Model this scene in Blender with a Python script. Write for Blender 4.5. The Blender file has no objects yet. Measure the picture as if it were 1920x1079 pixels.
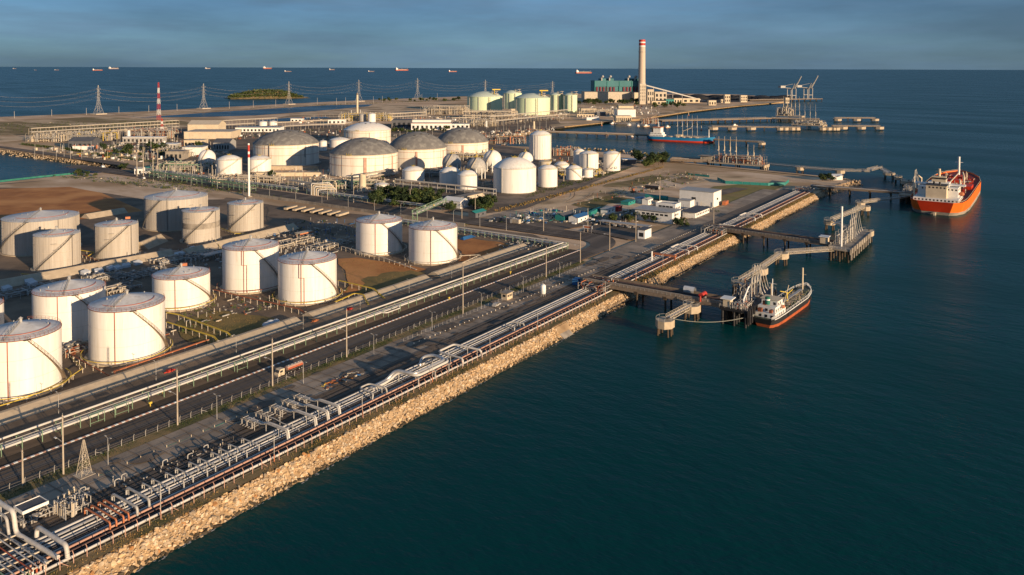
import bpy, math, random
from mathutils import Vector, Matrix
random.seed(7)
R_ = random.Random(11)
sc = bpy.context.scene
COL = sc.collection

# ---------------------------------------------------------------- camera, sky, sun, exposure
F = 1500.0; PIT = math.radians(2.0); RHO = math.atan(6/1920); CAMH = 104.0; GZ = 4.0
TH = math.atan(1023/1500)
ESX, ESY, ETX, ETY = math.sin(TH), math.cos(TH), -math.cos(TH), math.sin(TH)
OX, OY = 55.7826647, 358.52380737
def conv(v):      # drone-aligned axes -> coast axes (x along the shore, y inland)
    return Vector((v[0]*ESX+v[1]*ESY, v[0]*ETX+v[1]*ETY, v[2]))
FW = conv((0, math.cos(PIT), -math.sin(PIT)))
_r = conv((1, 0, 0)); _u = conv((0, math.sin(PIT), math.cos(PIT)))
RT = _r*math.cos(RHO)+_u*math.sin(RHO); UP = _u*math.cos(RHO)-_r*math.sin(RHO)
CP = conv((-OX, -OY, CAMH)); CYV = 128+F*math.tan(PIT)
cd = bpy.data.cameras.new('camera'); cam = bpy.data.objects.new('camera', cd); COL.objects.link(cam)
m = Matrix.Identity(4)
for i in range(3):
    m[i][0] = RT[i]; m[i][1] = UP[i]; m[i][2] = -FW[i]; m[i][3] = CP[i]
cam.matrix_world = m
cd.sensor_width = 36; cd.lens = 36*F/1920; cd.shift_y = -(539.5-CYV)/1920
cd.clip_start = 1; cd.clip_end = 400000
sc.camera = cam

SUN_EL = math.radians(9.0); SUN_AZ = math.radians(43)
_sd = conv((math.sin(SUN_AZ), -math.cos(SUN_AZ), 0))
SD = Vector((_sd.x*math.cos(SUN_EL), _sd.y*math.cos(SUN_EL), math.sin(SUN_EL)))
w = bpy.data.worlds.new('World'); sc.world = w; w.use_nodes = True
nt = w.node_tree; nt.nodes.clear()
sky = nt.nodes.new('ShaderNodeTexSky'); sky.sky_type = 'NISHITA'; sky.sun_disc = False
sky.sun_elevation = SUN_EL; sky.sun_rotation = math.atan2(SD.x, SD.y)
sky.altitude = 100; sky.air_density = 1.0; sky.dust_density = 0.3; sky.ozone_density = 3.0
tc = nt.nodes.new('ShaderNodeTexCoord'); mp = nt.nodes.new('ShaderNodeMapping')
mp.inputs['Scale'].default_value = (1.3, 1.3, 13); mp.inputs['Rotation'].default_value = (0.02, 0.03, 0.4)
nz = nt.nodes.new('ShaderNodeTexNoise'); nz.inputs['Scale'].default_value = 2.2; nz.inputs['Detail'].default_value = 8
nz.inputs['Roughness'].default_value = 0.62
cr = nt.nodes.new('ShaderNodeMapRange'); cr.inputs['From Min'].default_value = 0.42; cr.inputs['From Max'].default_value = 0.72
cr.inputs['To Min'].default_value = 0.5; cr.inputs['To Max'].default_value = 1.0
mx = nt.nodes.new('ShaderNodeMixRGB'); mx.blend_type = 'MIX'; mx.inputs['Color2'].default_value = (1.65, 2.8, 4.1, 1)
tint = nt.nodes.new('ShaderNodeMixRGB'); tint.blend_type = 'MULTIPLY'; tint.inputs['Fac'].default_value = 1
tint.inputs['Color2'].default_value = (0.5, 0.82, 1.4, 1)
bg = nt.nodes.new('ShaderNodeBackground'); bg.inputs['Strength'].default_value = 0.05
wo = nt.nodes.new('ShaderNodeOutputWorld')
L = nt.links.new
L(tc.outputs['Generated'], mp.inputs['Vector']); L(mp.outputs['Vector'], nz.inputs['Vector'])
L(nz.outputs['Fac'], cr.inputs['Value']); L(cr.outputs['Result'], mx.inputs['Fac'])
L(sky.outputs['Color'], tint.inputs['Color1']); L(tint.outputs['Color'], mx.inputs['Color1'])
nz2 = nt.nodes.new('ShaderNodeTexNoise'); nz2.inputs['Scale'].default_value = 1.1; nz2.inputs['Detail'].default_value = 6; nz2.inputs['Roughness'].default_value = 0.55
mp2 = nt.nodes.new('ShaderNodeMapping'); mp2.inputs['Scale'].default_value = (1.6, 1.6, 9); mp2.inputs['Location'].default_value = (3.3, 1.2, 0.4); mp2.inputs['Rotation'].default_value = (-.03, .02, 1.1)
cr2 = nt.nodes.new('ShaderNodeMapRange'); cr2.inputs['From Min'].default_value = 0.38; cr2.inputs['From Max'].default_value = 0.66; cr2.inputs['To Min'].default_value = 0.86; cr2.inputs['To Max'].default_value = 1.5
ml = nt.nodes.new('ShaderNodeMixRGB'); ml.blend_type = 'MULTIPLY'; ml.inputs['Fac'].default_value = 1
L(tc.outputs['Generated'], mp2.inputs['Vector']); L(mp2.outputs['Vector'], nz2.inputs['Vector']); L(nz2.outputs['Fac'], cr2.inputs['Value'])
L(mx.outputs['Color'], ml.inputs['Color1']); L(cr2.outputs['Result'], ml.inputs['Color2']); L(ml.outputs['Color'], bg.inputs['Color']); L(bg.outputs['Background'], wo.inputs['Surface'])
sl = bpy.data.lights.new('sun', 'SUN'); sl.energy = 5.0; sl.angle = math.radians(0.6); sl.color = (1.0, 0.74, 0.47)
so = bpy.data.objects.new('sun', sl); COL.objects.link(so); so.rotation_euler = SD.to_track_quat('Z', 'Y').to_euler()
vs = sc.view_settings; vs.view_transform = 'Standard'; vs.look = 'None'; vs.exposure = 0.52; vs.gamma = 1.0
try: vs.use_curve_mapping = False
except Exception: pass
sc.render.engine = 'CYCLES'
sc.cycles.max_bounces = 5; sc.cycles.diffuse_bounces = 2; sc.cycles.glossy_bounces = 3

# ---------------------------------------------------------------- survey: picture ray -> spot on a level
def PX(u, v, z=GZ):
    d = FW+RT*((u-960)/F)-UP*((v-CYV)/F)
    k = (z-CP.z)/d.z
    p = CP+d*k
    return (p.x, p.y)
def HT(u, vb, vt):      # height in metres of an upright that stands at (u,vb) and tops out at row vt
    x, y = PX(u, vb); dep = (Vector((x, y, GZ))-CP).dot(FW)
    return (vb-vt)*dep/F
def DEP(x, y, z=GZ): return (Vector((x, y, z))-CP).dot(FW)
def CAMANG(x, y): return math.atan2(CP.y-y, CP.x-x)

# ---------------------------------------------------------------- materials
MATS = {}
def mat(name, c1, c2=None, sc_=0.3, rough=0.75, metal=0.0, bump=0.0, bsc=None, stretch=(1, 1, 1), lo=0.35, hi=0.65, c3=None, sc3=0.02, spec=0.3, r3=(.48, .62)):
    mt = bpy.data.materials.new(name); mt.use_nodes = True; t = mt.node_tree; b = t.nodes['Principled BSDF']
    b.inputs['Roughness'].default_value = rough; b.inputs['Metallic'].default_value = metal
    b.inputs['Specular IOR Level'].default_value = spec
    c1 = tuple(c1)+(1,)
    if c2 is None:
        c2 = tuple(x*0.8 for x in c1[:3])
    c2 = tuple(c2)+(1,)
    g = t.nodes.new('ShaderNodeNewGeometry'); mp = t.nodes.new('ShaderNodeMapping'); mp.inputs['Scale'].default_value = stretch
    n = t.nodes.new('ShaderNodeTexNoise'); n.inputs['Scale'].default_value = sc_; n.inputs['Detail'].default_value = 7; n.inputs['Roughness'].default_value = 0.65
    r = t.nodes.new('ShaderNodeMapRange'); r.inputs['From Min'].default_value = lo; r.inputs['From Max'].default_value = hi
    x = t.nodes.new('ShaderNodeMixRGB'); x.inputs['Color1'].default_value = c1; x.inputs['Color2'].default_value = c2
    K = t.links.new
    K(g.outputs['Position'], mp.inputs['Vector']); K(mp.outputs['Vector'], n.inputs['Vector'])
    K(n.outputs['Fac'], r.inputs['Value']); K(r.outputs['Result'], x.inputs['Fac'])
    last = x.outputs['Color']
    if c3 is not None:
        n3 = t.nodes.new('ShaderNodeTexNoise'); n3.inputs['Scale'].default_value = sc3; n3.inputs['Detail'].default_value = 5
        m3 = t.nodes.new('ShaderNodeMapRange'); m3.inputs['From Min'].default_value = r3[0]; m3.inputs['From Max'].default_value = r3[1]
        x3 = t.nodes.new('ShaderNodeMixRGB'); x3.inputs['Color2'].default_value = tuple(c3)+(1,)
        K(mp.outputs['Vector'], n3.inputs['Vector']); K(n3.outputs['Fac'], m3.inputs['Value']); K(m3.outputs['Result'], x3.inputs['Fac'])
        K(last, x3.inputs['Color1']); last = x3.outputs['Color']
    K(last, b.inputs['Base Color'])
    if bump:
        bn = t.nodes.new('ShaderNodeTexNoise'); bn.inputs['Scale'].default_value = bsc or sc_*4; bn.inputs['Detail'].default_value = 4
        bp = t.nodes.new('ShaderNodeBump'); bp.inputs['Strength'].default_value = 0.5; bp.inputs['Distance'].default_value = bump
        K(mp.outputs['Vector'], bn.inputs['Vector']); K(bn.outputs['Fac'], bp.inputs['Height']); K(bp.outputs['Normal'], b.inputs['Normal'])
    MATS[name] = mt
    return mt
mat('tank_white', (.82, .79, .74), (.70, .66, .60), .45, .45, stretch=(1, 1, .07), c3=(.56, .47, .37), sc3=1.1, r3=(.62, .78))
mat('tank_roof', (.66, .66, .66), (.50, .49, .48), .3, .55, c3=(.45, .42, .39), sc3=.5, r3=(.55, .75))
mat('tank_clad', (.47, .43, .38), (.37, .33, .285), .9, .6, stretch=(1, 1, .05), bump=.04, bsc=1.6)
mat('clad_roof', (.60, .60, .60), (.48, .48, .48), .3, .6)
mat('dome_grey', (.20, .19, .18), (.145, .14, .135), .12, .8, c3=(.25, .24, .22), sc3=.22)
mat('dome_wall', (.80, .74, .65), (.66, .59, .49), .2, .6, stretch=(1, 1, .1), c3=(.55, .42, .30), sc3=.5, r3=(.58, .76))
mat('lng_green', (.62, .72, .50), (.54, .65, .45), .05, .6, stretch=(1, 1, .15))
mat('lng_roof', (.54, .60, .52), (.45, .52, .45), .05, .7)
mat('rust', (.30, .10, .05), (.20, .07, .04), .8, .8)
mat('red_pipe', (.42, .10, .05), (.32, .08, .04), .8, .6)
mat('orange', (.50, .18, .08), (.38, .13, .06), .8, .6)
mat('dark_steel', (.085, .08, .078), (.05, .048, .047), .8, .6)
mat('steel', (.36, .34, .32), (.26, .245, .23), 1.2, .5, metal=.2)
mat('galv', (.44, .425, .40), (.31, .30, .285), .8, .5)
mat('pipe_silver', (.60, .59, .57), (.42, .41, .40), .5, .35, metal=.55, stretch=(.2, 1, 1))
mat('pipe_white', (.62, .59, .55), (.44, .42, .39), .4, .45, stretch=(.2, 1, 1))
mat('pipe_pink', (.55, .33, .25), (.40, .23, .17), .6, .55, stretch=(.2, 1, 1))
mat('pipe_dark', (.075, .07, .075), (.045, .043, .048), .6, .5)
mat('pipe_brown', (.13, .075, .06), (.09, .055, .05), .5, .6, stretch=(.2, 1, 1))
mat('green_steel', (.20, .30, .20), (.15, .23, .15), .8, .6)
mat('yellow', (.62, .45, .06), (.50, .36, .06), .7, .6)
mat('white_paint', (.80, .79, .76), (.70, .69, .66), .4, .5)
mat('cream', (.62, .52, .38), (.52, .43, .31), .2, .7)
mat('beige', (.55, .48, .38), (.44, .38, .30), .3, .7)
mat('red_paint', (.50, .05, .035), (.38, .04, .03), .7, .55)
mat('blue_paint', (.03, .13, .32), (.025, .10, .25), .7, .55)
mat('teal_paint', (.03, .24, .22), (.025, .18, .17), .5, .6)
mat('glass', (.03, .035, .04), (.02, .024, .03), 1, .15, spec=.5)
mat('wood_pole', (.42, .36, .29), (.33, .28, .22), .9, .8)
mat('concrete', (.36, .32, .27), (.25, .22, .185), .5, .85, c3=(.2, .175, .15), sc3=.12)
mat('concrete_warm', (.50, .41, .30), (.38, .31, .225), .35, .85)
mat('asphalt', (.13, .105, .086), (.085, .07, .058), .15, .85, c3=(.175, .14, .112), sc3=.11, stretch=(.10, 1, 1))
mat('track_dark', (.165, .13, .10), (.105, .084, .067), .3, .9, c3=(.22, .17, .13), sc3=.06)
mat('paving', (.31, .25, .195), (.215, .175, .138), .25, .9, c3=(.38, .305, .235), sc3=.08)
mat('yard', (.19, .14, .10), (.115, .086, .063), .18, .95, c3=(.26, .185, .125), sc3=.025, bump=.05)
mat('land', (.70, .50, .33), (.52, .345, .205), .035, .95, c3=(.38, .25, .13), sc3=.012, bump=.1, bsc=.3, lo=.4, hi=.6, stretch=(1, .45, 1))
mat('chimney_pale', (.56, .46, .37), (.48, .39, .31), .03, .7, stretch=(1, 1, .1))
mat('brown_dirt', (.50, .21, .065), (.32, .125, .04), .07, .95, c3=(.58, .27, .095), sc3=.02, bump=.12, bsc=.6)
mat('dry_grass', (.26, .18, .065), (.17, .125, .045), .15, .95, c3=(.13, .115, .04), sc3=.05, bump=.15, bsc=1.5)
mat('verge', (.20, .15, .065), (.32, .21, .10), .25, .95, c3=(.10, .095, .035), sc3=.12, bump=.15, bsc=2)
mat('sand', (.68, .50, .32), (.56, .395, .24), .05, .95, c3=(.26, .18, .10), sc3=.02, bump=.1, bsc=.5)
mat('bank', (.42, .30, .18), (.24, .16, .09), .15, .95, bump=.4, bsc=.5)
mat('mud', (.085, .062, .043), (.052, .04, .03), .3, .9)
mat('coal', (.03, .03, .033), (.02, .02, .022), .05, .9)
mat('stone', (.64, .45, .26), (.36, .235, .125), .6, .9, c3=(.62, .50, .36), sc3=.9, bump=.1, bsc=2)
mat('stone_grey', (.52, .41, .29), (.26, .19, .12), .7, .9, bump=.08, bsc=2)
mat('stone_rust', (.46, .23, .09), (.34, .17, .07), .7, .9, bump=.08, bsc=2)
mat('stone_wet', (.085, .065, .042), (.05, .04, .028), .7, .6)
mat('leaf', (.055, .085, .02), (.03, .05, .012), .6, .8, c3=(.085, .095, .025), sc3=.2)
mat('leaf_dark', (.032, .055, .018), (.02, .034, .012), .6, .8)
mat('weed', (.27, .19, .065), (.15, .12, .04), .4, .9, c3=(.36, .22, .085), sc3=.3)
mat('bark', (.12, .085, .055), (.08, .055, .035), .9, .9)
mat('hull_orange', (.80, .17, .018), (.64, .125, .015), .15, .5, stretch=(1, 1, .15), c3=(.48, .13, .03), sc3=.25, r3=(.56, .75))
mat('grass_olive', (.27, .215, .07), (.17, .15, .05), .12, .95, c3=(.26, .19, .08), sc3=.05, bump=.12, bsc=1.5)
mat('ship_far', (.40, .12, .08), (.34, .10, .07), .01, .7)
mat('hull_red', (.62, .05, .015), (.5, .04, .012), .06, .5)
mat('deck_red', (.26, .035, .025), (.18, .025, .02), .2, .7)
mat('hull_and_shade_black', (.03, .03, .034), (.02, .02, .022), .2, .5)
mat('hull_blue', (.02, .22, .45), (.018, .17, .36), .1, .5)
mat('boot_red', (.42, .10, .035), (.28, .065, .027), .3, .6)
mat('deck_green', (.10, .12, .09), (.07, .085, .065), .4, .7)
mat('maroon', (.17, .035, .055), (.12, .025, .04), .05, .6)
mat('pp_teal', (.06, .19, .21), (.045, .15, .165), .03, .6)
mat('slate', (.11, .115, .13), (.08, .083, .095), .2, .7)
mat('tyre', (.02, .02, .02), (.015, .015, .015), 1, .8)
mat('tarp', (.60, .62, .65), (.45, .47, .5), .8, .7)
mat('screen_brown', (.26, .20, .15), (.18, .14, .105), .6, .8)
mat('stair_brown', (.19, .135, .085), (.13, .095, .06), .9, .7)
mat('arm_white', (.46, .43, .39), (.34, .32, .29), .8, .5)
mat('net_green', (.03, .19, .145), (.025, .13, .10), .5, .8)
mat('field', (.58, .42, .26), (.24, .165, .075), .016, .95, c3=(.20, .15, .06), sc3=.03, lo=.44, hi=.56, stretch=(1, .3, 1))
mat('yard_sand', (.70, .52, .36), (.54, .375, .24), .05, .95, c3=(.40, .26, .145), sc3=.022, lo=.42, hi=.6, stretch=(1, .5, 1), bump=.08, bsc=.5)
mat('rope', (.30, .30, .26), (.24, .24, .2), .5, .8)
mat('foam', (.5, .5, .48), (.4, .4, .4), .5, .6)

# ---------------------------------------------------------------- mesh helpers
class MB:
    def __init__(s): s.v = []; s.f = []; s.sm = []
    def add(s, vs, fs, sm=False):
        o = len(s.v); s.v += [tuple(x) for x in vs]
        for f in fs: s.f.append(tuple(i+o for i in f)); s.sm.append(sm)
        return s
    def box(s, x0, x1, y0, y1, z0, z1):
        return s.add([(x0, y0, z0), (x1, y0, z0), (x1, y1, z0), (x0, y1, z0), (x0, y0, z1), (x1, y0, z1), (x1, y1, z1), (x0, y1, z1)],
                     [(0, 3, 2, 1), (4, 5, 6, 7), (0, 1, 5, 4), (1, 2, 6, 5), (2, 3, 7, 6), (3, 0, 4, 7)])
    def cbox(s, cx, cy, cz, sx, sy, sz, rz=0.0):
        c, n = math.cos(rz), math.sin(rz); vs = []
        for z in (-.5, .5):
            for x, y in ((-.5, -.5), (.5, -.5), (.5, .5), (-.5, .5)):
                X, Y = x*sx, y*sy; vs.append((cx+X*c-Y*n, cy+X*n+Y*c, cz+z*sz))
        return s.add(vs, [(0, 3, 2, 1), (4, 5, 6, 7), (0, 1, 5, 4), (1, 2, 6, 5), (2, 3, 7, 6), (3, 0, 4, 7)])
    def tube(s, pts, r, n=8, r2=None, cap=True):
        P = [Vector(p) for p in pts]; k = len(P); rings = []
        up = None
        for i in range(k):
            if i == 0: d = P[1]-P[0]
            elif i == k-1: d = P[i]-P[i-1]
            else: d = (P[i+1]-P[i]).normalized()+(P[i]-P[i-1]).normalized()
            if d.length < 1e-9: d = Vector((0, 0, 1))
            d.normalize()
            if up is None:
                a = Vector((0, 0, 1)) if abs(d.z) < .9 else Vector((1, 0, 0))
            else: a = up
            b = d.cross(a)
            if b.length < 1e-4: b = d.cross(Vector((1, 0, 0)) if abs(d.x) < .9 else Vector((0, 1, 0)))
            b.normalize(); a = b.cross(d).normalized(); up = a
            rr = r if r2 is None else r+(r2-r)*i/(k-1)
            rings.append([P[i]+(a*math.cos(2*math.pi*j/n)+b*math.sin(2*math.pi*j/n))*rr for j in range(n)])
        vs = [p for rg in rings for p in rg]; fs = []
        for i in range(k-1):
            for j in range(n):
                j2 = (j+1) % n; fs.append((i*n+j, i*n+j2, (i+1)*n+j2, (i+1)*n+j))
        s.add(vs, fs, n > 5)
        if cap:
            s.add(rings[0], [tuple(range(n))]); s.add(rings[-1], [tuple(reversed(range(n)))])
        return s
    def lathe(s, prof, n=32, c=(0, 0, 0), sm=True, a0=0.0, a1=2*math.pi):
        full = abs(a1-a0-2*math.pi) < 1e-6; m_ = n if full else n+1
        for (ra, za), (rb, zb) in zip(prof[:-1], prof[1:]):
            vs = []; fs = []
            for j in range(m_):
                a = a0+(a1-a0)*j/n
                vs.append((c[0]+ra*math.cos(a), c[1]+ra*math.sin(a), c[2]+za)); vs.append((c[0]+rb*math.cos(a), c[1]+rb*math.sin(a), c[2]+zb))
            for j in range(n):
                j2 = (j+1) % m_
                fs.append((2*j, 2*j2, 2*j2+1, 2*j+1))
            s.add(vs, fs, sm)
        return s
    def rev(s, prof, n=32, c=(0, 0, 0)):      # one smooth surface of revolution
        vs = []; fs = []; k = len(prof)
        for j in range(n):
            a = 2*math.pi*j/n
            for r, z in prof: vs.append((c[0]+r*math.cos(a), c[1]+r*math.sin(a), c[2]+z))
        for j in range(n):
            j2 = (j+1) % n
            for i in range(k-1): fs.append((j*k+i, j2*k+i, j2*k+i+1, j*k+i+1))
        return s.add(vs, fs, True)
    def prism(s, poly, z0, z1):
        n = len(poly); ar = sum(poly[i][0]*poly[(i+1) % n][1]-poly[(i+1) % n][0]*poly[i][1] for i in range(n))
        if ar < 0: poly = list(reversed(poly))
        s.add([(x, y, z1) for x, y in poly], [tuple(range(n))])
        s.add([(x, y, z0) for x, y in poly], [tuple(reversed(range(n)))])
        for i in range(n):
            a, b = poly[i], poly[(i+1) % n]
            s.add([(a[0], a[1], z0), (b[0], b[1], z0), (b[0], b[1], z1), (a[0], a[1], z1)], [(0, 1, 2, 3)])
        return s
    def sheet(s, poly, z):
        n = len(poly); ar = sum(poly[i][0]*poly[(i+1) % n][1]-poly[(i+1) % n][0]*poly[i][1] for i in range(n))
        if ar < 0: poly = list(reversed(poly))
        return s.add([(x, y, z) for x, y in poly], [tuple(range(n))])
    def sphere(s, c, r, n=16, m_=10, sz=1.0, z0=-1.0):
        prof = []
        for i in range(m_+1):
            a = math.asin(z0)+(math.pi/2-math.asin(z0))*i/m_
            prof.append((max(r*math.cos(a), 1e-4), r*math.sin(a)*sz))
        return s.rev(prof, n, c)
    def mesh(s, name):
        me = bpy.data.meshes.new(name); me.from_pydata(s.v, [], s.f)
        me.polygons.foreach_set('use_smooth', s.sm); me.update()
        return me
def obj(name, mb, mt, parent=None, kind=None, loc=None, label=None):
    me = mb.mesh(name) if isinstance(mb, MB) else mb
    if mt and not me.materials: me.materials.append(MATS[mt])
    o = bpy.data.objects.new(name, me); COL.objects.link(o)
    if parent: o.parent = parent
    if kind: o['kind'] = kind
    if label: o['label'] = label
    if loc: o.location = loc
    return o
def tag(o, label, cat, group=None):
    o['label'] = label; o['category'] = cat
    if group: o['group'] = group
    return o
def thing(name, label, cat, x=0, y=0, z=GZ, rz=0.0, group=None):
    o = bpy.data.objects.new(name, None); COL.objects.link(o); o.location = (x, y, z); o.rotation_euler = (0, 0, rz)
    o.empty_display_size = .5
    return tag(o, label, cat, group)
def dup(root, x, y, z=GZ, rz=0.0, label=None, scale=None):
    def cp(o, par):
        c = o.copy(); COL.objects.link(c); c.parent = par
        for ch in o.children: cp(ch, c)
        return c
    r = cp(root, None); r.location = (x, y, z); r.rotation_euler = (0, 0, rz)
    if label: r['label'] = label
    if scale: r.scale = scale if isinstance(scale, tuple) else (scale,)*3
    return r
ORD = ['first', 'second', 'third', 'fourth', 'fifth', 'sixth', 'seventh', 'eighth', 'ninth', 'tenth', 'eleventh', 'twelfth', 'thirteenth', 'fourteenth', 'fifteenth', 'sixteenth', 'seventeenth', 'eighteenth', 'nineteenth', 'twentieth',
       'twenty-first', 'twenty-second', 'twenty-third', 'twenty-fourth', 'twenty-fifth', 'twenty-sixth', 'twenty-seventh', 'twenty-eighth', 'twenty-ninth', 'thirtieth', 'thirty-first', 'thirty-second', 'thirty-third', 'thirty-fourth', 'thirty-fifth', 'thirty-sixth', 'thirty-seventh', 'thirty-eighth', 'thirty-ninth', 'fortieth']
def bend(pts, r, k=4):
    P = [Vector(p) for p in pts]; out = [P[0]]
    for i in range(1, len(P)-1):
        a = (P[i-1]-P[i]); b = (P[i+1]-P[i]); q = min(r, a.length*.45, b.length*.45); a.normalize(); b.normalize()
        A = P[i]+a*q; B = P[i]+b*q
        for j in range(k+1):
            t = j/k; out.append((A*(1-t)+P[i]*t)*(1-t)+(P[i]*(1-t)+B*t)*t)
    out.append(P[-1]); return out
def pipe(pts, r, n=8, br=None): return MB().tube(bend(pts, br or r*3), r, n)

# ---------------------------------------------------------------- sea
def water_mat(name, col, dist=1.0):
    mt = bpy.data.materials.new(name); mt.use_nodes = True; t = mt.node_tree; b = t.nodes['Principled BSDF']; K = t.links.new
    b.inputs['Roughness'].default_value = .28; b.inputs['IOR'].default_value = 1.14; b.inputs['Specular IOR Level'].default_value = .5
    g = t.nodes.new('ShaderNodeNewGeometry')
    n3 = t.nodes.new('ShaderNodeTexNoise'); n3.inputs['Scale'].default_value = .006; n3.inputs['Detail'].default_value = 4
    ws = t.nodes.new('ShaderNodeMapping'); ws.inputs['Scale'].default_value = (1, .22, 1); ws.inputs['Rotation'].default_value = (0, 0, .9); wn = t.nodes.new('ShaderNodeTexNoise'); wn.inputs['Scale'].default_value = .012; wn.inputs['Detail'].default_value = 5; wr_ = t.nodes.new('ShaderNodeMapRange'); wr_.inputs['From Min'].default_value = .35; wr_.inputs['From Max'].default_value = .65; wr_.inputs['To Min'].default_value = .24; wr_.inputs['To Max'].default_value = .33
    K(g.outputs['Position'], ws.inputs['Vector']); K(ws.outputs['Vector'], wn.inputs['Vector']); K(wn.outputs['Fac'], wr_.inputs['Value']); K(wr_.outputs['Result'], b.inputs['Roughness'])
    x = t.nodes.new('ShaderNodeMixRGB'); x.inputs['Color1'].default_value = col+(1,); x.inputs['Color2'].default_value = (col[0]*2.0, col[1]*1.9, col[2]*1.7, 1)
    K(g.outputs['Position'], n3.inputs['Vector']); K(n3.outputs['Fac'], x.inputs['Fac']); K(x.outputs['Color'], b.inputs['Base Color'])
    mp = t.nodes.new('ShaderNodeMapping'); mp.inputs['Scale'].default_value = (1, .45, 1); mp.inputs['Rotation'].default_value = (0, 0, .5)
    K(g.outputs['Position'], mp.inputs['Vector'])
    hs = []
    for scl, amp in ((.09, .55), (.32, .30), (1.3, .12)):
        n = t.nodes.new('ShaderNodeTexNoise'); n.inputs['Scale'].default_value = scl; n.inputs['Detail'].default_value = 3
        K(mp.outputs['Vector'], n.inputs['Vector'])
        mu = t.nodes.new('ShaderNodeMath'); mu.operation = 'MULTIPLY'; mu.inputs[1].default_value = amp; K(n.outputs['Fac'], mu.inputs[0]); hs.append(mu)
    a = t.nodes.new('ShaderNodeMath'); K(hs[0].outputs[0], a.inputs[0]); K(hs[1].outputs[0], a.inputs[1])
    a2 = t.nodes.new('ShaderNodeMath'); K(a.outputs[0], a2.inputs[0]); K(hs[2].outputs[0], a2.inputs[1])
    bp = t.nodes.new('ShaderNodeBump'); bp.inputs['Strength'].default_value = .5; bp.inputs['Distance'].default_value = dist
    K(a2.outputs[0], bp.inputs['Height']); K(bp.outputs['Normal'], b.inputs['Normal'])
    MATS[name] = mt
water_mat('sea_water', (.0002, .029, .0325), 2.0); water_mat('pond_water', (.01, .03, .05), .25)
S = 300000
obj('sea', MB().sheet([(-S, -S), (S, -S), (S, S), (-S, S)], 0), 'sea_water', kind='structure')

# ---------------------------------------------------------------- land
shore_n = [PX(*p) for p in ((1610, 340), (1585, 335), (1500, 326), (1400, 316), (1320, 309), (1262, 302), (1240, 297), (1165, 288), (1070, 281), (1000, 276), (930, 273))]+[PX(*p, 0) for p in (
    (928, 262), (1000, 252), (1035, 242), (1080, 237), (1125, 232), (1150, 229.5), (1175, 228), (1215, 226), (1230, 220.5), (1290, 211), (1340, 205), (1390, 199.5), (1440, 195.5), (1470, 193.5), (1474, 191.5),
    (1430, 182.5), (1380, 179.5), (1290, 178), (1110, 178), (1000, 180), (870, 183), (800, 186), (720, 189), (640, 192.5), (480, 201), (250, 213.5), (120, 218.5), (0, 223.5), (-300, 239),
    (-300, 276), (0, 285), (70, 296.5), (140, 306), (200, 313), (226, 317))]+[PX(*p) for p in ((228, 320), (190, 324), (140, 327), (70, 335), (0, 342.5), (-300, 374))]
LANDPOLY = [(-800, 2.7), (352, 2.7), (368, 2.4), (400, -2), (440, -8)]+shore_n+[(-800, 640)]
lp = MB(); n = len(LANDPOLY)
lp.sheet(LANDPOLY, GZ)
land = obj('ground', lp, 'land', kind='structure')
bk = MB()
for i in range(n):
    a, b = LANDPOLY[i], LANDPOLY[(i+1) % n]
    bk.add([(a[0], a[1], -2), (b[0], b[1], -2), (b[0], b[1], GZ), (a[0], a[1], GZ)], [(0, 1, 2, 3)])
obj('shore_bank', bk, 'bank', kind='structure')
ZN = [0]
RJ = random.Random(77)
def ragged(poly, amp=.06, seg=5):
    out = []; n_ = len(poly)
    for i in range(n_):
        a, b = Vector(poly[i]), Vector(poly[(i+1) % n_]); d = b-a; nn = Vector((-d.y, d.x))
        for k in range(seg):
            q = a+d*(k/seg)
            if k: q += nn*RJ.uniform(-amp, amp)+d*RJ.uniform(-.04, .04)
            out.append((q.x, q.y))
    return out
def sheet(name, poly, mt, kind='structure', dz=None):
    ZN[0] += 1
    return obj(name, MB().sheet(poly, GZ+.012*ZN[0] if dz is None else GZ+dz), mt, kind=kind)
def rect(s0, s1, t0, t1): return [(s0, t0), (s1, t0), (s1, t1), (s0, t1)]
def pxp(*ps): return [PX(*p) for p in ps]
# broad soils first
sheet('works_yard', pxp((-350, 700), (-350, 378), (0, 345), (120, 336), (330, 358), (560, 388), (745, 410), (1000, 440), (1060, 463), (300, 720), (0, 820)), 'yard')
sheet('terminal_yard', pxp((300, 330), (250, 270), (430, 262), (600, 270), (900, 268), (1000, 282), (1160, 300), (1190, 312), (985, 392), (900, 402), (560, 362)), 'track_dark')
sheet('process_yard', pxp((60, 262), (240, 246), (400, 236), (640, 236), (1040, 222), (1060, 240), (900, 256), (700, 258), (330, 285)), 'yard')
sheet('bare_earth_yard', pxp((950, 408), (1010, 385), (1250, 322), (1330, 316), (1470, 330), (1540, 345), (1440, 385), (1260, 420), (1100, 440)), 'yard_sand')
sheet('lagoon_lot', ragged(pxp((-60, 352), (120, 336), (195, 329), (430, 367), (420, 374), (280, 376), (140, 353)), .02), 'yard_sand')
sheet('earth_lot', pxp((-60, 356), (130, 351), (190, 362), (268, 396), (150, 412), (-60, 420)), 'brown_dirt')
sheet('sand_patch', ragged(pxp((1000, 386), (1090, 363), (1200, 343), (1215, 349), (1110, 374), (1030, 396))), 'sand')
sheet('sand_patch', ragged(pxp((1250, 338), (1340, 325), (1420, 334), (1370, 341), (1280, 347))), 'sand')
sheet('dirt_patch', ragged(pxp((1070, 385), (1150, 366), (1190, 374), (1110, 392))), 'dry_grass')
sheet('dirt_patch', ragged(pxp((1130, 350), (1220, 330), (1260, 332), (1180, 352))), 'field')
sheet('dome_yard', ragged(pxp((470, 320), (540, 314), (640, 322), (668, 344), (560, 350), (510, 345))), 'land')
sheet('dome_yard', ragged(pxp((640, 345), (760, 335), (900, 322), (960, 330), (880, 352), (720, 362))), 'yard')
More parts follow.
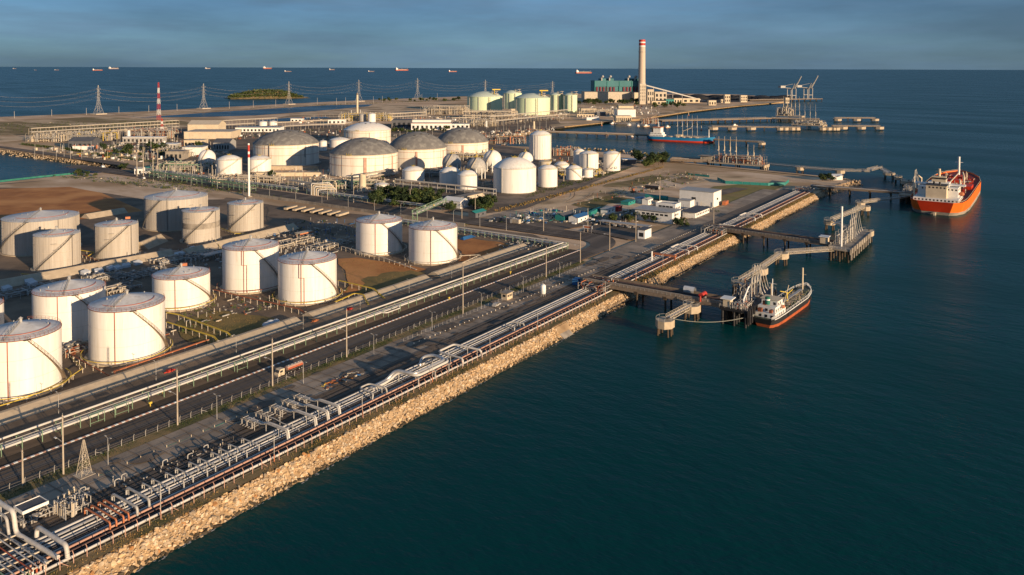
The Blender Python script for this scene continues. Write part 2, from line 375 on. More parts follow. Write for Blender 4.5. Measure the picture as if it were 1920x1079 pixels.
sheet('inland_shoulder', ragged(pxp((120, 338), (190, 330), (330, 350), (520, 376), (700, 398), (690, 404), (440, 372), (300, 357))), 'yard_sand')
sheet('trailer_park', ragged(pxp((500, 388), (700, 404), (660, 440), (520, 425))), 'yard')
sheet('concrete_pad', pxp((905, 408), (960, 395), (1010, 402), (960, 416)), 'paving')
sheet('dry_grass_field', pxp((1306, 364), (1340, 350), (1430, 343), (1472, 349), (1440, 362), (1370, 384), (1320, 378)), 'grass_olive')
sheet('dirt_patch', ragged(pxp((634, 486), (670, 484), (800, 506), (730, 540), (640, 552))), 'brown_dirt')
sheet('dirt_patch', ragged(pxp((850, 445), (985, 462), (930, 492), (858, 490))), 'brown_dirt')
sheet('grass_patch', ragged(pxp((330, 606), (400, 583), (470, 592), (560, 606), (420, 648), (350, 640))), 'dry_grass')
sheet('grass_patch', ragged(pxp((690, 520), (770, 508), (800, 512), (720, 545), (660, 552)), .12), 'dry_grass')
sheet('far_field', pxp((0, 230), (180, 219), (330, 226), (400, 236), (240, 244), (60, 254), (0, 254)), 'field')
sheet('sand_flat', pxp((-200, 262), (58, 256), (60, 262), (0, 268), (-200, 280)), 'sand')
sheet('sand_flat', pxp((700, 195), (880, 203), (880, 212), (740, 222), (520, 222), (560, 212)), 'sand')
sheet('sea_wall_path', pxp((250, 215), (480, 202.5), (640, 194), (640, 195.6), (480, 205.4), (250, 218.5)), 'sand')
sheet('coal_stockyard', pxp((1255, 190), (1270, 179), (1420, 181), (1440, 189), (1340, 193)), 'coal')
sheet('beach_strip', pxp((1035, 240), (1125, 230.5), (1150, 228), (1150, 226), (1030, 234)), 'sand')
sheet('beach_strip', pxp((1232, 219), (1290, 209.7), (1390, 198.3), (1460, 192.5), (1440, 191), (1340, 199), (1240, 212)), 'sand')
sheet('lagoon', pxp((262, 221), (400, 211), (620, 197.5), (700, 196.5), (690, 200), (590, 209), (480, 217), (380, 220)), 'pond_water')
sheet('lagoon', pxp((470, 228), (540, 221.5), (610, 219.5), (620, 222), (540, 228)), 'pond_water')
# coast strip, sea to land
sheet('pipe_track', rect(-800, 345, 6.2, 19.5), 'mud')
sheet('service_track', rect(-800, 120, 19.5, 28), 'track_dark')
sheet('paved_apron', rect(-800, 40, 28, 41.5), 'paving')
sheet('paved_apron', rect(40, 335, 24, 44), 'paving')
sheet('asphalt_lane', rect(120, 345, 19.5, 30), 'asphalt')
sheet('verge', rect(-800, 30, 41.5, 46), 'verge')
sheet('verge', rect(-800, 30, 2.8, 6.2), 'verge')
sheet('verge', rect(30, 330, 2.8, 6.2), 'dry_grass')
sheet('ditch_strip', rect(-800, 52, 58.2, 63.5), 'mud')
sheet('rack_strip', rect(-800, 52, 63.5, 72), 'yard')
sheet('service_road', rect(-800, 46, 72, 84), 'yard')
# roads
a0 = [(58, 45.8)]
outer = [(58+38*math.sin(t*math.pi/24), 70-24.2*math.cos(t*math.pi/24)) for t in range(0, 13)]
inner = [(58+18*math.sin(t*math.pi/24), 70-12*math.cos(t*math.pi/24)) for t in range(12, -1, -1)]
sheet('coast_road', rect(-800, 58, 46, 58), 'asphalt')
sheet('road_bend', outer+inner, 'asphalt')
sheet('inland_road', rect(76, 96, 70, 660), 'asphalt')
sheet('side_road', [(90, 96), (98, 130), (150, 96), (330, 66), (330, 54), (150, 78)], 'track_dark')
sheet('lagoon_road', pxp((-300, 268), (0, 274.5), (120, 291), (230, 306), (300, 324), (285, 327), (215, 310), (110, 295), (0, 278), (-300, 271)), 'track_dark')
mk = MB()
for i in range(-60, 12):
    mk.sheet(rect(i*5.0, i*5.0+2.6, 51.9, 52.05), GZ+.012*(ZN[0]+1))
obj('lane_markings', mk, 'paving', kind='structure')
# concrete aprons' joints
jt = MB()
for i in range(-62, 8):
    jt.sheet(rect(i*5.0, i*5.0+.25, 28.2, 41.3), GZ+.012*(ZN[0]+2))
for tt in (32.6, 37):
    jt.sheet(rect(-310, 40, tt, tt+.2), GZ+.012*(ZN[0]+3))
obj('paving_joints', jt, 'track_dark', kind='structure')
# dark oily stains on the apron
st = MB()
for i in range(60):
    x = R_.uniform(-250, 60); y = R_.uniform(20, 41); r = R_.uniform(.6, 2.6); z = GZ+.012*(ZN[0]+4)+i*.001
    st.sheet([(x+r*2.2*math.cos(a)*R_.uniform(.6, 1.2), y+r*math.sin(a)*R_.uniform(.6, 1.2)) for a in [j*math.pi/6 for j in range(12)]], z)
obj('oil_stains', st, 'track_dark', kind='structure')

# bund bank between service road and tanks
for s0, s1 in ((-500, -118), (-112, -40), (-34, 44)):
    b = MB(); pr = [(84, 0), (89.2, 1.9), (90.6, 1.9), (93.5, 0)]
    vs = [(s0, y, GZ+z) for y, z in pr]+[(s1, y, GZ+z) for y, z in pr]
    b.add(vs, [(0, 4, 5, 1), (1, 5, 6, 2), (2, 6, 7, 3), (0, 1, 2, 3), (7, 6, 5, 4)])
    o = obj('bund_bank', b, 'concrete_warm', kind='structure')
def bund(name, ps, h, wid, mt, label):
    b = MB(); P = [Vector(p) for p in ps]
    for i in range(len(P)-1):
        d = (P[i+1]-P[i]).normalized(); nn = Vector((-d.y, d.x))
        A, B = P[i], P[i+1]
        vs = []
        for q in (A, B):
            vs += [(*(q-nn*wid), GZ), (*(q-nn*.6), GZ+h), (*(q+nn*.6), GZ+h), (*(q+nn*wid), GZ)]
        b.add(vs, [(0, 4, 5, 1), (1, 5, 6, 2), (2, 6, 7, 3), (0, 1, 2, 3), (7, 6, 5, 4)])
    return tag(obj(name, b, mt), label, 'bank')
bund('earth_bank', pxp((160, 410), (232, 398)), 3, 5, 'concrete_warm', 'brown earth bank behind the left clad tanks')
bund('earth_bank', pxp((-40, 545), (200, 500), (320, 478)), 3, 5, 'concrete_warm', 'long sloped concrete bund in front of the clad tanks, left half')
bund('earth_bank', pxp((345, 478), (440, 455), (550, 428)), 3, 5, 'concrete_warm', 'long sloped concrete bund in front of the clad tanks, right half')
bund('earth_bank', pxp((262, 468), (300, 452)), 4, 5, 'concrete_warm', 'short bund spur between the left and right clad tanks')
bund('earth_bank', pxp((300, 470), (352, 478)), 1.2, 2, 'concrete', 'low concrete kerb at the foot of the banded clad tank')

# red and white kerb
kb = thing('painted_kerb', 'long red and white striped kerb between coast road and pipe rack', 'kerb', 0, 0)
wh = MB(); rd = MB()
for i in range(-270, 52):
    (wh if i % 2 else rd).box(i*1.0+.02, i*1.0+.98, 57.8, 58.5, 0, .7)
obj('white_blocks', wh, 'white_paint', kb, kind='stuff'); obj('red_blocks', rd, 'pipe_pink', kb, kind='stuff')
kc = MB()
pts = [(58+18.6*math.sin(t*math.pi/24), 70-12.4*math.cos(t*math.pi/24)) for t in range(0, 13)]
for a, b in zip(pts[:-1], pts[1:]): kc.tube([(a[0], a[1], GZ+.2), (b[0], b[1], GZ+.2)], .3, 4)
tag(obj('curved_kerb', kc, 'cream'), 'pale kerb curving round the inside of the road bend', 'kerb')
kf = MB().box(96.2, 96.8, 96, 640, GZ, GZ+.4)
tag(obj('far_kerb', kf, 'pipe_pink'), 'pinkish kerb along the far side of the inland road', 'kerb')

# ---------------------------------------------------------------- rock revetment
rev = bpy.data.objects.new('rock_revetment', None); COL.objects.link(rev); rev['kind'] = 'structure'
core = MB().add([(-800, 3.4, GZ-.25), (352, 3.4, GZ-.25), (352, 2.3, GZ-.3), (-800, 2.3, GZ-.3), (-800, -1.9, -1.4), (352, -1.9, -1.4)], [(0, 1, 2, 3), (3, 2, 5, 4)])
core.f = [tuple(reversed(f)) for f in core.f]
obj('rubble_bed', core, 'bank', rev)
def stone_mesh(rnd, sub=1):
    import bmesh
    bm = bmesh.new(); bmesh.ops.create_icosphere(bm, subdivisions=sub, radius=1.0)
    ax = [(Vector((rnd.gauss(0, 1), rnd.gauss(0, 1), rnd.gauss(0, 1))).normalized(), rnd.uniform(.34, .66)) for _ in range(9)]
    for v in bm.verts:
        p = v.co.copy()
        for d, k in ax:
            e = p.dot(d)
            if e > k: p -= d*(e-k)
        v.co = p*rnd.uniform(.97, 1.03)*1.3
    me = bpy.data.meshes.new('stone'); bm.to_mesh(me); bm.free()
    return me
rnd = random.Random(3)
protos = []
for i in range(14):
    me = stone_mesh(rnd, 2); me.materials.append(MATS[('stone', 'stone', 'stone_grey', 'stone', 'stone_grey', 'stone', 'stone_rust' if i == 6 else 'stone')[i % 7]]); protos.append(me)
wet = []
for i in range(4):
    me = stone_mesh(rnd, 2); me.materials.append(MATS['stone_wet']); wet.append(me)
low = [stone_mesh(rnd, 1) for i in range(10)]
lowd = [([v.co.copy() for v in me.vertices], [tuple(p.vertices) for p in me.polygons]) for me in low]
spots = []
s = -262.0
while s < 352:
    step = .47 if s < -60 else .7
    for row in range(10):
        t = 2.8-row*.44+rnd.uniform(-.35, .35); t += .22*math.sin(s*.11)+.18*math.sin(s*.043+1)
        if -66 < s < -57 and row < 9: continue
        z = (GZ-.2) if t > 2.3 else GZ-.3-(2.3-t)*(5.1/4.2)
        if t > 2.6 and rnd.random() < .5: continue
        spots.append((s+rnd.uniform(-.5, .5), t, z+rnd.uniform(-.05, .3), .24+.40*rnd.random()**1.8))
    s += step
far_dark = MB(); far_l = MB(); far_g = MB()
cnt = 0
near = sorted([q for q in spots if -247 < q[0]], key=lambda q: -q[3]/DEP(q[0], q[1], q[2]))
near = set(near[:300])
for q in spots:
    x, y, z, r = q
    iswet = z < .6 and rnd.random() < .85 or z < .95 and rnd.random() < .4
    sx, sy, sz = r*rnd.uniform(.9, 1.35), r*rnd.uniform(.8, 1.1), r*rnd.uniform(.6, .9)
    if q in near:
        o = bpy.data.objects.new('stone', rnd.choice(wet if iswet else protos)); COL.objects.link(o); o.parent = rev
        o.location = (x, y, z); o.scale = (sx, sy, sz); o.rotation_euler = (rnd.uniform(-.5, .5), rnd.uniform(-.5, .5), rnd.uniform(0, 6.3))
    else:
        vs, fs = rnd.choice(lowd); M3 = Matrix.Rotation(rnd.uniform(0, 6.3), 3, 'Z') @ Matrix.Rotation(rnd.uniform(-.6, .6), 3, 'X')
        tgt = far_dark if iswet else (far_g if rnd.random() < .3 else far_l)
        tgt.add([M3 @ Vector((v.x*sx, v.y*sy, v.z*sz))+Vector((x, y, z)) for v in vs], fs)
obj('boulder_mass', far_l, 'stone', rev, kind='stuff'); obj('boulder_mass', far_g, 'stone_grey', rev, kind='stuff'); obj('boulder_mass', far_dark, 'stone_wet', rev, kind='stuff')
tag(obj('concrete_ramp', MB().add([(-65, 4.2, GZ+.1), (-58, 4.2, GZ+.1), (-58, -1.5, .1), (-65, -1.5, .1), (-65, 4.2, -1), (-58, 4.2, -1), (-58, -1.5, -1), (-65, -1.5, -1)],
    [(0, 3, 2, 1), (0, 4, 7, 3), (3, 7, 6, 2), (2, 6, 5, 1)]), 'concrete'), 'smooth concrete ramp cut into the rock slope', 'ramp')
# rocky edges elsewhere
rk = MB()
def rocks_along(ps, wid, z0, z1, dens, r0, r1):
    for a, b in zip(ps[:-1], ps[1:]):
        A, B = Vector(a), Vector(b); d = (B-A); ln = d.length
        if ln < 1e-3: continue
        nn = Vector((d.y, -d.x)).normalized()
        for i in range(int(ln*dens)):
            p = A+d*rnd.random(); k = rnd.random(); q = p+nn*(k-.3)*wid; vs, fs = rnd.choice(lowd); r = rnd.uniform(r0, r1)
            rk.add([(v.x*r+q.x, v.y*r+q.y, v.z*r*.8+z1+(z0-z1)*k) for v in vs], fs)
rocks_along([(352, 3.6), (368, 3.0), (400, -2), (440, -8), shore_n[0], shore_n[1]], 7, 0, GZ, 3, .7, 1.3)
rocks_along([PX(*p, 0) for p in ((-40, 284), (70, 296.5), (140, 306), (200, 313), (228, 318))], 9, 0, GZ, 1.0, .5, 1.1)
rocks_along([PX(*p, 0) for p in ((1240, 297), (1165, 288), (1070, 281))], 7, 0, GZ, .8, 1, 2)
tag(obj('rock_armour', rk, 'stone_grey', kind='stuff'), 'loose rock armour along the far quay edges and lagoon bank', 'rocks')

# ---------------------------------------------------------------- storage tanks
def size(u, vb, wpx, vr):
    x, y = PX(u, vb); dep = DEP(x, y)
    return x, y, wpx*dep/F/math.sqrt(1+((u-960)/F)**2), (vb-vr)*dep/F
def pol(r, a, z): return (r*math.cos(a), r*math.sin(a), z)
def stair(t, R, H, a_top, a_bot, mt='steel', wid=.9):
    n_ = max(14, int(H/.55)); st = MB(); hr = MB(); k = abs(a_top-a_bot)/n_*.75
    for i in range(n_):
        f = i/(n_-1); a = math.radians(a_bot)+(math.radians(a_top-a_bot))*f; z = .4+(H-.4)*f
        dk = math.radians(k)/2
        st.add([pol(R+.08, a-dk, z), pol(R+wid, a-dk, z), pol(R+wid, a+dk, z), pol(R+.08, a+dk, z),
                pol(R+.08, a-dk, z-.22), pol(R+wid, a-dk, z-.22), pol(R+wid, a+dk, z-.22), pol(R+.08, a+dk, z-.22)],
               [(0, 1, 2, 3), (7, 6, 5, 4), (0, 4, 5, 1), (1, 5, 6, 2), (2, 6, 7, 3), (3, 7, 4, 0)])
    A = [(math.radians(a_bot)+math.radians(a_top-a_bot)*j/16, .4+(H-.4)*j/16) for j in range(17)]
    st.tube([pol(R+wid, a, z-.12) for a, z in A], .11, 4)
    hr.tube([pol(R+wid, a, z+1.05) for a, z in A], .05, 4); hr.tube([pol(R+wid, a, z+.55) for a, z in A], .03, 4)
    for a, z in A: hr.tube([pol(R+wid, a, z-.1), pol(R+wid, a, z+1.05)], .035, 4)
    s_ = obj('stair', st, mt, t); obj('handrail', hr, mt, s_)
    # landing at the top
    a = math.radians(a_top); obj('stair_landing', MB().cbox(*(pol(R+.55, a, H-.05)), 1.2, 2.0, .12, a), mt, t)
def rim_rail(t, R, H, a0, a1, mt='galv'):
    m_ = MB(); k = max(6, int(abs(a1-a0)/7))
    A = [math.radians(a0+(a1-a0)*j/k) for j in range(k+1)]
    for z in (.55, 1.05): m_.tube([pol(R-.1, a, H+z) for a in A], .035, 4)
    for a in A: m_.tube([pol(R-.1, a, H), pol(R-.1, a, H+1.05)], .04, 4)
    obj('rim_rail', m_, mt, t)
def cone_tank(label, u, vb, wpx, vr, clad=False, st=(8, 82), group=None, rise=.24, base_ring='yellow', dp=(-18,), zig=False, band=False, rail=(-80, 100)):
    x, y, R, H = size(u, vb, wpx, vr)
    t = thing('clad_tank' if clad else 'storage_tank', label, 'storage tank', x, y, GZ+.3, CAMANG(x, y), group)
    obj('foundation', MB().lathe([(R+1.3, -.5), (R+1.3, .12), (R-.1, .14)], 64, sm=False), 'concrete_warm', t)
    obj('shell', MB().lathe([(R, 0), (R, H)], 96), 'tank_clad' if clad else 'tank_white', t)
    if clad:
        rb = MB()
        nr = int(2*math.pi*R/1.15)
        for j in range(nr):
            a = 2*math.pi*j/nr; rb.cbox(R*math.cos(a), R*math.sin(a), H/2, .16, .10, H-.1, a)
        obj('cladding_seams', rb, 'tank_clad', t)
        for zz in (.28, .52, .76): obj('wind_girder', MB().lathe([(R+.02, H*zz), (R+.14, H*zz+.03), (R+.02, H*zz+.12)], 64, sm=False), 'beige', t)
        if band: obj('grey_band', MB().lathe([(R+.10, H*.44), (R+.10, H*.63)], 64), 'concrete', t, label='weathered grey band around the middle')
    else:
        for zz in (.32, .66): obj('plate_seam', MB().lathe([(R, H*zz), (R+.05, H*zz+.03), (R, H*zz+.07)], 72, sm=False), 'beige', t)
    obj('roof', MB().rev([(R+.12, H+.02), (R*.75, H+.02+rise*R*.27), (R*.4, H+rise*R*.62), (.3, H+rise*R)], 72), 'clad_roof' if clad else 'tank_roof', t)
    obj('rim_angle', MB().lathe([(R+.14, H-.16), (R+.16, H+.03), (R-.02, H+.05)], 72, sm=False), 'rust' if not clad else 'galv', t)
    # roof furniture
    v = obj('centre_vent', MB().tube([(0, 0, H+rise*R-.2), (0, 0, H+rise*R+1.1)], .45, 10).lathe([(.75, 1.1), (.05, 1.6)], 10, (0, 0, H+rise*R)), 'galv', t)
    wk = MB(); 
    for yy in (-.55, .55):
        wk.tube([(R-.4, yy, H+1.0), (.8, yy*.6, H+rise*R+1.0)], .045, 4)
        for j in range(7):
            f = j/6; X = R-.4+(.8-R+.4)*f; wk.tube([(X, yy*(1-.4*f), H+rise*(R-X)), (X, yy*(1-.4*f), H+rise*(R-X)+1.0)], .035, 4)
    wk.add([(R-.3, -.5, H+.25), (R-.3, .5, H+.25), (.6, .3, H+rise*R+.12), (.6, -.3, H+rise*R+.12)], [(0, 1, 2, 3)])
    w_ = obj('roof_walkway', wk, 'galv', t); w_.rotation_euler = (0, 0, math.radians(R_.uniform(-30, -10)))
    rp = MB().tube([pol(R*.72, math.radians(a), H+rise*R*.28+.25) for a in range(-60, 95, 8)], .10, 5)
    obj('roof_pipe', rp, 'red_pipe', t)
    for j in range(6):
        a = R_.uniform(0, 6.28); q = R*R_.uniform(.35, .88); obj('roof_nozzle', MB().tube([pol(q, a, H+rise*(R-q)-.1), pol(q, a, H+rise*(R-q)+R_.uniform(.4, .8))], R_.uniform(.1, .22), 7), 'galv', t)
    rim_rail(t, R, H, *rail, mt='galv' if clad else 'rust')
    stair(t, R, H, *st, mt='dark_steel' if clad else 'stair_brown')
    for a in dp:
        a = math.radians(a)
        if zig:
            P = [pol(R+.3, a, H+.2), pol(R+.3, a, H*.66), pol(R+.3, a+.17, H*.66), pol(R+.3, a+.17, .3)]
            obj('foam_pipe', MB().tube(P, .11, 6), 'red_pipe', t)
            obj('drain_pipe', MB().tube([pol(R+.25, a+.07, H), pol(R+.25, a+.07, .2)], .11, 6), 'red_pipe', t)
        else:
            obj('drain_pipe', MB().tube([pol(R+.25, a, H), pol(R+.25, a, .2)], .13, 6), 'dark_steel' if clad else 'red_pipe', t)
    if base_ring:
        m_ = MB(); A = [math.radians(a) for a in range(-110, 116, 9)]
        m_.tube([pol(R+2.4, a, 1.5) for a in A], .14, 6)
        obj('ring_main', m_, base_ring, t)
        pm_ = MB().tube([(0, 0, -.3), (0, 0, 1.5)], .10, 5).mesh('ring_main_post'); pm_.materials.append(MATS['beige'])
        for a in A[::2]: obj('ring_main_post', pm_, None, t, loc=pol(R+2.4, a, 0))
    if clad:
        for a, zz in ((R_.uniform(-50, 50), .8), (R_.uniform(-60, 60), .62)):
            a = math.radians(a); obj('shell_platform', MB().cbox(*pol(R+.5, a, H*zz), 1.0, 2.2, .15, a), 'steel', t)
    return t
cone_tank('nearest white storage tank, cut off by the left edge of the picture', 41, 727, 78, 620, rail=(-30, 170))
cone_tank('large white cone-roofed tank nearest the pipe rack, pylon shadow on its side', 239.5, 662, 72, 567)
cone_tank('white tank half in shadow behind the second front tank on the left', 131.5, 629, 69.5, 540, base_ring=None)
tb = cone_tank('lower white tank with an orange box on its roof edge', 340.6, 569, 54.5, 513, dp=(-12,))
obj('orange_box', MB().cbox(-8.6, 1.2, 14.2, 1.6, 2.4, 1.2), 'orange', tb)
cone_tank('white tank with zigzag red pipe and right side in shadow', 471, 537, 53.3, 460, dp=(-18,), zig=True, base_ring='rust')
cone_tank('white tank with zigzag red pipe fully lit beside the brown dirt patch', 577, 557, 55, 484, dp=(-16,), zig=True)
cone_tank('left of the two white tanks near the inland road, shaded on the right', 711, 470, 43.5, 412, dp=(-9,), base_ring='beige')
cone_tank('right of the two white tanks near the inland road, beside a blue tarpaulin', 812, 486, 45.4, 424, dp=(-5,), base_ring='beige')
cone_tank('white tank showing only its right rim at the left picture edge', -45, 664, 55, 572, base_ring=None)
cone_tank('widest clad grey tank at the far left with another tank before it', 77.5, 466, 73.5, 406, clad=True, st=(-20, -84), base_ring=None, dp=(25,), rise=.17)
cone_tank('shorter clad grey tank standing before the widest clad tank', 107.5, 501, 44.7, 438, clad=True, st=(38, -55), base_ring=None, dp=(38,), rise=.2)
tb = cone_tank('clad grey tank standing alone between two pairs, orange box on roof', 219.3, 479, 41, 420, clad=True, st=(30, -68), base_ring=None, dp=(40,), rise=.16)
obj('orange_box', MB().cbox(-6.5, 5.5, 18.2, 1.4, 2.4, 1.2), 'orange', tb)
cone_tank('wide clad tank at the back, half shaded by the banded tank', 331, 423, 59.7, 368, clad=True, st=(-28, -85), base_ring=None, dp=(-16,), rise=.2)
cone_tank('clad tank with a weathered grey band round its middle', 377, 450, 35.6, 394, clad=True, st=(38, -60), base_ring=None, dp=(50,), rise=.15, band=True)
cone_tank('rightmost clad tank, beside the trailer park', 460.5, 429, 33.6, 380.5, clad=True, st=(32, -62), base_ring=None, dp=(55,), rise=.16)

def dome_tank(label, u, vb, wpx, vr, vtop, bands=(), mroof='dome_grey'):
    x, y, R, H = size(u, vb, wpx, vr); top = HT(u, vb, vtop); rise = (top-H)*1.0
    t = thing('dome_tank', label, 'storage tank', x, y, GZ+.2, CAMANG(x, y))
    obj('foundation', MB().lathe([(R+2, -.4), (R+2, .2), (R, .25)], 72, sm=False), 'concrete', t)
    obj('shell', MB().lathe([(R, 0), (R, H)], 96), 'dome_wall', t)
    rad = (R*R+rise*rise)/(2*rise); a_m = math.asin(min(.999, R/rad)); prof = []
    Re = R+.6
    for i in range(13):
        a = a_m*(1-i/12); prof.append((max(rad*math.sin(a)*(Re/R), .02), H+rad*(math.cos(a)-math.cos(a_m))))
    dm = MB(); dm.rev(prof, 72); obj('dome', dm, mroof, t)
    obj('eave_ring', MB().lathe([(R+.02, H-.5), (R+.75, H-.2), (R+.75, H+.15)], 72, sm=False), 'cream', t)
    for zz, mt in ((.86, 'pipe_pink'), (.52, 'pipe_pink')):
        obj('wind_girder', MB().lathe([(R, H*zz-.25), (R+.35, H*zz-.2), (R+.35, H*zz+.1), (R, H*zz+.1)], 72, sm=False), mt, t)
    for a, wd, z0, z1, mt in bands:
        a = math.radians(a); obj('service_duct', MB().cbox(*pol(R+.35, a, H*(z0+z1)/2), .6, wd, H*(z1-z0), a), mt, t)
    for a, f in ((-8, .62), (22, .7), (60, .6), (-70, .7)):
        i = prof[int(f*12)]; obj('roof_hatch', MB().cbox(*pol(i[0], math.radians(a), i[1]+.4), 1.3, 1.3, 1.0, a), 'dark_steel', t)
    pf = MB(); a = math.radians(-24)
    pf.cbox(*pol(R+.3, a, H+.4), 3.2, 4.6, .25, a)
    for dy in (-2.2, 0, 2.2): pf.tube([(pol(R+1.7, a, 0)[0]-math.sin(a)*dy, pol(R+1.7, a, 0)[1]+math.cos(a)*dy, H+.4), (pol(R+1.7, a, 0)[0]-math.sin(a)*dy, pol(R+1.7, a, 0)[1]+math.cos(a)*dy, H+2.2)], .12, 4)
    obj('roof_platform', pf, 'yellow', t)
    for a in (-62, -38, 34, 52): obj('riser_pipe', MB().tube([pol(R+.25, math.radians(a), .2), pol(R+.25, math.radians(a), H)], .13, 5), 'galv', t)
    return t
dome_tank('grey domed white tank farthest left, right side in shadow', 537, 306, 62, 268, 243.7, ((-30, 1.2, .02, .45, 'red_paint'), (-30, .5, .45, 1, 'dark_steel'), (33, .5, .4, .9, 'dark_steel')))
dome_tank('nearest grey domed tank with a rust-red vertical duct', 682.5, 325, 63.7, 285.5, 258.5, ((2, 2.6, .0, .9, 'pipe_pink'), (55, .5, .1, .9, 'pipe_pink')))
dome_tank('grey domed tank right behind the nearest dome', 782, 310, 55, 276, 247.5, ((-1, 2.0, .05, .9, 'pipe_pink'), (60, .5, .1, .9, 'pipe_pink')))
dome_tank('grey domed tank farthest right of the four grey domes', 866, 293, 49.5, 265, 239.5, ((2, 2.0, 0, .9, 'pipe_pink'), (-55, .5, .1, .9, 'pipe_pink')))
dome_tank('smooth white domed tank behind the grey domes', 689, 270, 44, 243, 229, ((5, .6, .3, .9, 'galv'),), mroof='tank_white')

def small_tank(label, u, vb, wpx, vr, vtop=None, st=None, rail='yellow', mt='tank_white', pipe_=False):
    x, y, R, H = size(u, vb, wpx, vr); rise = (HT(u, vb, vtop)-H) if vtop else R*.22
    rise = max(rise, R*.12)
    t = thing('process_tank', label, 'storage tank', x, y, GZ+.2, CAMANG(x, y))
    obj('foundation', MB().lathe([(R+.8, -.3), (R+.8, .3), (R, .3)], 40, sm=False), 'concrete', t)
    obj('shell', MB().lathe([(R, 0), (R, H)], 56), mt, t)
    rad = (R*R+rise*rise)/(2*rise); a_m = math.asin(min(.999, R/rad))
    obj('roof', MB().rev([(max(rad*math.sin(a_m*(1-i/8)), .02), H+rad*(math.cos(a_m*(1-i/8))-math.cos(a_m))) for i in range(9)], 56), mt, t)
    obj('top_angle', MB().lathe([(R+.02, H-.35), (R+.2, H-.2), (R+.02, H+.05)], 48, sm=False), 'beige', t)
    if rail: rim_rail(t, R+.2, H, -10, 170, rail)
    m_ = MB().cbox(0, 0, H+rise+.2, R*.3, R*.24, .3)
    for a in (0, 1.6, 3.1, 4.7): m_.tube([pol(R*.16, a, H+rise-.5), pol(R*.16, a, H+rise+1.4)], .08, 4)
    obj('roof_platform', m_, 'yellow' if rail else 'galv', t)
    if st: stair(t, R, H, *st, mt='beige')
    if pipe_: obj('riser_pipe', MB().tube([pol(R+.5, math.radians(pipe_), 0), pol(R+.5, math.radians(pipe_), H+1)], .35, 8), 'galv', t)
    return t
small_tank('white tank left of the red and white flare stack', 430, 327, 24, 299, 291, (40, -60))
small_tank('white tank right behind the red and white flare stack', 487, 321, 22, 298, 292, (40, -50))
small_tank('small white dome-topped tank in front of the second grey dome', 775, 339, 21, 319, 312)
small_tank('left of the paired small white tanks before the dark spheres', 844, 346, 20, 322, 313)
small_tank('right of the paired small white tanks before the dark spheres', 877, 354, 19.5, 328, 319)
small_tank('largest white dome-topped tank in front of the tall clad tank', 965, 358, 40, 313, 295, rail='galv', pipe_=-35)
tb = small_tank('tall ribbed silver-white tank by the harbour basin', 1013, 298, 20.5, 253, 245, rail='yellow', pipe_=72); _x, _y, sR, sH = size(1013, 298, 20.5, 253)
for k in range(28): obj('wall_rib', MB().cbox(*pol(sR+.1, k*math.pi/14, sH/2), .25, .35, sH, k*math.pi/14), 'tank_white', tb)
small_tank('white tank with yellow rail right of the largest dome-topped tank', 1027, 350, 18, 316, 309)
small_tank('small squat tank standing behind the yellow-railed one', 1022, 320, 12, 303, None, mt='beige')
small_tank('white tank with diagonal stair behind the short cream tank', 1053, 322, 14, 309, 303, (-20, 50))
small_tank('short cream tank at the edge of the bare yard', 1076, 337, 15, 316, 310, (-10, 70))
small_tank('lowest white tank between the short cream and tall white ones', 1102, 333, 10, 318, None)
small_tank('tall white tank second from the right of the group', 1104, 322, 18, 288, 283, pipe_=-5)
small_tank('white tank hidden behind the tall white tank of the right group', 1086, 312, 11, 285, 279)
tb = small_tank('rightmost white tank of the group with dark scrawl near its foot', 1147, 320, 16, 288, 283, (50, -30)); sR = size(1147, 320, 16, 288)[2]
for a, z, w_, h_ in ((-30, 2.6, 2.2, .7), (-18, 3.4, .6, 1.6), (-4, 2.8, 1.8, .6), (4, 3.6, 1.2, .5), (18, 3.2, .6, 2.4), (24, 4.2, 1.4, .6), (27, 2.6, 1.6, .7), (34, 3.6, .6, 1.8)): obj('painted_scrawl', MB().cbox(*pol(sR+.02, math.radians(a), z), .06, w_, h_, math.radians(a)), 'slate', tb)
small_tank('small white drum tank above the dark trees', 716, 356, 13.5, 346, None, rail=None)
small_tank('small white pair of tanks beside the low white sheds, left one', 493, 240, 8, 229, None, rail=None)
small_tank('small white pair of tanks beside the low white sheds, right one', 512, 239, 8, 228.5, None, rail=None)
small_tank('plain steel tank left of the white tank behind the white dome', 680, 228, 7, 215, None, rail=None, mt='galv')
small_tank('plain white tank behind the white dome', 697, 229, 7.5, 214, None, rail=None)
small_tank('white tank tucked behind the nearest grey dome', 637, 276, 19, 262, 258, rail=None)
small_tank('white tank right of the leftmost dome, mostly in shade', 606, 283, 7, 265, None, rail=None)

def sphere_tank(label, u, v, rp, mt='tank_white'):
    # centre row v, radius rp in the picture; stands on legs
    vb = v+rp*1.22; x, y = PX(u, vb); dep = DEP(x, y); r = rp*dep/F/math.sqrt(1+((u-960)/F)**2); zc = rp*1.22*dep/F
    t = thing('sphere_tank', label, 'gas sphere', x, y, GZ, CAMANG(x, y))
    obj('shell', MB().sphere((0, 0, zc), r, 40, 24), mt, t)
    for i in range(10):
        a = i*math.pi/5; obj('leg', MB().tube([pol(r*.95, a, 0), pol(r*.95, a, zc)], .45, 8), 'white_paint', t)
    P = [pol(r*math.cos(e)+.5, -.5+e*.5, zc+r*math.sin(e)+.4) for e in [j*.1 for j in range(-6, 15)]]
    obj('stair', MB().tube(P, .45, 4), 'beige', t)
    obj('top_platform', MB().cbox(0, 0, zc+r+.4, r*.4, r*.4, .4).tube([(0, 0, zc+r), (0, 0, zc+r+2.4)], .3, 6), 'yellow', t)
    return t
sphere_tank('white gas sphere left of the flare stack, lower half shaded', 388.5, 296, 16.5)
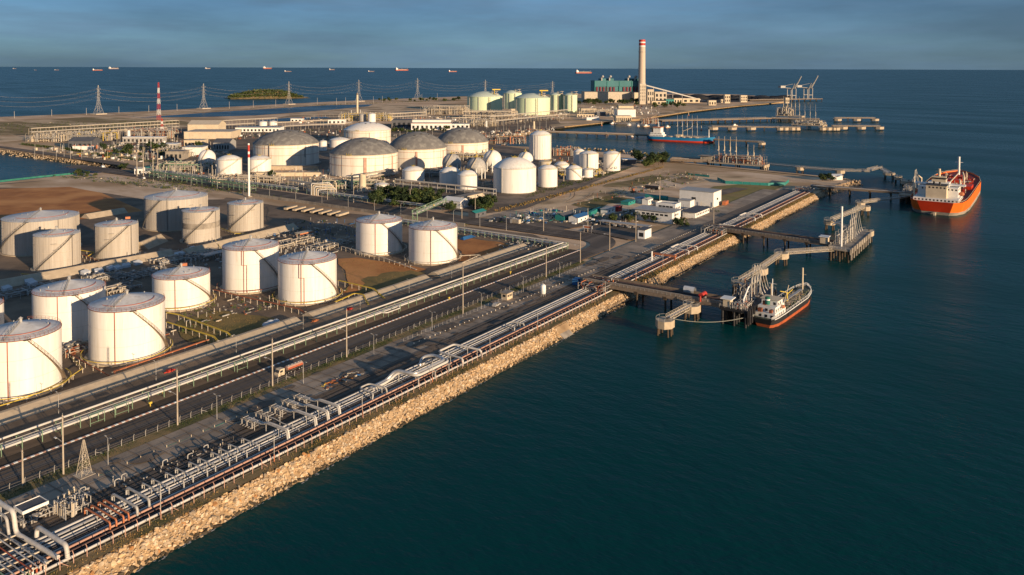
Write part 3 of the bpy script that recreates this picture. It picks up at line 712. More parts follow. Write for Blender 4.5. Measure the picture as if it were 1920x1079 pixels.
sphere_tank('left grey gas sphere in the shade before the domes', 847, 306, 18, 'galv')
sphere_tank('right grey gas sphere in the shade before the domes', 893, 313, 18, 'galv')
sphere_tank('bright white gas sphere left of the largest dome-topped tank', 923, 299, 17.5)
sphere_tank('white gas sphere peeping over the largest dome-topped tank', 985, 299, 14.5)

# green gas tanks far behind
def lng(label, u, vb, wpx, vr, vtop, crane=False):
    x, y, R, H = size(u, vb, wpx, vr); rise = HT(u, vb, vtop)-H
    t = thing('gas_tank', label, 'storage tank', x, y, GZ, CAMANG(x, y))
    obj('shell', MB().lathe([(R, 0), (R, H)], 72), 'lng_green', t)
    rad = (R*R+rise*rise)/(2*rise); a_m = math.asin(R/rad)
    obj('dome', MB().rev([(max(rad*math.sin(a_m*(1-i/8)), .02), H+rad*(math.cos(a_m*(1-i/8))-math.cos(a_m))) for i in range(9)], 56), 'lng_roof', t)
    obj('rim', MB().lathe([(R, H-1), (R+.8, H-.8), (R+.8, H+.3)], 56, sm=False), 'lng_green', t)
    lad = MB()
    for k in range(9): lad.cbox(*pol(R+.8, math.radians(12+(k % 2)*4), H*(.08+.1*k)), 1.5, 3.4, .5, math.radians(14))
    lad.tube([pol(R+1, math.radians(12), 0), pol(R+1, math.radians(12), H)], .4, 5); lad.tube([pol(R+1, math.radians(17), 0), pol(R+1, math.radians(17), H)], .4, 5)
    obj('stair_tower', lad, 'beige', t)
    for k in (-58, -20): obj('riser_pipe', MB().tube([pol(R+.8, math.radians(k), 0), pol(R+.8, math.radians(k), H)], .6, 6), 'galv', t)
    a = math.radians(48); c = pol(R*.72, a, H)
    pm = MB().cbox(c[0], c[1], H+rise*.55, 14, 12, 1.0, a)
    for dx in (-5, 0, 5):
        for dy in (-5, 5): pm.tube([(c[0]+dx, c[1]+dy, H), (c[0]+dx, c[1]+dy, H+rise*.55+5)], .45, 5)
    pm.cbox(c[0], c[1], H+rise*.55+5, 13, 11, .6, a)
    obj('pump_platform', pm, 'beige', t)
    if not crane: return t
    cr_ = MB().tube([(c[0]-4, c[1], H), (c[0]-4, c[1], H+16)], 1.1, 8).cbox(c[0]-1, c[1]+4, H+16, 4, 19, 2.4, a*.3)
    obj('yellow_crane', cr_, 'yellow', t)
    return t
lng('leftmost pale green gas tank with yellow crane', 909, 210, 33, 181, 171.5, True)
lng('small-looking pale green gas tank between the two front ones', 961, 204, 17, 175, 169)
lng('front pale green gas tank right of centre', 997.5, 214.5, 33.5, 183.5, 175, True)
lng('pale green gas tank partly hidden behind the front one', 1043, 209, 13, 178, 173.5)
lng('rightmost pale green gas tank of the row', 1069, 210, 13, 178.5, 174)

# ---------------------------------------------------------------- coastal pipeway
track = bpy.data.objects['pipe_track']
sm_ = MB().box(-.2, .2, 6.5, 19.3, GZ, GZ+.42).mesh('sleeper'); sm_.materials.append(MATS['concrete'])
for i in range(-34, 46):
    if -3 <= i <= 0: continue
    obj('sleeper', sm_, None, track, loc=(i*7.5, 0, 0))
PIPES = [(7.0, 5.15, .34, 'pipe_white', 'outermost white pipe, nearest the sea fence'), (8.2, 4.75, .20, 'pipe_dark', 'dark thin pipe just inside the outermost white pipe'),
    (9.2, 4.75, .26, 'pipe_brown', 'brown pipe beside the pinkish one on its sea side'), (10.6, 5.0, .36, 'pipe_pink', 'pinkish brown coastal pipe'),
    (11.8, 4.95, .24, 'pipe_white', 'thin white pipe on the land side of the pinkish one'), (12.8, 4.75, .18, 'pipe_dark', 'first of the dark pipes in the middle of the coastal bundle'),
    (13.6, 4.75, .22, 'pipe_dark', 'second of the dark pipes in the middle of the coastal bundle'), (14.5, 4.8, .24, 'pipe_silver', 'slim silver pipe landward of the dark pipes'),
    (15.6, 4.95, .28, 'pipe_white', 'white pipe third from the land side of the coastal bundle'), (16.9, 5.0, .42, 'pipe_silver', 'thick silver pipe second from the land side'),
    (18.3, 5.0, .46, 'pipe_white', 'thick white pipe nearest the service track')]
PIPES += [(7.7, 5, .12, 'galv', 'hair-thin grey pipe beside the outermost white pipe'), (9.9, 5, .13, 'pipe_brown', 'hair-thin brown pipe under the pinkish pipe'), (12.35, 5, .13, 'galv', 'hair-thin grey pipe between white and dark pipes'), (14.05, 5, .14, 'pipe_dark', 'third dark pipe in the middle of the coastal bundle'), (15.05, 5, .15, 'galv', 'hair-thin grey pipe beside the slim silver pipe'), (16.2, 5, .17, 'pipe_dark', 'dark pipe between the white and thick silver pipes'), (17.6, 5, .16, 'galv', 'hair-thin grey pipe between the two thick landward pipes')]
for t, z, r, mt, lb in PIPES:
    r *= .86
    m_ = MB(); P = []
    gz = GZ+.42+r
    for x, y in ((-320, t), (150, t), (152, t-.0), (345, t)): P.append((x, y, gz))
    m_.tube(P, r, 10)
    cl = MB()
    for i in range(-34, 46, 1):
        if abs(i*7.5+10) > 12: cl.tube([(i*7.5+1.5, t, gz), (i*7.5+1.62, t, gz)], r*1.18, 10)
    o = tag(obj('pipeline', m_, mt), lb, 'pipe', 'coastal pipelines'); obj('flange_rings', cl, 'steel', o, kind='stuff')
def crossing(label, s, t0, t1, z, r, mt, rise=0, legs=True, group='pipes crossing over the coastal bundle'):
    th = thing('crossing_pipe', label, 'pipe', s, 0, 0, 0, group)
    obj('pipe_run', pipe([(0, t0, GZ+.5), (0, t0, z), (0, t1, z+rise), (0, t1, GZ+.8)], r, 8, r*3), mt, th)
    if legs:
        for tt in (t0-.9, (t0+t1)/2): obj('support', MB().tube([(0, tt, GZ), (0, tt, z)], .09, 6).cbox(0, tt, z-r-.05, .9, .12, .12), 'galv', th)
    return th
for i, (u0, v0) in enumerate(((1065, 385), (1140, 355), (1245, 310), (1320, 275), (1420, 230), (1490, 200), (1585, 155), (1650, 130), (1715, 95), (1800, 45))):
    s, t = PX(u0/4, 809+v0/4, 6.3); crossing(f'{ORD[i]} thin grey pipe crossing the bundle, counted from the orange pipes', s, 19.8, 12.3+.4*(i % 2), 6.3, .17, 'galv')
crossing('thick grey pipe crossing just past the orange pipes, longer one', PX(965/4, 809+430/4, 6.5)[0], 20.4, 11.2, 6.6, .3, 'galv')
crossing('thick grey pipe crossing just past the orange pipes, nearer one', PX(860/4, 809+480/4, 6.5)[0], 20.4, 10.2, 6.6, .3, 'galv')
for i, s in enumerate((-237.0, -235.6, -234.0, -232.8)):
    crossing(f'{ORD[i]} orange pipe crossing the bundle, counted from the left', s, 20.2, 9.9, 6.3, .2, 'orange', group='orange crossing pipes')
def manifold_cross(label, s, small=False):
    th = thing('manifold_pipe', label, 'pipe manifold', s, 0, 0, 0, 'pipe manifolds above the coastal bundle')
    z = 6.9
    if not small:
        for dx in (0, .75):
            obj('pipe_run', pipe([(dx, 28.4, GZ+.4), (dx, 28.4, z-.3), (dx, 21.5, z-.3), (dx, 19.5, z+.5), (dx, 11.4+dx*.3, z+.5), (dx, 11.0+dx*.3, 5.2)], .24, 8, .7), 'pipe_white' if dx else 'galv', th)
    else:
        obj('pipe_run', pipe([(0, 27.5, GZ+.4), (0, 27.5, z-.6), (0, 21.5, z-.6), (0, 19, 5.9), (0, 12, 5.9), (0, 12, 5.2)], .14, 8, .5), 'galv', th)
    fr = MB()
    for dy in (28.9, 26.4, 24.0): fr.tube([(-.5, dy, GZ), (-.5, dy, z-.2)], .1, 6); fr.tube([(1.2, dy, GZ), (1.2, dy, z-.2)], .1, 6); fr.cbox(.35, dy, z-.2, 1.9, .14, .14)
    for dy in (20.2, 15.0): fr.tube([(.35, dy, GZ), (.35, dy, z+.2)], .1, 6); fr.cbox(.35, dy, z+.15, 1.4, .14, .12)
    obj('support_frame', fr, 'galv', th, kind='stuff')
    vl = MB()
    for k in range(5):
        yy = 28.9-k*1.1; vl.tube([(-.9+.4*(k % 2), yy, GZ+.9), (-.9+.4*(k % 2), yy, GZ+2.4)], .2, 8); vl.lathe([(.42, 0), (.42, .08)], 10, (-.9+.4*(k % 2), yy, GZ+2.5)); vl.tube([(-1.6, yy, GZ+1.2), (1.4, yy, GZ+1.2)], .13, 6)
    obj('valves', vl, 'steel', th, kind='stuff')
    return th
for i, (s, sm) in enumerate(((-188.2, 0), (-183.5, 1), (-178.6, 0), (-174.1, 0), (-169.8, 0))):
    manifold_cross(f'{ORD[i]} valve manifold with pipes bridging the coastal bundle, counted from the left', s, sm)
# expansion loops
lo1 = thing('expansion_loop', 'large twin silver pipe loop raised on posts above the bundle', 'pipe loop', 0, 0, 0)
for k, r in ((0, .55), (1, .42)):
    d = k*1.0
    obj('pipe_run', pipe([(-151, 17.0-d*.9, 5.1), (-144, 17.0-d*.9, 5.3), (-141.2+d*.3, 15.6-d, 8.1-d*.4), (-140.4+d*.3, 8.4-d, 8.1-d*.4), (-125.2+d, 8.4-d, 8.1-d*.4), (-124.2+d, 14.6-d, 8.1-d*.4), (-126.5+d, 17-d*.4, 7.6-d), (-128+d, 17-d*.4, 5.2)], r, 12, 2.0), 'pipe_silver' if not k else 'pipe_white', lo1)
for s, t in ((-140, 7.1), (-132.5, 6.6), (-125.5, 6.6), (-141, 14.5), (-124.5, 14.5)):
    obj('support', MB().tube([(s, t, GZ), (s, t, 7.2)], .2, 8).tube([(s, t, 5.4), (s, t+1.4, 7.1)], .1, 6).cbox(s, t+.9, 7.25, .35, 3.2, .25), 'galv', lo1)
def rect_loop(label, s0, s1, t0, t1, z, r, mt='pipe_white'):
    th = thing('expansion_loop', label, 'pipe loop', 0, 0, 0)
    obj('pipe_run', pipe([(s0-.4, t0, 5.0), (s0, t0, z), (s0+.6, t1, z), (s1-.6, t1, z), (s1, t0, z), (s1+.4, t0, 5.0)], r, 10, 1.3), mt, th)
    for s in (s0+.3, s1-.3):
        for t in (t0+1.4, (t0+t1)/2): obj('support', MB().tube([(s, t, GZ), (s, t, z-r)], .12, 6).cbox(s, t, z-r-.05, 1.2, .16, .14), 'galv', th)
    for t in (t1-.9,): obj('support', MB().tube([((s0+s1)/2, t, GZ), ((s0+s1)/2, t, z-r)], .12, 6), 'galv', th)
    return th
rect_loop('rectangular white pipe loop just beyond the large twin loop', -119.5, -109.5, 5.4, 16.6, 7.3, .36)
rect_loop('small pipe loop before the large twin loop', -156, -150.5, 11, 17.5, 6.6, .26, 'galv')
rect_loop('low pipe loop half way to the first jetty', -80, -74, 11.4, 16.5, 6.0, .26, 'galv')
rect_loop('white pipe loop between the first and second jetty', 75.5, 87.5, 4.6, 15.6, 7.0, .36)
rect_loop('white pipe loop beyond the second jetty', 190, 204, 5.0, 16, 7.0, .4)
rect_loop('short white pipe loop at the foot of the second jetty', 150, 158, 8, 17, 6.6, .36)
og = thing('pipe_girder', 'rust orange girder spanning the bundle between first and second jetty', 'girder', 60.9, 0)
obj('girder_beam', MB().box(-.9, .9, 5.8, 18.4, 2.2, 3.0), 'orange', og)
for t in (6.2, 18.0): obj('support', MB().box(-.5, .5, t-.2, t+.2, 0, 2.2), 'orange', og)
vp = thing('vent_post', 'white vent post standing at the end of the orange girder', 'post', 52.5, 15.5)
obj('post', MB().tube([(0, 0, 0), (0, 0, 5.2)], .38, 10), 'white_paint', vp); obj('cap', MB().lathe([(.5, 5.2), (.5, 5.5), (.01, 5.6)], 10), 'white_paint', vp)
# corner pipework at the near left edge
du = thing('overhead_duct', 'thick pale duct stepping down across the near left corner', 'pipe', 0, 0, 0)
obj('pipe_run', pipe([(-250.4, 60, 10.2), (-250, 30, 10.2), (-249.9, 24.2, 10.2), (-249.6, 23.8, 5.4), (-249, 7.6, 5.6)], .48, 14, 1.3), 'pipe_white', du)
obj('second_run', pipe([(-251.6, 60, 9.4), (-251.2, 24.2, 9.4), (-251, 23.6, 5.2), (-250.6, 8.2, 5.2)], .3, 10, 1), 'galv', du)
for t in (40, 32, 26): obj('support', MB().tube([(-249, t, GZ), (-249, t, 9.8)], .16, 6).tube([(-252.4, t, GZ), (-252.4, t, 9.8)], .16, 6).cbox(-250.7, t, 9.5, 3.8, .22, .25), 'galv', du)
d2 = thing('overhead_duct', 'thick pale pipe bridging the bundle in the near left corner', 'pipe', 0, 0, 0)
obj('pipe_run', pipe([(-247.5, 19.6, GZ+.4), (-247.4, 19.4, 7.3), (-247.3, 7.6, 7.3), (-247.3, 7.2, 5.0)], .46, 14, 1.3), 'pipe_white', d2)
nr = thing('corner_rack', 'pipe rack of many thin pipes at the lower left corner', 'pipe rack', 0, 0, 0)
for i in range(9):
    x = -262+i*1.25; obj('pipe_run', MB().tube([(x, 6, 6.3), (x, 26, 6.3)], .13, 6), ('pipe_white', 'galv', 'pipe_pink', 'green_steel', 'pipe_white', 'galv', 'red_pipe', 'pipe_white', 'galv')[i], nr)
for t in (7, 12, 17, 22): obj('support_frame', MB().cbox(-257, t, 6.05, 13, .25, .25).tube([(-263, t, GZ), (-263, t, 6)], .12, 6).tube([(-251.5, t, GZ), (-251.5, t, 6)], .12, 6), 'beige', nr)
for i, mt in enumerate(('white_paint', 'pipe_pink', 'red_pipe', 'white_paint', 'green_steel', 'green_steel')):
    x = -252.3-i*.75; obj('drop_pipe', MB().tube([(x, 25.5, GZ), (x, 25.5, 8.6)], .24, 8), mt, nr); obj('drop_pipe', MB().tube([(x+.6, 7.2, GZ), (x+.6, 7.2, 6.3)], .2, 8), mt, nr)
def pipework(name, label, s0, s1, t0, t1, h, nrun, nris, mats=('galv', 'steel', 'pipe_white', 'beige'), cat='pipework', seed=1, r=(.08, .22), z=GZ):
    q = random.Random(seed); th = thing(name, label, cat, (s0+s1)/2, (t0+t1)/2, z); a, b = (s1-s0)/2, (t1-t0)/2
    acc = {m_: MB() for m_ in mats}; fr = MB(); vl = MB()
    for i in range(nrun):
        zz = q.choice((.25, .5, .75, 1.0))*h*q.uniform(.8, 1.0); rr = q.uniform(*r); M = acc[q.choice(mats)]
        if q.random() < .55:
            y = q.uniform(-b, b); x0, x1 = sorted((q.uniform(-a, a), q.uniform(-a, a)))
            if x1-x0 < a*.4: x1 = min(a, x0+a*.8)
            M.tube(bend([(x0, y, .1), (x0, y, zz), (x1, y, zz), (x1, y, .1)], rr*3, 2), rr, 6)
        else:
            x = q.uniform(-a, a); y0, y1 = sorted((q.uniform(-b, b), q.uniform(-b, b)))
            if y1-y0 < b*.4: y1 = min(b, y0+b*.8)
            M.tube(bend([(x, y0, .1), (x, y0, zz), (x, y1, zz), (x, y1, .1)], rr*3, 2), rr, 6)
    for i in range(nris):
        x, y = q.uniform(-a, a), q.uniform(-b, b); zz = h*q.uniform(.5, 1.2); M = acc[q.choice(mats)]; rr = q.uniform(*r)*1.5
        M.tube([(x, y, 0), (x, y, zz)], rr, 7); vl.lathe([(rr*2.2, zz), (rr*2.2, zz+.1), (.02, zz+.12)], 8, (x, y, 0), sm=False)
        if q.random() < .4: vl.tube([(x-rr*3, y, zz*.5), (x+rr*3, y, zz*.5)], rr*1.5, 7)
    nx = max(2, int(2*a/6)+1)
    for i in range(nx):
        x = -a+2*a*i/(nx-1)
        for y in (-b, b): fr.tube([(x, y, 0), (x, y, h)], .1, 5)
        fr.tube([(x, -b, h), (x, b, h)], .09, 5); 
    for y in (-b, b): fr.tube([(-a, y, h*.6), (a, y, h*.6)], .08, 5)
    for m_, M in acc.items():
        if M.v: obj('pipes', M, m_, th, kind='stuff')
    obj('support_frame', fr, mats[0], th, kind='stuff'); obj('valves', vl, 'steel', th, kind='stuff')
    return th
pipework('valve_skid', 'dense valve skid with thin risers beside the near pipe bundle', -240.5, -235, 21.5, 26.5, 3.6, 26, 30, seed=5, mats=('galv', 'steel', 'beige', 'pipe_white'), r=(.06, .14))
pk = thing('pump_shelter', 'flat white canopy over pumps at the near left corner', 'shelter', -243.6, 30.2)
obj('roof', MB().box(-2.6, 2.6, -1.9, 1.9, 2.7, 2.95), 'slate', pk); obj('fascia', MB().box(-2.75, 2.75, -2.05, -1.9, 2.4, 3.1).box(-2.75, 2.75, 1.9, 2.05, 2.4, 3.1).box(-2.75, -2.6, -1.9, 1.9, 2.4, 3.1).box(2.6, 2.75, -1.9, 1.9, 2.4, 3.1), 'white_paint', pk)
for dx in (-2.4, 2.4):
    for dy in (-1.7, 1.7): obj('post', MB().tube([(dx, dy, 0), (dx, dy, 2.7)], .1, 6), 'galv', pk)
obj('pumps', MB().cbox(-1, 0, .6, 1.6, .8, 1.2).tube([(-1.8, 0, 1.0), (2, 0, 1.0)], .3, 8).cbox(1.3, .2, .5, 1.0, .9, 1.0), 'beige', pk)
pipework('pump_manifold', 'low pump pipework under and beside the flat white canopy', -247, -240.5, 26.5, 29.5, 2.0, 14, 8, seed=8)
for i, (u, v) in enumerate(((132, 937), (150, 931), (215, 915), (228, 905), (352, 866), (305, 878), (382, 850))):
    s, t = PX(u, v); th = thing('gooseneck_pipe', f'{ORD[i]} short gooseneck pipe on the dark track, counted from the left', 'pipe', s, t, GZ, 0, 'gooseneck pipes')
    obj('pipe_run', pipe([(0, 0, 0), (0, 0, 1.8), (1.3, 0, 1.8), (1.3, 0, .9)], .13, 8, .4), 'galv', th); obj('base', MB().cbox(0, 0, .15, .7, .7, .3), 'concrete', th)
fl = thing('filter_vessel', 'pair of cream filter vessels on legs behind the valve skid', 'vessel', *PX(133, 940))
for dx in (-.7, .7): obj('vessel', MB().rev([(.02, .6), (.5, .9), (.55, 2.2), (.3, 2.7), (.12, 3.1), (.02, 3.15)], 12, (dx, 0, 0)), 'cream', fl); obj('leg', MB().tube([(dx, -.3, 0), (dx, -.3, .9)], .08, 5).tube([(dx, .3, 0), (dx, .3, .9)], .08, 5), 'beige', fl)
gn = thing('green_net', 'low strip of green netting along the inner edge of the track', 'netting', 0, 0)
for i in range(14):
    s = -226+i*3.6; obj('net_panel', MB().box(s, s+3.4, 34.9+(i % 3)*.15, 34.96+(i % 3)*.15, .05, .3+.2*R_.random()), 'net_green', gn); obj('stake', MB().box(s-.06, s+.06, 34.8, 34.92, 0, 1.0), 'cream', gn)

# ---------------------------------------------------------------- rack beside the coast road
fm = MB()
for y in (0, 3.2): fm.tube([(0, y, 0), (0, y, 3.5)], .13, 6)
fm.cbox(0, 1.6, 1.9, .2, 3.3, .22); fm.cbox(0, 1.6, 3.45, .2, 3.5, .22); fm.tube([(0, 3.2, .3), (0, 0, 1.8)], .06, 4)
fmesh = fm.mesh('support_frame'); fmesh.materials.append(MATS['green_steel'])
foot = MB().cbox(0, 0, .15, .7, .7, .3).cbox(0, 3.2, .15, .7, .7, .3).mesh('footing'); foot.materials.append(MATS['concrete'])
def rack(label, x, y, rz, ln, step=5.0, pipes=((.4, 2.35, .32, 'pipe_white'), (1.25, 2.35, .34, 'pipe_white'), (2.1, 2.3, .27, 'pipe_silver'), (2.9, 3.85, .30, 'pipe_white'), (.5, 3.65, .10, 'galv')), scale=1):
    th = thing('pipe_rack', label, 'pipe rack', x, y, GZ, rz)
    if scale != 1: th.scale = (1, scale, scale)
    k = int(ln/step)
    for i in range(k+1):
        o = obj('support_frame', fmesh, None, th, loc=(i*step, 0, 0)); obj('footing', foot, None, o)
    for yy, z, r, mt in pipes: obj('pipe_run', MB().tube([(-.5, yy, z), (ln+.5, yy, z)], r, 10), mt, th)
    return th
rack('long rack of white pipes on green posts between coast road and tanks', -300, 64.6, 0, 350)
rack('pipe rack turning inland from the road bend towards the green bridge', 53.4, 66.0, math.pi/2, 128)
rack('low pipe rack along the far side of the inland road, right stretch', 103.8, 212, math.pi/2, 120, 6)
rack('low pipe rack along the far side of the inland road, left stretch', 104.5, 345, math.pi/2, 230, 6)
lp_ = thing('pipe_loop', 'white pipe loop sticking out of the long rack', 'pipe loop', -91, 64.6)
obj('pipe_run', pipe([(-5, .5, 2.4), (-4, -1.8, 2.4), (4, -1.8, 2.4), (5, .5, 2.4)], .26, 8, .8), 'pipe_white', lp_)
for dx in (-3, 3): obj('support', MB().tube([(dx, -1.8, 0), (dx, -1.8, 2.2)], .1, 6), 'green_steel', lp_)
for i, s in enumerate((-211, -204, -163)):
    g = thing('rack_ladder', f'{ORD[i]} green access stile over the long rack from the left', 'stile', s, 63.2, GZ, 0, 'access stiles')
    obj('frame', MB().tube([(-2, 0, 0), (-2, 0, 3.6)], .09, 5).tube([(2, 0, 0), (2, 0, 3.6)], .09, 5).tube([(-2, 0, 1.2), (2, 0, 1.2)], .07, 5).tube([(-2, 0, 3.5), (2, 0, 3.5)], .07, 5).tube([(-2, .9, 3.5), (2, .9, 3.5)], .07, 5), 'green_steel', g); obj('platform', MB().box(-2, 2, 0, 1.0, 3.35, 3.45), 'galv', g)
for i, (u, v) in enumerate(((282, 765), (305, 740), (693, 594), (727, 585), (842, 565), (957, 516))):
    s, t = PX(u, v); g = thing('hydrant', f'{ORD[i]} yellow hydrant post near the long rack from the left', 'hydrant', s, t, GZ, 0, 'yellow hydrants')
    obj('post', MB().tube([(0, 0, 0), (0, 0, 1.4)], .16, 8), 'yellow', g); obj('outlet_head', MB().cbox(0, 0, 1.5, .9, .5, .5), 'yellow', g)
# green pipe bridge over inland road
A = PX(778, 418); B = PX(832, 393)
gb = thing('pipe_bridge', 'green steel pipe bridge over the inland road', 'bridge', A[0], A[1], GZ, math.atan2(B[1]-A[1], B[0]-A[0])); LN = math.hypot(B[0]-A[0], B[1]-A[1])
tr = MB()
for y in (-1.6, 1.6):
    for z in (5.6, 8.0): tr.tube([(-1, y, z), (LN+1, y, z)], .22, 6)
    for i in range(9):
        x = -1+(LN+2)*i/8; tr.tube([(x, y, 5.6), (x, y, 8)], .14, 5)
        if i < 8: tr.tube([(x, y, 5.6), (x+(LN+2)/8, y, 8)], .1, 5)
obj('truss', tr, 'green_steel', gb)
for x in (0, LN): obj('tower', MB().tube([(x, -1.6, 0), (x, -1.6, 8)], .3, 6).tube([(x, 1.6, 0), (x, 1.6, 8)], .3, 6).tube([(x, -1.6, 2.8), (x, 1.6, 2.8)], .2, 5).tube([(x, -1.6, 0), (x, 1.6, 5)], .12, 5), 'green_steel', gb)
for y in (-.9, 0, .9): obj('pipe_run', MB().tube([(-2, y, 6.1), (LN+2, y, 6.1)], .3, 8), 'pipe_white', gb)
obj('height_sign', MB().cbox(LN*.55, -1.8, 6.9, 1.6, .1, 1.0), 'yellow', gb)

# yellow flow lines out of the bunded tanks
def trestle_line(label, ps, z, mt, n_=2, group='yellow flow lines on trestles', leg=4.0):
    th = thing('flow_line', label, 'pipe', 0, 0, GZ, 0, group); P = [Vector((*p, 0)) for p in ps]
    for k in range(n_):
        d = (P[1]-P[0]).normalized(); off = Vector((-d.y, d.x, 0))*(k*.5)
        Q = [p+off+Vector((0, 0, z)) for p in P]; Q[-1].z = .5 if leg > 0 else z
        obj('pipe_run', MB().tube(bend(Q, .6, 2), .16, 6), mt, th)
    for a, b in zip(P[:-1], P[1:]):
        l = (b-a).length; k = max(1, int(l/abs(leg)))
        for i in range(k):
            p = a+(b-a)*(i/k); obj('trestle_leg', MB().tube([(p.x, p.y, 0), (p.x, p.y, z-.1)], .12, 5).cbox(p.x, p.y, z-.2, .7, .7, .12), 'beige', th)
    return th
trestle_line('yellow pipe line from the lower white tank to the bund, upper of two', pxp((312, 598), (335, 602), (425, 636), (446, 646)), 2.4, 'yellow')
trestle_line('yellow pipe line from the lower white tank to the bund, lower of two', pxp((312, 615), (400, 643), (418, 656)), 2.2, 'yellow')
trestle_line('yellow pipe line past the dirt patch to the bund, upper of two', pxp((634, 536), (700, 552), (720, 562)), 2.4, 'yellow')
trestle_line('yellow pipe line past the dirt patch to the bund, lower of two', pxp((630, 576), (665, 560), (682, 562), (692, 574)), 2.2, 'yellow')
trestle_line('orange pipe line in front of the pylon-shadowed tank', pxp((390, 645), (300, 676), (212, 706), (226, 716)), 1.6, 'orange', 2, 'orange flow lines')
trestle_line('yellow pipe line hugging the nearest tank at the left edge', pxp((-60, 790), (50, 756), (118, 726), (155, 700), (132, 672)), 1.6, 'yellow', 1)
trestle_line('rust pipe line between the zigzag-pipe tanks', pxp((400, 553), (470, 570), (560, 590), (585, 598)), 2.2, 'rust', 2, 'rust flow lines')
trestle_line('rust pipe line ending at the pylon-shadowed tank', pxp((128, 672), (160, 690), (205, 708)), 1.8, 'rust', 1, 'rust flow lines')
trestle_line('beige pipe line between the two tanks near the inland road', pxp((640, 470), (720, 492), (780, 508)), 2.2, 'beige', 2, 'beige flow lines')
trestle_line('beige pipe line from the last white tank to the bund', pxp((862, 488), (900, 486), (870, 500), (850, 503)), 2.2, 'beige', 2, 'beige flow lines')
trestle_line('yellow pipe line beside the widest clad tank', pxp((40, 520), (85, 523), (140, 512)), 1.6, 'yellow', 1)
trestle_line('yellow pipe line behind the small clad tank', pxp((150, 476), (176, 480), (160, 485)), 1.8, 'yellow', 2)
trestle_line('yellow pipe line before the rightmost clad tank', pxp((412, 432), (440, 443), (470, 441)), 1.6, 'yellow', 1)
trestle_line('rust pipe line left of the lone clad tank', pxp((155, 484), (200, 498)), 1.6, 'rust', 2, 'rust flow lines')
trestle_line('yellow pipe line over the bund behind the zigzag tanks', pxp((404, 460), (416, 470)), 3.0, 'yellow', 1)
# shade-side pump manifolds in the middle of the tank farm
def farm_manifold(label, c, ln, wd, seed, mats=('galv', 'steel', 'pipe_white')):
    s, t = PX(*c); return pipework('pump_manifold', label, s-ln/2, s+ln/2, t-wd/2, t+wd/2, 2.4, 22, 14, seed=seed, mats=mats, r=(.12, .3))
farm_manifold('dark pump manifold in front of the lone clad tank', (268, 517), 30, 12, 21)
farm_manifold('sunlit bright pipe cluster beside the bund opening', (318, 491), 16, 9, 22, ('pipe_white', 'beige', 'galv'))
farm_manifold('pump manifold between bund opening and the roofed shelter', (372, 482), 22, 10, 23)
farm_manifold('pipe cluster behind the half-shaded left tank', (195, 524), 16, 10, 24, ('beige', 'galv', 'steel'))
farm_manifold('pipe cluster between the zigzag tanks and the yard lamps', (545, 459), 34, 12, 25, ('beige', 'steel', 'galv'))
farm_manifold('pipe cluster left of the two tanks near the inland road', (620, 462), 26, 12, 26, ('beige', 'steel', 'pipe_white'))
farm_manifold('pump manifold near the left edge below the clad tanks', (40, 553), 30, 12, 27)
farm_manifold('pipe cluster right behind the pylon-shadowed tank', (225, 545), 16, 8, 28, ('beige', 'galv', 'steel'))
farm_manifold('small pipe cluster by the foot of the nearest tank', (135, 660), 9, 9, 29, ('beige', 'rust', 'galv'))
for i, (u, v, rz) in enumerate(((208, 507, .2), (220, 506, .25), (236, 502, -.2), (258, 497, .1), (345, 478, .1), (334, 481, -.2), (362, 470, .2), (185, 512, -.2), (160, 515, .3), (12, 545, .2), (55, 532, -.1), (60, 535, .3))):
    s, t = PX(u, v); th = thing('covered_pump', 'pale sheet-covered pump hood in the dark middle of the tank farm', 'cover', s, t, GZ, rz, 'sheet-covered hoods')
    obj('cover_sheet', MB().add([(-2, -1.2, 1.2), (2, -1.2, 1.4), (1.7, 1.2, 2.2), (-1.6, 1.3, 2.0), (-2, -1.2, 0), (2, -1.2, 0), (1.7, 1.2, 0), (-1.6, 1.3, 0)], [(0, 1, 2, 3), (0, 4, 5, 1), (1, 5, 6, 2), (2, 6, 7, 3), (3, 7, 4, 0)]), 'tarp', th)
    obj('base', MB().cbox(0, 0, .1, 4.4, 3, .2), 'concrete', th)

# ---------------------------------------------------------------- fences
def fence(label, x0, x1, t, step, pm, h=2.4, crank=.45, wires=(.4, 1.0, 1.6, 2.1), wm='steel', brace=9, r=.085):
    th = thing('wire_fence', label, 'fence', 0, 0)
    me = MB().tube([(0, 0, 0), (0, 0, h), (0, crank, h+.45)], r, 6).mesh('fence_post'); me.materials.append(MATS[pm])
    br = MB().tube([(0, 0, h*.8), (step*.8, 0, 0)], r*.7, 5).mesh('brace'); br.materials.append(MATS[pm])
    n_ = int((x1-x0)/step)
    for i in range(n_+1):
        o = obj('fence_post', me, None, th, loc=(x0+i*step, t+.06*math.sin(i*1.7), 0))
        if i % brace == 3: obj('brace', br, None, o)
    wm_ = MB()
    for z in wires: wm_.tube([(x0, t, z), (x1, t, z)], .018, 4)
    obj('wires', wm_, wm, th, kind='stuff')
    return th
fence('rusty chain-link fence on cranked posts above the near rock slope', -258, -22, 5.0, 2.7, 'pipe_pink')
fence('rusty chain-link fence above the rocks between first and second jetty', 18, 118, 5.0, 2.7, 'rust')
fence('rusty chain-link fence above the rocks beyond the second jetty', 148, 330, 5.0, 3.2, 'rust')
fence('pale cranked-post fence along the verge of the coast road', -262, 22, 45.2, 3.4, 'galv', h=1.9, crank=-.3, wires=(.5, 1.1, 1.7))
fence('pale fence along the seaward edge of the car park apron', -112, 20, 38.6, 2.5, 'galv', h=1.3, crank=0, wires=(.6, 1.2), r=.05)
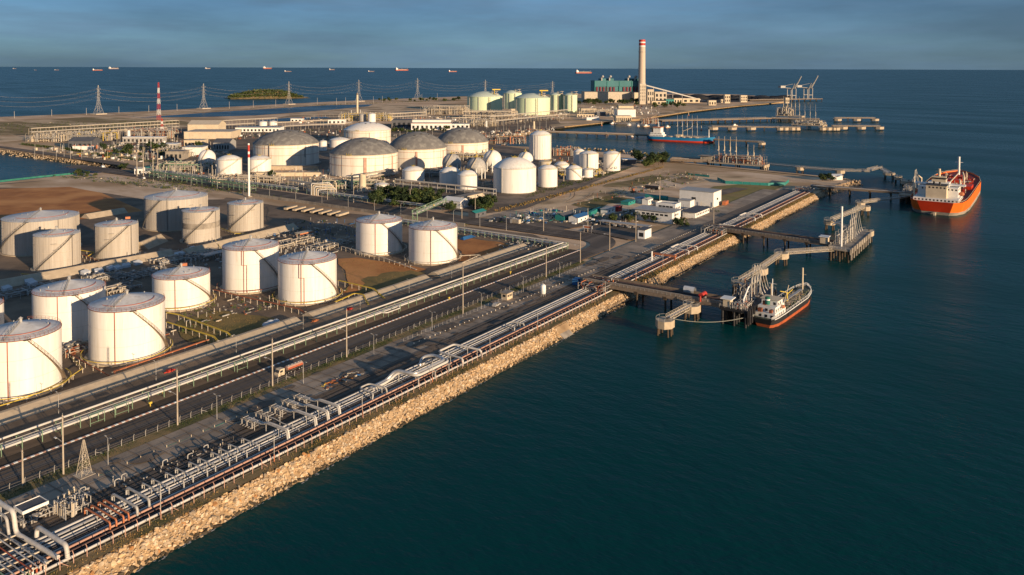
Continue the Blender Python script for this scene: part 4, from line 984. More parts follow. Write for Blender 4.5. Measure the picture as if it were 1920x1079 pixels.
for i in range(46):
    s = -112+i*2.9; b = thing('bollard', 'small pale bollard in the row along the track edge of the apron', 'bollard', s, 33.6-.02*(s+112), GZ, 0, 'bollards along the apron')
    obj('post', MB().tube([(0, 0, 0), (0, 0, .8)], .16, 6), 'cream', b); obj('cap', MB().lathe([(.2, .8), (.2, .9), (.02, .95)], 6), 'white_paint', b)
for i in range(34):
    s = 58+i*2.7; b = thing('bollard', 'small pale bollard in the row on the apron beyond the road bend', 'bollard', s, 27.0, GZ, 0, 'bollards beyond the bend')
    obj('post', MB().tube([(0, 0, 0), (0, 0, .8)], .16, 6), 'cream', b); obj('cap', MB().lathe([(.2, .8), (.2, .9), (.02, .95)], 6), 'white_paint', b)

# ---------------------------------------------------------------- poles and lamps
def wood_pole(label, x, y, h, arm=True):
    th = thing('utility_pole', label, 'pole', x, y, GZ, 0, 'tall utility poles')
    obj('pole', MB().tube([(0, 0, 0), (0, 0, h)], .24, 8, .17), 'wood_pole', th)
    if arm:
        obj('lamp_arm', MB().tube([(0, 0, h*.55), (-.2, 1.6, h*.55+.5), (-.3, 2.6, h*.55+.55)], .07, 6), 'galv', th)
        obj('lamp_head', MB().cbox(-.3, 3.0, h*.55+.52, .35, .9, .16), 'white_paint', th)
    obj('insulator', MB().tube([(0, 0, h), (0, 0, h+.5)], .06, 5).cbox(0, 0, h-.5, .12, 1.3, .12), 'steel', th)
    return th
for i, (u, vb, vt) in enumerate(((43, 914, 843), (119, 893, 777), (333, 800, 693), (511, 727, 635), (650, 672, 580), (868, 590, 497), (1024, 522, 462), (1088, 495, 436), (1143, 472, 416))):
    x, y = PX(u, vb); wood_pole(f'{ORD[i]} tall pole along the coast road verge, counted from the left', x, y, HT(u, vb, vt), i != 0)
for lb, u, vb, vt in (('tall pole in front of the container yard', 1019, 435, 396), ('tall pole by the orange sign', 1102, 436, 391), ('tall pole beside the white gatehouse', 1192, 455, 404), ('pole in front of the dark trees', 891, 404, 366), ('pole at the left end of the dark trees row', 866, 412, 384), ('pole behind the blue sheds', 1237, 379, 333), ('pole before the second jetty', 1338, 424, 388), ('pole in front of the white drum tank', 769, 384, 355), ('pole by the beige column', 663, 382, 346), ('pole left of the U-shaped white pipes', 614, 376, 346)):
    x, y = PX(u, vb); wood_pole(lb, x, y, HT(u, vb, vt), False)
def lamp(label, x, y, h, rz=0, group='lamps along the apron'):
    th = thing('street_lamp', label, 'street lamp', x, y, GZ, rz, group)
    obj('pole', MB().tube([(0, 0, 0), (0, 0, h)], .085, 8, .05), 'galv', th)
    for d in (-1, 1): obj('lamp_arm', MB().tube([(0, 0, h-.1), (0, d*.9, h+.25)], .05, 5), 'galv', th); obj('lamp_head', MB().cbox(0, d*1.2, h+.28, .25, .65, .12), 'galv', th)
    obj('base', MB().cbox(0, 0, .2, .7, .7, .4), 'concrete', th)
    return th
for i in range(8): lamp(f'{ORD[i]} slim street lamp on the inner edge of the apron, counted from the left', -221.7+31.4*i, 38.4, 7.2)
for i in range(8): lamp(f'{ORD[i]} slim lamp post on the service road behind the rack, from the left', -214+30*i, 78.5, 6.4, 0, 'lamps on the service road')
for i in range(9):
    s = -178+i*31
    if i > 5: s += 24
    th = thing('sea_lamp', f'{ORD[i]} lamp post standing at the sea fence, counted from the left', 'lamp post', s-50, 5.6, GZ, 0, 'lamp posts at the sea fence')
    obj('pole', MB().tube([(0, 0, 1.2), (0, 0, 7.0)], .09, 7), 'galv', th); obj('base_sleeve', MB().tube([(0, 0, 0), (0, 0, 2.2)], .17, 7), 'orange', th); obj('lamp_head', MB().cbox(0, .5, 7.0, .25, 1.1, .12), 'galv', th)
def lattice(label, x, y, h, b, tw, mt='galv', name='lattice_tower', cat='tower', levels=6, r=.08, arms=(), alt=None, rz=0.0, group=None):
    th = thing(name, label, cat, x, y, GZ, rz, group)
    segs = []
    for k in range(levels):
        f0, f1 = k/levels, (k+1)/levels; w0, w1 = b+(tw-b)*f0, b+(tw-b)*f1; z0, z1 = h*f0, h*f1
        M = MB(); c0 = [(w0*i, w0*j, z0) for i, j in ((-.5, -.5), (.5, -.5), (.5, .5), (-.5, .5))]; c1 = [(w1*i, w1*j, z1) for i, j in ((-.5, -.5), (.5, -.5), (.5, .5), (-.5, .5))]
        for i in range(4):
            j = (i+1) % 4; M.tube([c0[i], c1[i]], r, 4); M.tube([c0[i], c1[j]], r*.6, 4); M.tube([c0[j], c1[i]], r*.6, 4); M.tube([c1[i], c1[j]], r*.6, 4)
        obj('lattice_section', M, mt if not alt or k % 2 == 0 else alt, th)
    for z, l in arms:
        M = MB()
        for d in (-1, 1): M.tube([(0, 0, z+1.2), (0, d*l, z)], r*.9, 4); M.tube([(0, 0, z-.6), (0, d*l, z)], r*.9, 4); M.tube([(0, d*l, z), (0, d*l, z-2)], r*.9, 4)
        obj('cross_arm', M, mt, th)
    obj('footing', MB().cbox(0, 0, .2, b*1.35, b*1.35, .5), 'beige', th)
    return th
lattice('small free-standing lattice mast beside the near road verge', *PX(158, 893), 9.0, 2.7, .25, 'beige', levels=6, r=.05)

# ---------------------------------------------------------------- vehicles and things on the apron and road
tk = thing('tanker_truck', 'tanker truck with white cab and rusty red barrel on the coast road', 'truck', -158.6, 49.7, GZ+.2); tk.scale = (.82, .82, .82)
cabm = MB()
prof = [(-2.0, .55), (2.0-.9, .55), (1.1, 3.05), (-.7, 3.15), (-1.25, 2.9), (-1.75, 1.75), (-2.0, 1.6)]
cabm.add([(x, -1.2, z) for x, z in prof]+[(x, 1.2, z) for x, z in prof], [tuple(range(7)), tuple(range(13, 6, -1))]+[(i, i+7, (i+1) % 7+7, (i+1) % 7) for i in range(7)])
cabo = obj('cab', cabm, 'cream', tk)
obj('windscreen', MB().add([(-1.72, -1.05, 1.85), (-1.72, 1.05, 1.85), (-1.27, 1.05, 2.8), (-1.27, -1.05, 2.8)], [(0, 3, 2, 1)]), 'glass', cabo, loc=(-.05, 0, 0))
obj('side_window', MB().box(-1.1, .2, -1.23, -1.2, 1.8, 2.6), 'glass', cabo); obj('bumper', MB().box(-2.12, -1.9, -1.15, 1.15, .35, .8), 'steel', cabo)
obj('chassis', MB().box(1.1, 10.8, -.5, .5, .75, 1.1), 'dark_steel', tk)
br_ = MB(); prf = [(math.cos(a)*1.22, 1.35+.75+math.sin(a)*.8) for a in [i*math.pi/8 for i in range(16)]]
br_.add([(2.9, y, z) for y, z in prf]+[(10.6, y, z) for y, z in prf], [(i, (i+1) % 16, (i+1) % 16+16, i+16) for i in range(16)], True)
br_.add([(2.9, y, z) for y, z in prf], [tuple(reversed(range(16)))]); br_.add([(10.6, y, z) for y, z in prf], [tuple(range(16))])
bo = obj('barrel', br_, 'pipe_pink', tk)
obj('barrel_top', MB().box(3.2, 10.4, -.62, .62, 2.82, 2.98), 'steel', bo); obj('red_stripe', MB().box(3.0, 10.5, -1.235, -1.205, 1.75, 2.45).box(3.0, 10.5, 1.205, 1.235, 1.75, 2.45), 'red_pipe', bo)
for k in range(4): obj('hatch', MB().lathe([(.32, 2.98), (.32, 3.15), (.02, 3.2)], 10, (4+k*1.7, 0, 0)), 'galv', bo)
for x in (-.9, 3.2, 4.4, 8.6, 9.8):
    for y in (-1.0, 1.0): 
        wo_ = obj('wheel', MB().tube([(x, y-.18, .5), (x, y+.18, .5)], .52, 14), 'tyre', tk); obj('rim', MB().tube([(x, y-.2, .5), (x, y+.2, .5)], .26, 10), 'galv', wo_)
def car(label, x, y, rz, mt, z=GZ+.6):
    th = thing('parked_car', label, 'car', x, y, z, rz, 'cars')
    P = [(-2.2, .35), (2.2, .35), (2.2, .9), (1.2, 1.0), (.7, 1.45), (-1.3, 1.5), (-2.0, 1.0), (-2.2, .9)]
    b = MB().add([(x_, -.85, z_) for x_, z_ in P]+[(x_, .85, z_) for x_, z_ in P], [tuple(range(8)), tuple(range(15, 7, -1))]+[(i, i+8, (i+1) % 8+8, (i+1) % 8) for i in range(8)])
    bo_ = obj('body', b, mt, th)
    obj('windows', MB().box(-1.3, .75, -.87, -.855, 1.0, 1.38).box(-1.3, .75, .855, .87, 1.0, 1.38).add([(1.17, -.75, 1.03), (1.17, .75, 1.03), (.74, .72, 1.42), (.74, -.72, 1.42)], [(0, 1, 2, 3)]), 'glass', bo_, loc=(.02, 0, .01))
    for wx in (-1.35, 1.4):
        for wy in (-.75, .75): obj('wheel', MB().tube([(wx, wy-.12, .33), (wx, wy+.12, .33)], .33, 12), 'tyre', th)
    return th
car('pale grey car parked on the apron beside the guard booth', -57.8, 35.6, .1, 'galv')
car('white pickup on the yard behind the zigzag tanks', *PX(612, 456), .9, 'white_paint')
car('white car at the left end of the inland road', *PX(269, 337), 1.4, 'white_paint')
car('white car on the lagoon road', *PX(265, 305), 2.4, 'white_paint')
car('yellow car on the lagoon road', *PX(202, 297), 2.4, 'yellow')
car('second yellow car nearer the lagoon bridge', *PX(148, 291), 2.4, 'yellow')
for i, (u, v) in enumerate(((1105, 413), (1112, 416), (1120, 419), (1040, 405), (1062, 404), (990, 412), (952, 415))):
    car(f'{ORD[i]} white car parked near the blue-roofed sheds, counted as they stand from the sign', *PX(u, v), .3, 'white_paint' if i % 2 else 'galv')
def house(name, label, cat, x, y, sx, sy, h, wall='white_paint', roof='galv', kind='flat', win=(), door=None, rz=0.0, over=.5, z=GZ+.5, rise=None):
    th = thing(name, label, cat, x, y, z, rz)
    a, b = sx/2, sy/2
    wl = MB().box(-a, a, -b, b, -.6, h); wo_ = obj('wall', wl, wall, th)
    if kind == 'flat': obj('roof', MB().box(-a-over, a+over, -b-over, b+over, h+.02, h+.35), roof, th)
    elif kind == 'parapet':
        obj('roof', MB().box(-a+.3, a-.3, -b+.3, b-.3, h+.02, h+.12), roof, th)
        obj('parapet', MB().box(-a-.05, a+.05, -b-.05, -b+.25, h, h+.9).box(-a-.05, a+.05, b-.25, b+.05, h, h+.9).box(-a-.05, -a+.25, -b+.25, b-.25, h, h+.9).box(a-.25, a+.05, -b+.25, b-.25, h, h+.9), wall, th)
    elif kind == 'gable':
        r = rise or min(a, b)*.4
        if sx >= sy:
            obj('roof', MB().add([(-a-over, -b-over, h-.1), (a+over, -b-over, h-.1), (a+over, 0, h+r), (-a-over, 0, h+r), (-a-over, b+over, h-.1), (a+over, b+over, h-.1)], [(0, 1, 2, 3), (3, 2, 5, 4)]), roof, th)
            obj('gable', MB().add([(-a, -b, h), (-a, b, h), (-a, 0, h+r-.1), (a, -b, h), (a, b, h), (a, 0, h+r-.1)], [(0, 2, 1), (3, 4, 5)]), wall, th)
        else:
            obj('roof', MB().add([(-a-over, -b-over, h-.1), (-a-over, b+over, h-.1), (0, b+over, h+r), (0, -b-over, h+r), (a+over, -b-over, h-.1), (a+over, b+over, h-.1)], [(0, 3, 2, 1), (3, 4, 5, 2)]), roof, th)
            obj('gable', MB().add([(-a, -b, h), (a, -b, h), (0, -b, h+r-.1), (-a, b, h), (a, b, h), (0, b, h+r-.1)], [(0, 1, 2), (3, 5, 4)]), wall, th)
    elif kind == 'shed':
        obj('roof', MB().add([(-a-over, -b-over, h+.05), (a+over, -b-over, h+.05), (a+over, b+over, h+1.2), (-a-over, b+over, h+1.2), (-a-over, -b-over, h-.2), (a+over, -b-over, h-.2), (a+over, b+over, h+.95), (-a-over, b+over, h+.95)], [(0, 1, 2, 3), (7, 6, 5, 4), (0, 4, 5, 1), (1, 5, 6, 2), (2, 6, 7, 3), (3, 7, 4, 0)]), roof, th)
    # windows: (side, along, z, w, h)
    for sd, u, zz, w_, hh in win:
        if sd == 's': q = MB().box(u-w_/2, u+w_/2, -b-.04, -b+.02, zz, zz+hh)
        elif sd == 'n': q = MB().box(u-w_/2, u+w_/2, b-.02, b+.04, zz, zz+hh)
        elif sd == 'w': q = MB().box(-a-.04, -a+.02, u-w_/2, u+w_/2, zz, zz+hh)
        else: q = MB().box(a-.02, a+.04, u-w_/2, u+w_/2, zz, zz+hh)
        obj('window', q, 'glass', wo_)
    if door:
        sd, u, w_, hh = door
        q = MB().box(u-w_/2, u+w_/2, -b-.06, -b+.02, 0, hh) if sd == 's' else MB().box(-a-.06, -a+.02, u-w_/2, u+w_/2, 0, hh)
        obj('door', q, 'dark_steel', wo_)
    return th
house('guard_booth', 'small cream guard booth on the apron by the coast road', 'booth', -45.8, 38.6, 4.2, 3.0, 2.7, 'cream', 'concrete', 'flat', [('s', -1.2, 1.1, .9, 1.0), ('s', .2, 1.1, .9, 1.0), ('w', 0, 1.1, 1.4, 1.0), ('s', 1.4, 1.1, .6, 1.0)])
vt = thing('upright_tank', 'small white upright tank on legs beside the coastal pipes', 'tank', -33.9, 27.6, GZ+.5)
obj('shell', MB().rev([(.02, .9), (.8, 1.0), (1.15, 1.35), (1.15, 4.6), (.8, 5.1), (.02, 5.3)], 20), 'white_paint', vt)
for k in range(4): obj('leg', MB().tube([pol(.9, k*math.pi/2+.7, -.5), pol(.9, k*math.pi/2+.7, 1.4)], .1, 6), 'steel', vt)
obj('nozzle', MB().tube([(0, 0, 5.2), (0, 0, 5.8)], .15, 6), 'steel', vt); obj('fill_pipe', pipe([(1.4, 0, -.4), (1.4, 0, 4.0), (1.0, 0, 4.0)], .08, 6, .3), 'steel', vt)
def container(label, x, y, rz, mt, l=6.1, w_=2.44, h=2.6, z=GZ+.5, group=None):
    th = thing('container', label, 'container', x, y, z, rz, group)
    obj('body', MB().box(-l/2, l/2, -w_/2, w_/2, 0, h), mt, th)
    rb = MB()
    k = int(l/.5)
    for i in range(k): rb.box(-l/2+.25+i*.5-.09, -l/2+.25+i*.5+.09, -w_/2-.05, -w_/2, .15, h-.15).box(-l/2+.25+i*.5-.09, -l/2+.25+i*.5+.09, w_/2, w_/2+.05, .15, h-.15)
    obj('side_ribs', rb, mt, th); obj('door_bars', MB().tube([(l/2+.05, -.4, .2), (l/2+.05, -.4, h-.2)], .04, 4).tube([(l/2+.05, .4, .2), (l/2+.05, .4, h-.2)], .04, 4), 'steel', th)
    return th
container('bright blue box container at the root of the first jetty', -8.5, 25.5, .2, 'blue_paint', 4.5)
# debris heap
db = thing('debris_heap', 'heap of yellow, blue and brown debris beside the bundle', 'debris', -148, 30.5)
for mt, n_ in (('yellow', 5), ('blue_paint', 5), ('brown_dirt', 40), ('beige', 26), ('rust', 12), ('mud', 20)):
    M = MB()
    for i in range(n_): M.cbox(R_.uniform(-10, 6), R_.uniform(-2, 2), R_.uniform(.1, .6), R_.uniform(.4, 1.5), R_.uniform(.3, .8), R_.uniform(.15, .5), R_.uniform(0, 3))
    obj('debris', M, mt, db, kind='stuff')
wr = thing('wrapped_pallets', 'white plastic-wrapped heap on the bund verge', 'pallets', *PX(508, 608))
obj('wrapped_load', MB().sphere((-2.2, 0, 0), 1.7, 12, 6, .8, 0.0).sphere((.2, .5, 0), 1.9, 12, 6, .8, 0.0).sphere((2.6, .2, 0), 1.5, 12, 6, .9, 0.0), 'tarp', wr)
wr = thing('wrapped_pallets', 'pale wrapped heap beside the bund left of the orange pipes', 'pallets', *PX(192, 718))
obj('wrapped_load', MB().sphere((-1.2, 0, 0), 1.4, 12, 6, .8, 0.0).sphere((.9, .3, 0), 1.3, 12, 6, .8, 0.0), 'tarp', wr)
wr = thing('tarpaulin', 'dark blue tarpaulin over a pile beside the last white tank', 'tarpaulin', *PX(876, 448))
obj('cover_sheet', MB().add([(-6, -2, .4), (6, -2, .4), (5, 2, .5), (-5, 2, .5), (-4, 0, 1.8), (4, 0, 1.6)], [(0, 1, 5, 4), (1, 2, 5), (2, 3, 4, 5), (3, 0, 4)]), 'blue_paint', wr)
sp = thing('scrap_heap', 'heap of grey scrap and pale rubble beside the inland rack', 'scrap', *PX(978, 462))
for mt, n_ in (('steel', 50), ('galv', 40), ('slate', 40), ('beige', 18)):
    M = MB()
    for i in range(n_): M.cbox(R_.gauss(0, 9), R_.gauss(0, 5), R_.uniform(.1, .9), R_.uniform(.4, 2.5), R_.uniform(.3, 1.2), R_.uniform(.2, .9), R_.uniform(0, 3))
    obj('scrap', M, mt, sp, kind='stuff')
for lb, u, v, mt in (('orange valve box at the bund end of the rust pipes', 590, 605, 'orange'), ('red valve box on the service road', 655, 583, 'red_paint'), ('red valve box on the service road near the hydrants', 318, 700, 'red_paint')):
    th = thing('valve_box', lb, 'valve', *PX(u, v)); obj('box', MB().cbox(0, 0, .9, 1.7, 1.3, 1.0), mt, th); obj('pipes', MB().tube([(-2, 0, .6), (2, 0, .6)], .2, 6).tube([(0, -.4, 0), (0, -.4, 1.6)], .12, 6), mt, th)
# trailers parked behind the clad tanks
for i in range(7):
    u = 545+i*16.2; v = 394+i*2.05
    x, y = PX(u, v); th = thing('trailer', f'{ORD[i]} brown flatbed trailer in the row by the concrete wall, from the left', 'trailer', x, y, GZ, math.pi*.07, 'parked trailers')
    obj('bed', MB().box(-6, 6, -1.25, 1.25, 1.1, 2.4), 'concrete_warm', th); obj('chassis', MB().box(-5.8, 5.8, -.5, .5, .7, 1.1), 'dark_steel', th)
    for wx in (-4.5, -3.3, 4.5):
        for wy in (-1, 1): obj('wheel', MB().tube([(wx, wy-.2, .5), (wx, wy+.2, .5)], .5, 10), 'tyre', th)
wl = thing('concrete_wall', 'pale concrete panel wall along the inland road behind the trailers', 'wall', 0, 0)
pm_ = MB().box(68.6, 68.9, 0, 3.7, 0, 2.4).mesh('wall_panel'); pm_.materials.append(MATS['concrete'])
for i in range(55): obj('wall_panel', pm_, None, wl, loc=(0, 150+i*4.0, 0))
hd = MB()
for i in range(420):
    y = R_.uniform(150, 420); c = Vector((R_.uniform(71.5, 74), y, R_.uniform(.1, .9)))
    if int(y/4) % 3: 
        for k in range(3): d = Vector((R_.gauss(0, .5), R_.gauss(0, .5), R_.gauss(0, .35))); e = Vector((R_.gauss(0, .5), R_.gauss(0, .5), R_.gauss(0, .35))); hd.add([c, c+d, c+e], [(0, 1, 2)])
tag(obj('hedge_row', hd, 'leaf', kind='stuff', loc=(0, 0, GZ)), 'clipped green shrubs between wall and inland road', 'hedge')
sh = thing('open_shelter', 'flat-roofed open shelter in the dark middle of the tank farm', 'shelter', *PX(400, 486))
obj('roof', MB().box(-6, 6, -2.6, 2.6, 3.0, 3.25), 'galv', sh)
for dx in (-5.5, -1.8, 1.8, 5.5):
    for dy in (-2.3, 2.3): obj('post', MB().tube([(dx, dy, 0), (dx, dy, 3)], .14, 6), 'steel', sh)
sh = thing('open_shelter', 'small canopy with rust-red underside beside the yard lamps', 'shelter', *PX(570, 446))
obj('roof', MB().box(-5, 5, -2.4, 2.4, 3.2, 3.5), 'cream', sh); obj('fascia', MB().box(-5.05, 5.05, -2.45, -2.41, 2.7, 3.4), 'orange', sh)
for dx in (-4, 4):
    for dy in (-2, 2): obj('post', MB().tube([(dx, dy, 0), (dx, dy, 3.2)], .14, 6), 'rust', sh)

# ---------------------------------------------------------------- offices and sheds near the bend
W0 = PX(1263, 388); W1 = PX(1335, 391)
house('warehouse', 'tall white windowless warehouse beyond the office', 'building', 236, 60, 16, 26, 10.2, 'white_paint', 'galv', 'flat', [('s', 0, 4, 3, 1.5), ('w', 2, 3.6, 3.2, 2)], over=.4)
ofi = house('office_building', 'white two-storey office with flat overhanging roof', 'building', 160, 60, 14, 26, 6.8, 'white_paint', 'galv', 'flat', [('s', i*1.8-2.7, 3.9, 1.1, 1.3) for i in range(4)]+[('s', i*1.8-2.7, 1.0, 1.1, 1.3) for i in range(4)]+[('w', i*3.2-9, 4.0, 2.2, 1.2) for i in range(6)], over=1.2)
house('stair_block', 'white stair block rising behind the office roof', 'building', 172.5, 58, 9, 14, 9.0, 'white_paint', 'galv', 'parapet', [('s', i*2.4-2.4, z_, 1.3, 1.3) for i in range(3) for z_ in (1, 3.6, 6.2)]+[('w', i*2.6-4, 6.6, 2.2, 1.6) for i in range(4)])
house('canteen', 'low white building with dark slate roof right of the office', 'building', 192, 46, 26, 9, 3.4, 'white_paint', 'slate', 'flat', [('s', i*3-10, 1.1, 1.6, 1.2) for i in range(8)], over=1.0)
house('plant_room', 'small white block in front of the warehouse', 'building', 214, 62, 8, 9, 5.5, 'white_paint', 'galv', 'flat', [], over=.3)
gt = house('gatehouse', 'white gatehouse with dark flat roof beside the car park', 'building', 104, 43.5, 9, 4.6, 5.0, 'white_paint', 'slate', 'flat', [('w', 0, 1.0, 2.8, 2.4)], over=.4)
cp = thing('car_port', 'long thin car port roof left of the gatehouse', 'car port', 124, 66, GZ+.4)
obj('roof', MB().box(-2.6, 2.6, -17, 17, 2.6, 2.85), 'galv', cp)
for i in range(8): obj('post', MB().tube([(-2, -16.5+i*4.7, -.4), (-2, -16.5+i*4.7, 2.6)], .1, 6), 'galv', cp)
sheet('car_park', [(92, 46), (120, 46), (128, 84), (100, 84)], 'asphalt')
for i in range(6): car(f'{ORD[i]} dark car under the long car port, from the gatehouse', 123.5, 52+i*5, 0, 'slate' if i % 2 else 'galv')
sg = thing('road_sign', 'orange and white sign board at the road bend', 'sign', *PX(1102, 437)); obj('board', MB().box(-.1, .1, -3.2, 3.2, 2.6, 4.4), 'white_paint', sg); obj('orange_field', MB().box(-.15, -.1, -2.4, 2.4, 2.9, 4.1), 'orange', sg)
for dy in (-2.5, 2.5): obj('post', MB().tube([(0, dy, 0), (0, dy, 2.6)], .12, 6), 'galv', sg)
SH = [('blue-roofed shed left of the orange sign', 1085, 416, 14, 7, 3.4, 'white_paint', 'blue_paint'), ('teal-roofed shed left of the blue-roofed one', 1058, 413, 12, 7, 3.2, 'teal_paint', 'slate'), ('white portable cabin in the middle of the bare yard', 1140, 400, 12, 5, 3.0, 'white_paint', 'galv'), ('dark red cabin beside the white portable cabin', 1158, 396, 6, 4, 2.8, 'red_paint', 'red_paint'),
    ('white cabin with blue trim before the warehouse', 1200, 380, 7, 5, 3.0, 'white_paint', 'blue_paint'), ('second white cabin with blue trim, right one', 1214, 383, 8, 5, 3.4, 'white_paint', 'galv'), ('flat teal-roofed lean-to left of the blue-trim cabins', 1178, 383, 12, 6, 1.8, 'teal_paint', 'teal_paint'), ('green-roofed shed at the left of the container yard', 895, 407, 12, 6, 3.2, 'slate', 'teal_paint'),
    ('white-roofed house among the dark trees', 855, 388, 16, 10, 4.6, 'white_paint', 'white_paint'), ('long low white shed behind the dark trees', 880, 373, 30, 7, 2.6, 'beige', 'concrete')]
for lb, u, v, sx, sy, h, wl_, rf in SH:
    x, y = PX(u, v); house('shed', lb, 'shed', x, y, sx, sy, h, wl_, rf, 'gable' if h > 3.1 else 'flat', [('s', -sx*.2, 1.0, 1.4, 1.1), ('s', sx*.2, 1.0, 1.4, 1.1)], rz=math.pi/2 if h > 4 else 0, over=.4)
container('orange container beside the warehouse', 243, 43.5, .1, 'orange', 9)
container('green container in the container yard', *PX(1110, 404), .1, 'teal_paint', 9)
container('blue container behind the blue-roofed shed', *PX(1092, 409), .1, 'blue_paint', 12)
container('dark green container in the shadow of the bare yard', *PX(1120, 399), .1, 'teal_paint', 12)
container('grey container row left of the container yard', *PX(945, 418), 1.5, 'slate', 12)
container('pale container left of the container yard', *PX(968, 420), 1.5, 'beige', 6)
cy = thing('green_cylinder', 'green horizontal cylinder tank on the bare yard', 'tank', *PX(1232, 375)); obj('shell', MB().tube([(-1, -9, 2), (-1, 9, 2)], 1.8, 14), 'teal_paint', cy); obj('cradle', MB().cbox(-1, -5, .6, 2, .6, 1.2).cbox(-1, 5, .6, 2, .6, 1.2), 'concrete', cy)
tkb = thing('tanker_trailer', 'black tanker trailer parked on the bare yard', 'trailer', *PX(1223, 356)); obj('barrel', MB().tube([(0, -6, 2.1), (0, 6, 2.1)], 1.3, 14), 'hull_and_shade_black', tkb); obj('end_cap', MB().tube([(0, -6.1, 2.1), (0, -6.0, 2.1)], 1.25, 14), 'galv', tkb)
for wy in (-4.5, -3.2, 4): obj('wheel', MB().tube([(-1, wy, .5), (1, wy, .5)], .5, 10), 'tyre', tkb)
ex = thing('excavator', 'small brown digger on the bare yard', 'excavator', *PX(1187, 361), GZ, 1.0); obj('cab', MB().box(-1, 1, -.9, .9, 1.2, 3.2), 'rust', ex); obj('tracks', MB().box(-2, 2, -1.5, -.8, 0, .9).box(-2, 2, .8, 1.5, 0, .9), 'tyre', ex); obj('boom', MB().tube([(.8, 0, 2), (3.5, 0, 4.5), (6, 0, 3.0), (6.3, 0, .6)], .3, 6), 'rust', ex)
def hoarding(label, ps, h, mt='teal_paint'):
    th = thing('hoarding', label, 'fence', 0, 0); P = [Vector(p) for p in ps]
    for a, b in zip(P[:-1], P[1:]):
        k = max(1, int((b-a).length/6)); d = (b-a)/k; ang = math.atan2(d.y, d.x)
        for i in range(k):
            c = a+d*(i+.5); obj('panel', MB().cbox(c.x, c.y, h/2, d.length*.98, .12, h, ang), mt, th)
    return th
hoarding('teal sheet hoarding round the end of the dry grass field', pxp((1345, 338), (1360, 345), (1440, 349), (1472, 348), (1479, 342)), 2.6)
hoarding('short teal hoarding behind the bare yard', pxp((1290, 329), (1330, 333)), 2.0)
hoarding('green painted sea wall along the near side of the lagoon', pxp((-120, 355), (0, 342), (70, 334), (140, 327)), 1.6, 'net_green')
hoarding('teal hoarding left of the blue-roofed shed', pxp((1100, 400), (1128, 394)), 2.4)

# ---------------------------------------------------------------- vegetation
def tree_proto(name, seed, h, w_, leaf):
    q = random.Random(seed); th = thing(name, '', 'tree', 0, 0, -500)
    tr_ = MB().tube([(0, 0, 0), (.1, .05, h*.3), (.05, .15, h*.55)], .2, 6, .1)
    for k in range(5):
        a = k*1.26+q.random(); tr_.tube([(0, 0, h*.28), (math.cos(a)*w_*.3, math.sin(a)*w_*.3, h*.55), (math.cos(a)*w_*.42, math.sin(a)*w_*.42, h*.7)], .09, 5, .03)
    obj('trunk', tr_, 'bark', th)
    cr_ = MB(); cl = [(q.gauss(0, w_*.22), q.gauss(0, w_*.22), h*q.uniform(.42, .88), w_*q.uniform(.16, .28)) for _ in range(14)]
    for i in range(520):
        c = q.choice(cl); d = Vector((q.gauss(0, 1), q.gauss(0, 1), q.gauss(0, .8))).normalized()*c[3]*q.uniform(.5, 1.05)
        p = Vector(c[:3])+d; s_ = q.uniform(.16, .36)
        e = Vector((q.gauss(0, 1), q.gauss(0, 1), q.gauss(0, 1))).normalized(); f = e.cross(d).normalized() if e.cross(d).length > .01 else Vector((1, 0, 0))
        cr_.add([p-e*s_-f*s_, p+e*s_-f*s_*.6, p+e*s_*.8+f*s_, p-e*s_*.7+f*s_], [(0, 1, 2, 3)])
    obj('crown', cr_, leaf, th)
    return th
TP = [tree_proto('leafy_tree', 1, 6.5, 6, 'leaf'), tree_proto('leafy_tree', 2, 5.2, 5.5, 'leaf_dark'), tree_proto('leafy_tree', 3, 7.5, 6, 'leaf_dark'), tree_proto('bushy_tree', 4, 4.2, 5, 'leaf')]
def plant(lb, grp, pts, sc0=1.0, sc1=1.35):
    for i, (u, v) in enumerate(pts):
        x, y = PX(u, v); o = dup(R_.choice(TP), x, y, GZ, R_.uniform(0, 6), lb, R_.uniform(sc0, sc1)); o['group'] = grp; o['category'] = 'tree'
plant('dark green tree in the dense clump below the small white tanks', 'trees in the dark clump', [(700+R_.uniform(0, 130), 374+R_.uniform(-5, 14)) for _ in range(50)], 1.0, 1.5)
plant('dark green tree beside the white-roofed house', 'trees by the white-roofed house', [(845+R_.uniform(-8, 12), 395+R_.uniform(0, 6)) for _ in range(4)]+[(880+R_.uniform(0, 60), 388+R_.uniform(-4, 10)) for _ in range(14)], .9, 1.4)
plant('green tree in the clump at the harbour corner right of the white tanks', 'trees at the harbour corner', [(1195+R_.uniform(0, 50), 305+R_.uniform(-3, 10)) for _ in range(16)], 1.3, 2.0)
plant('tree among the office gardens', 'office garden trees', [(1140+R_.uniform(0, 12), 413+R_.uniform(0, 5)) for _ in range(3)]+[(1170+R_.uniform(0, 55), 410+R_.uniform(0, 9)) for _ in range(9)]+[(1255+R_.uniform(0, 40), 422+R_.uniform(-2, 4)) for _ in range(6)], .6, .95)
plant('tree in the green belt before the power station', 'power station trees', [(1085+R_.uniform(0, 115), 193+R_.uniform(0, 5)) for _ in range(30)]+[(1225+R_.uniform(0, 60), 200+R_.uniform(-2, 5)) for _ in range(10)], 1.6, 2.6)
plant('roadside tree beside the lagoon road', 'lagoon road trees', [(150+R_.uniform(0, 230), 282+R_.uniform(-4, 14)+0) for _ in range(26)], 1.0, 1.6)
plant('shrub by the lagoon corner', 'lagoon corner shrubs', [(140+R_.uniform(0, 40), 329+R_.uniform(-3, 4)) for _ in range(7)]+[(228+R_.uniform(0, 15), 315+R_.uniform(-2, 4)) for _ in range(5)], .6, .9)
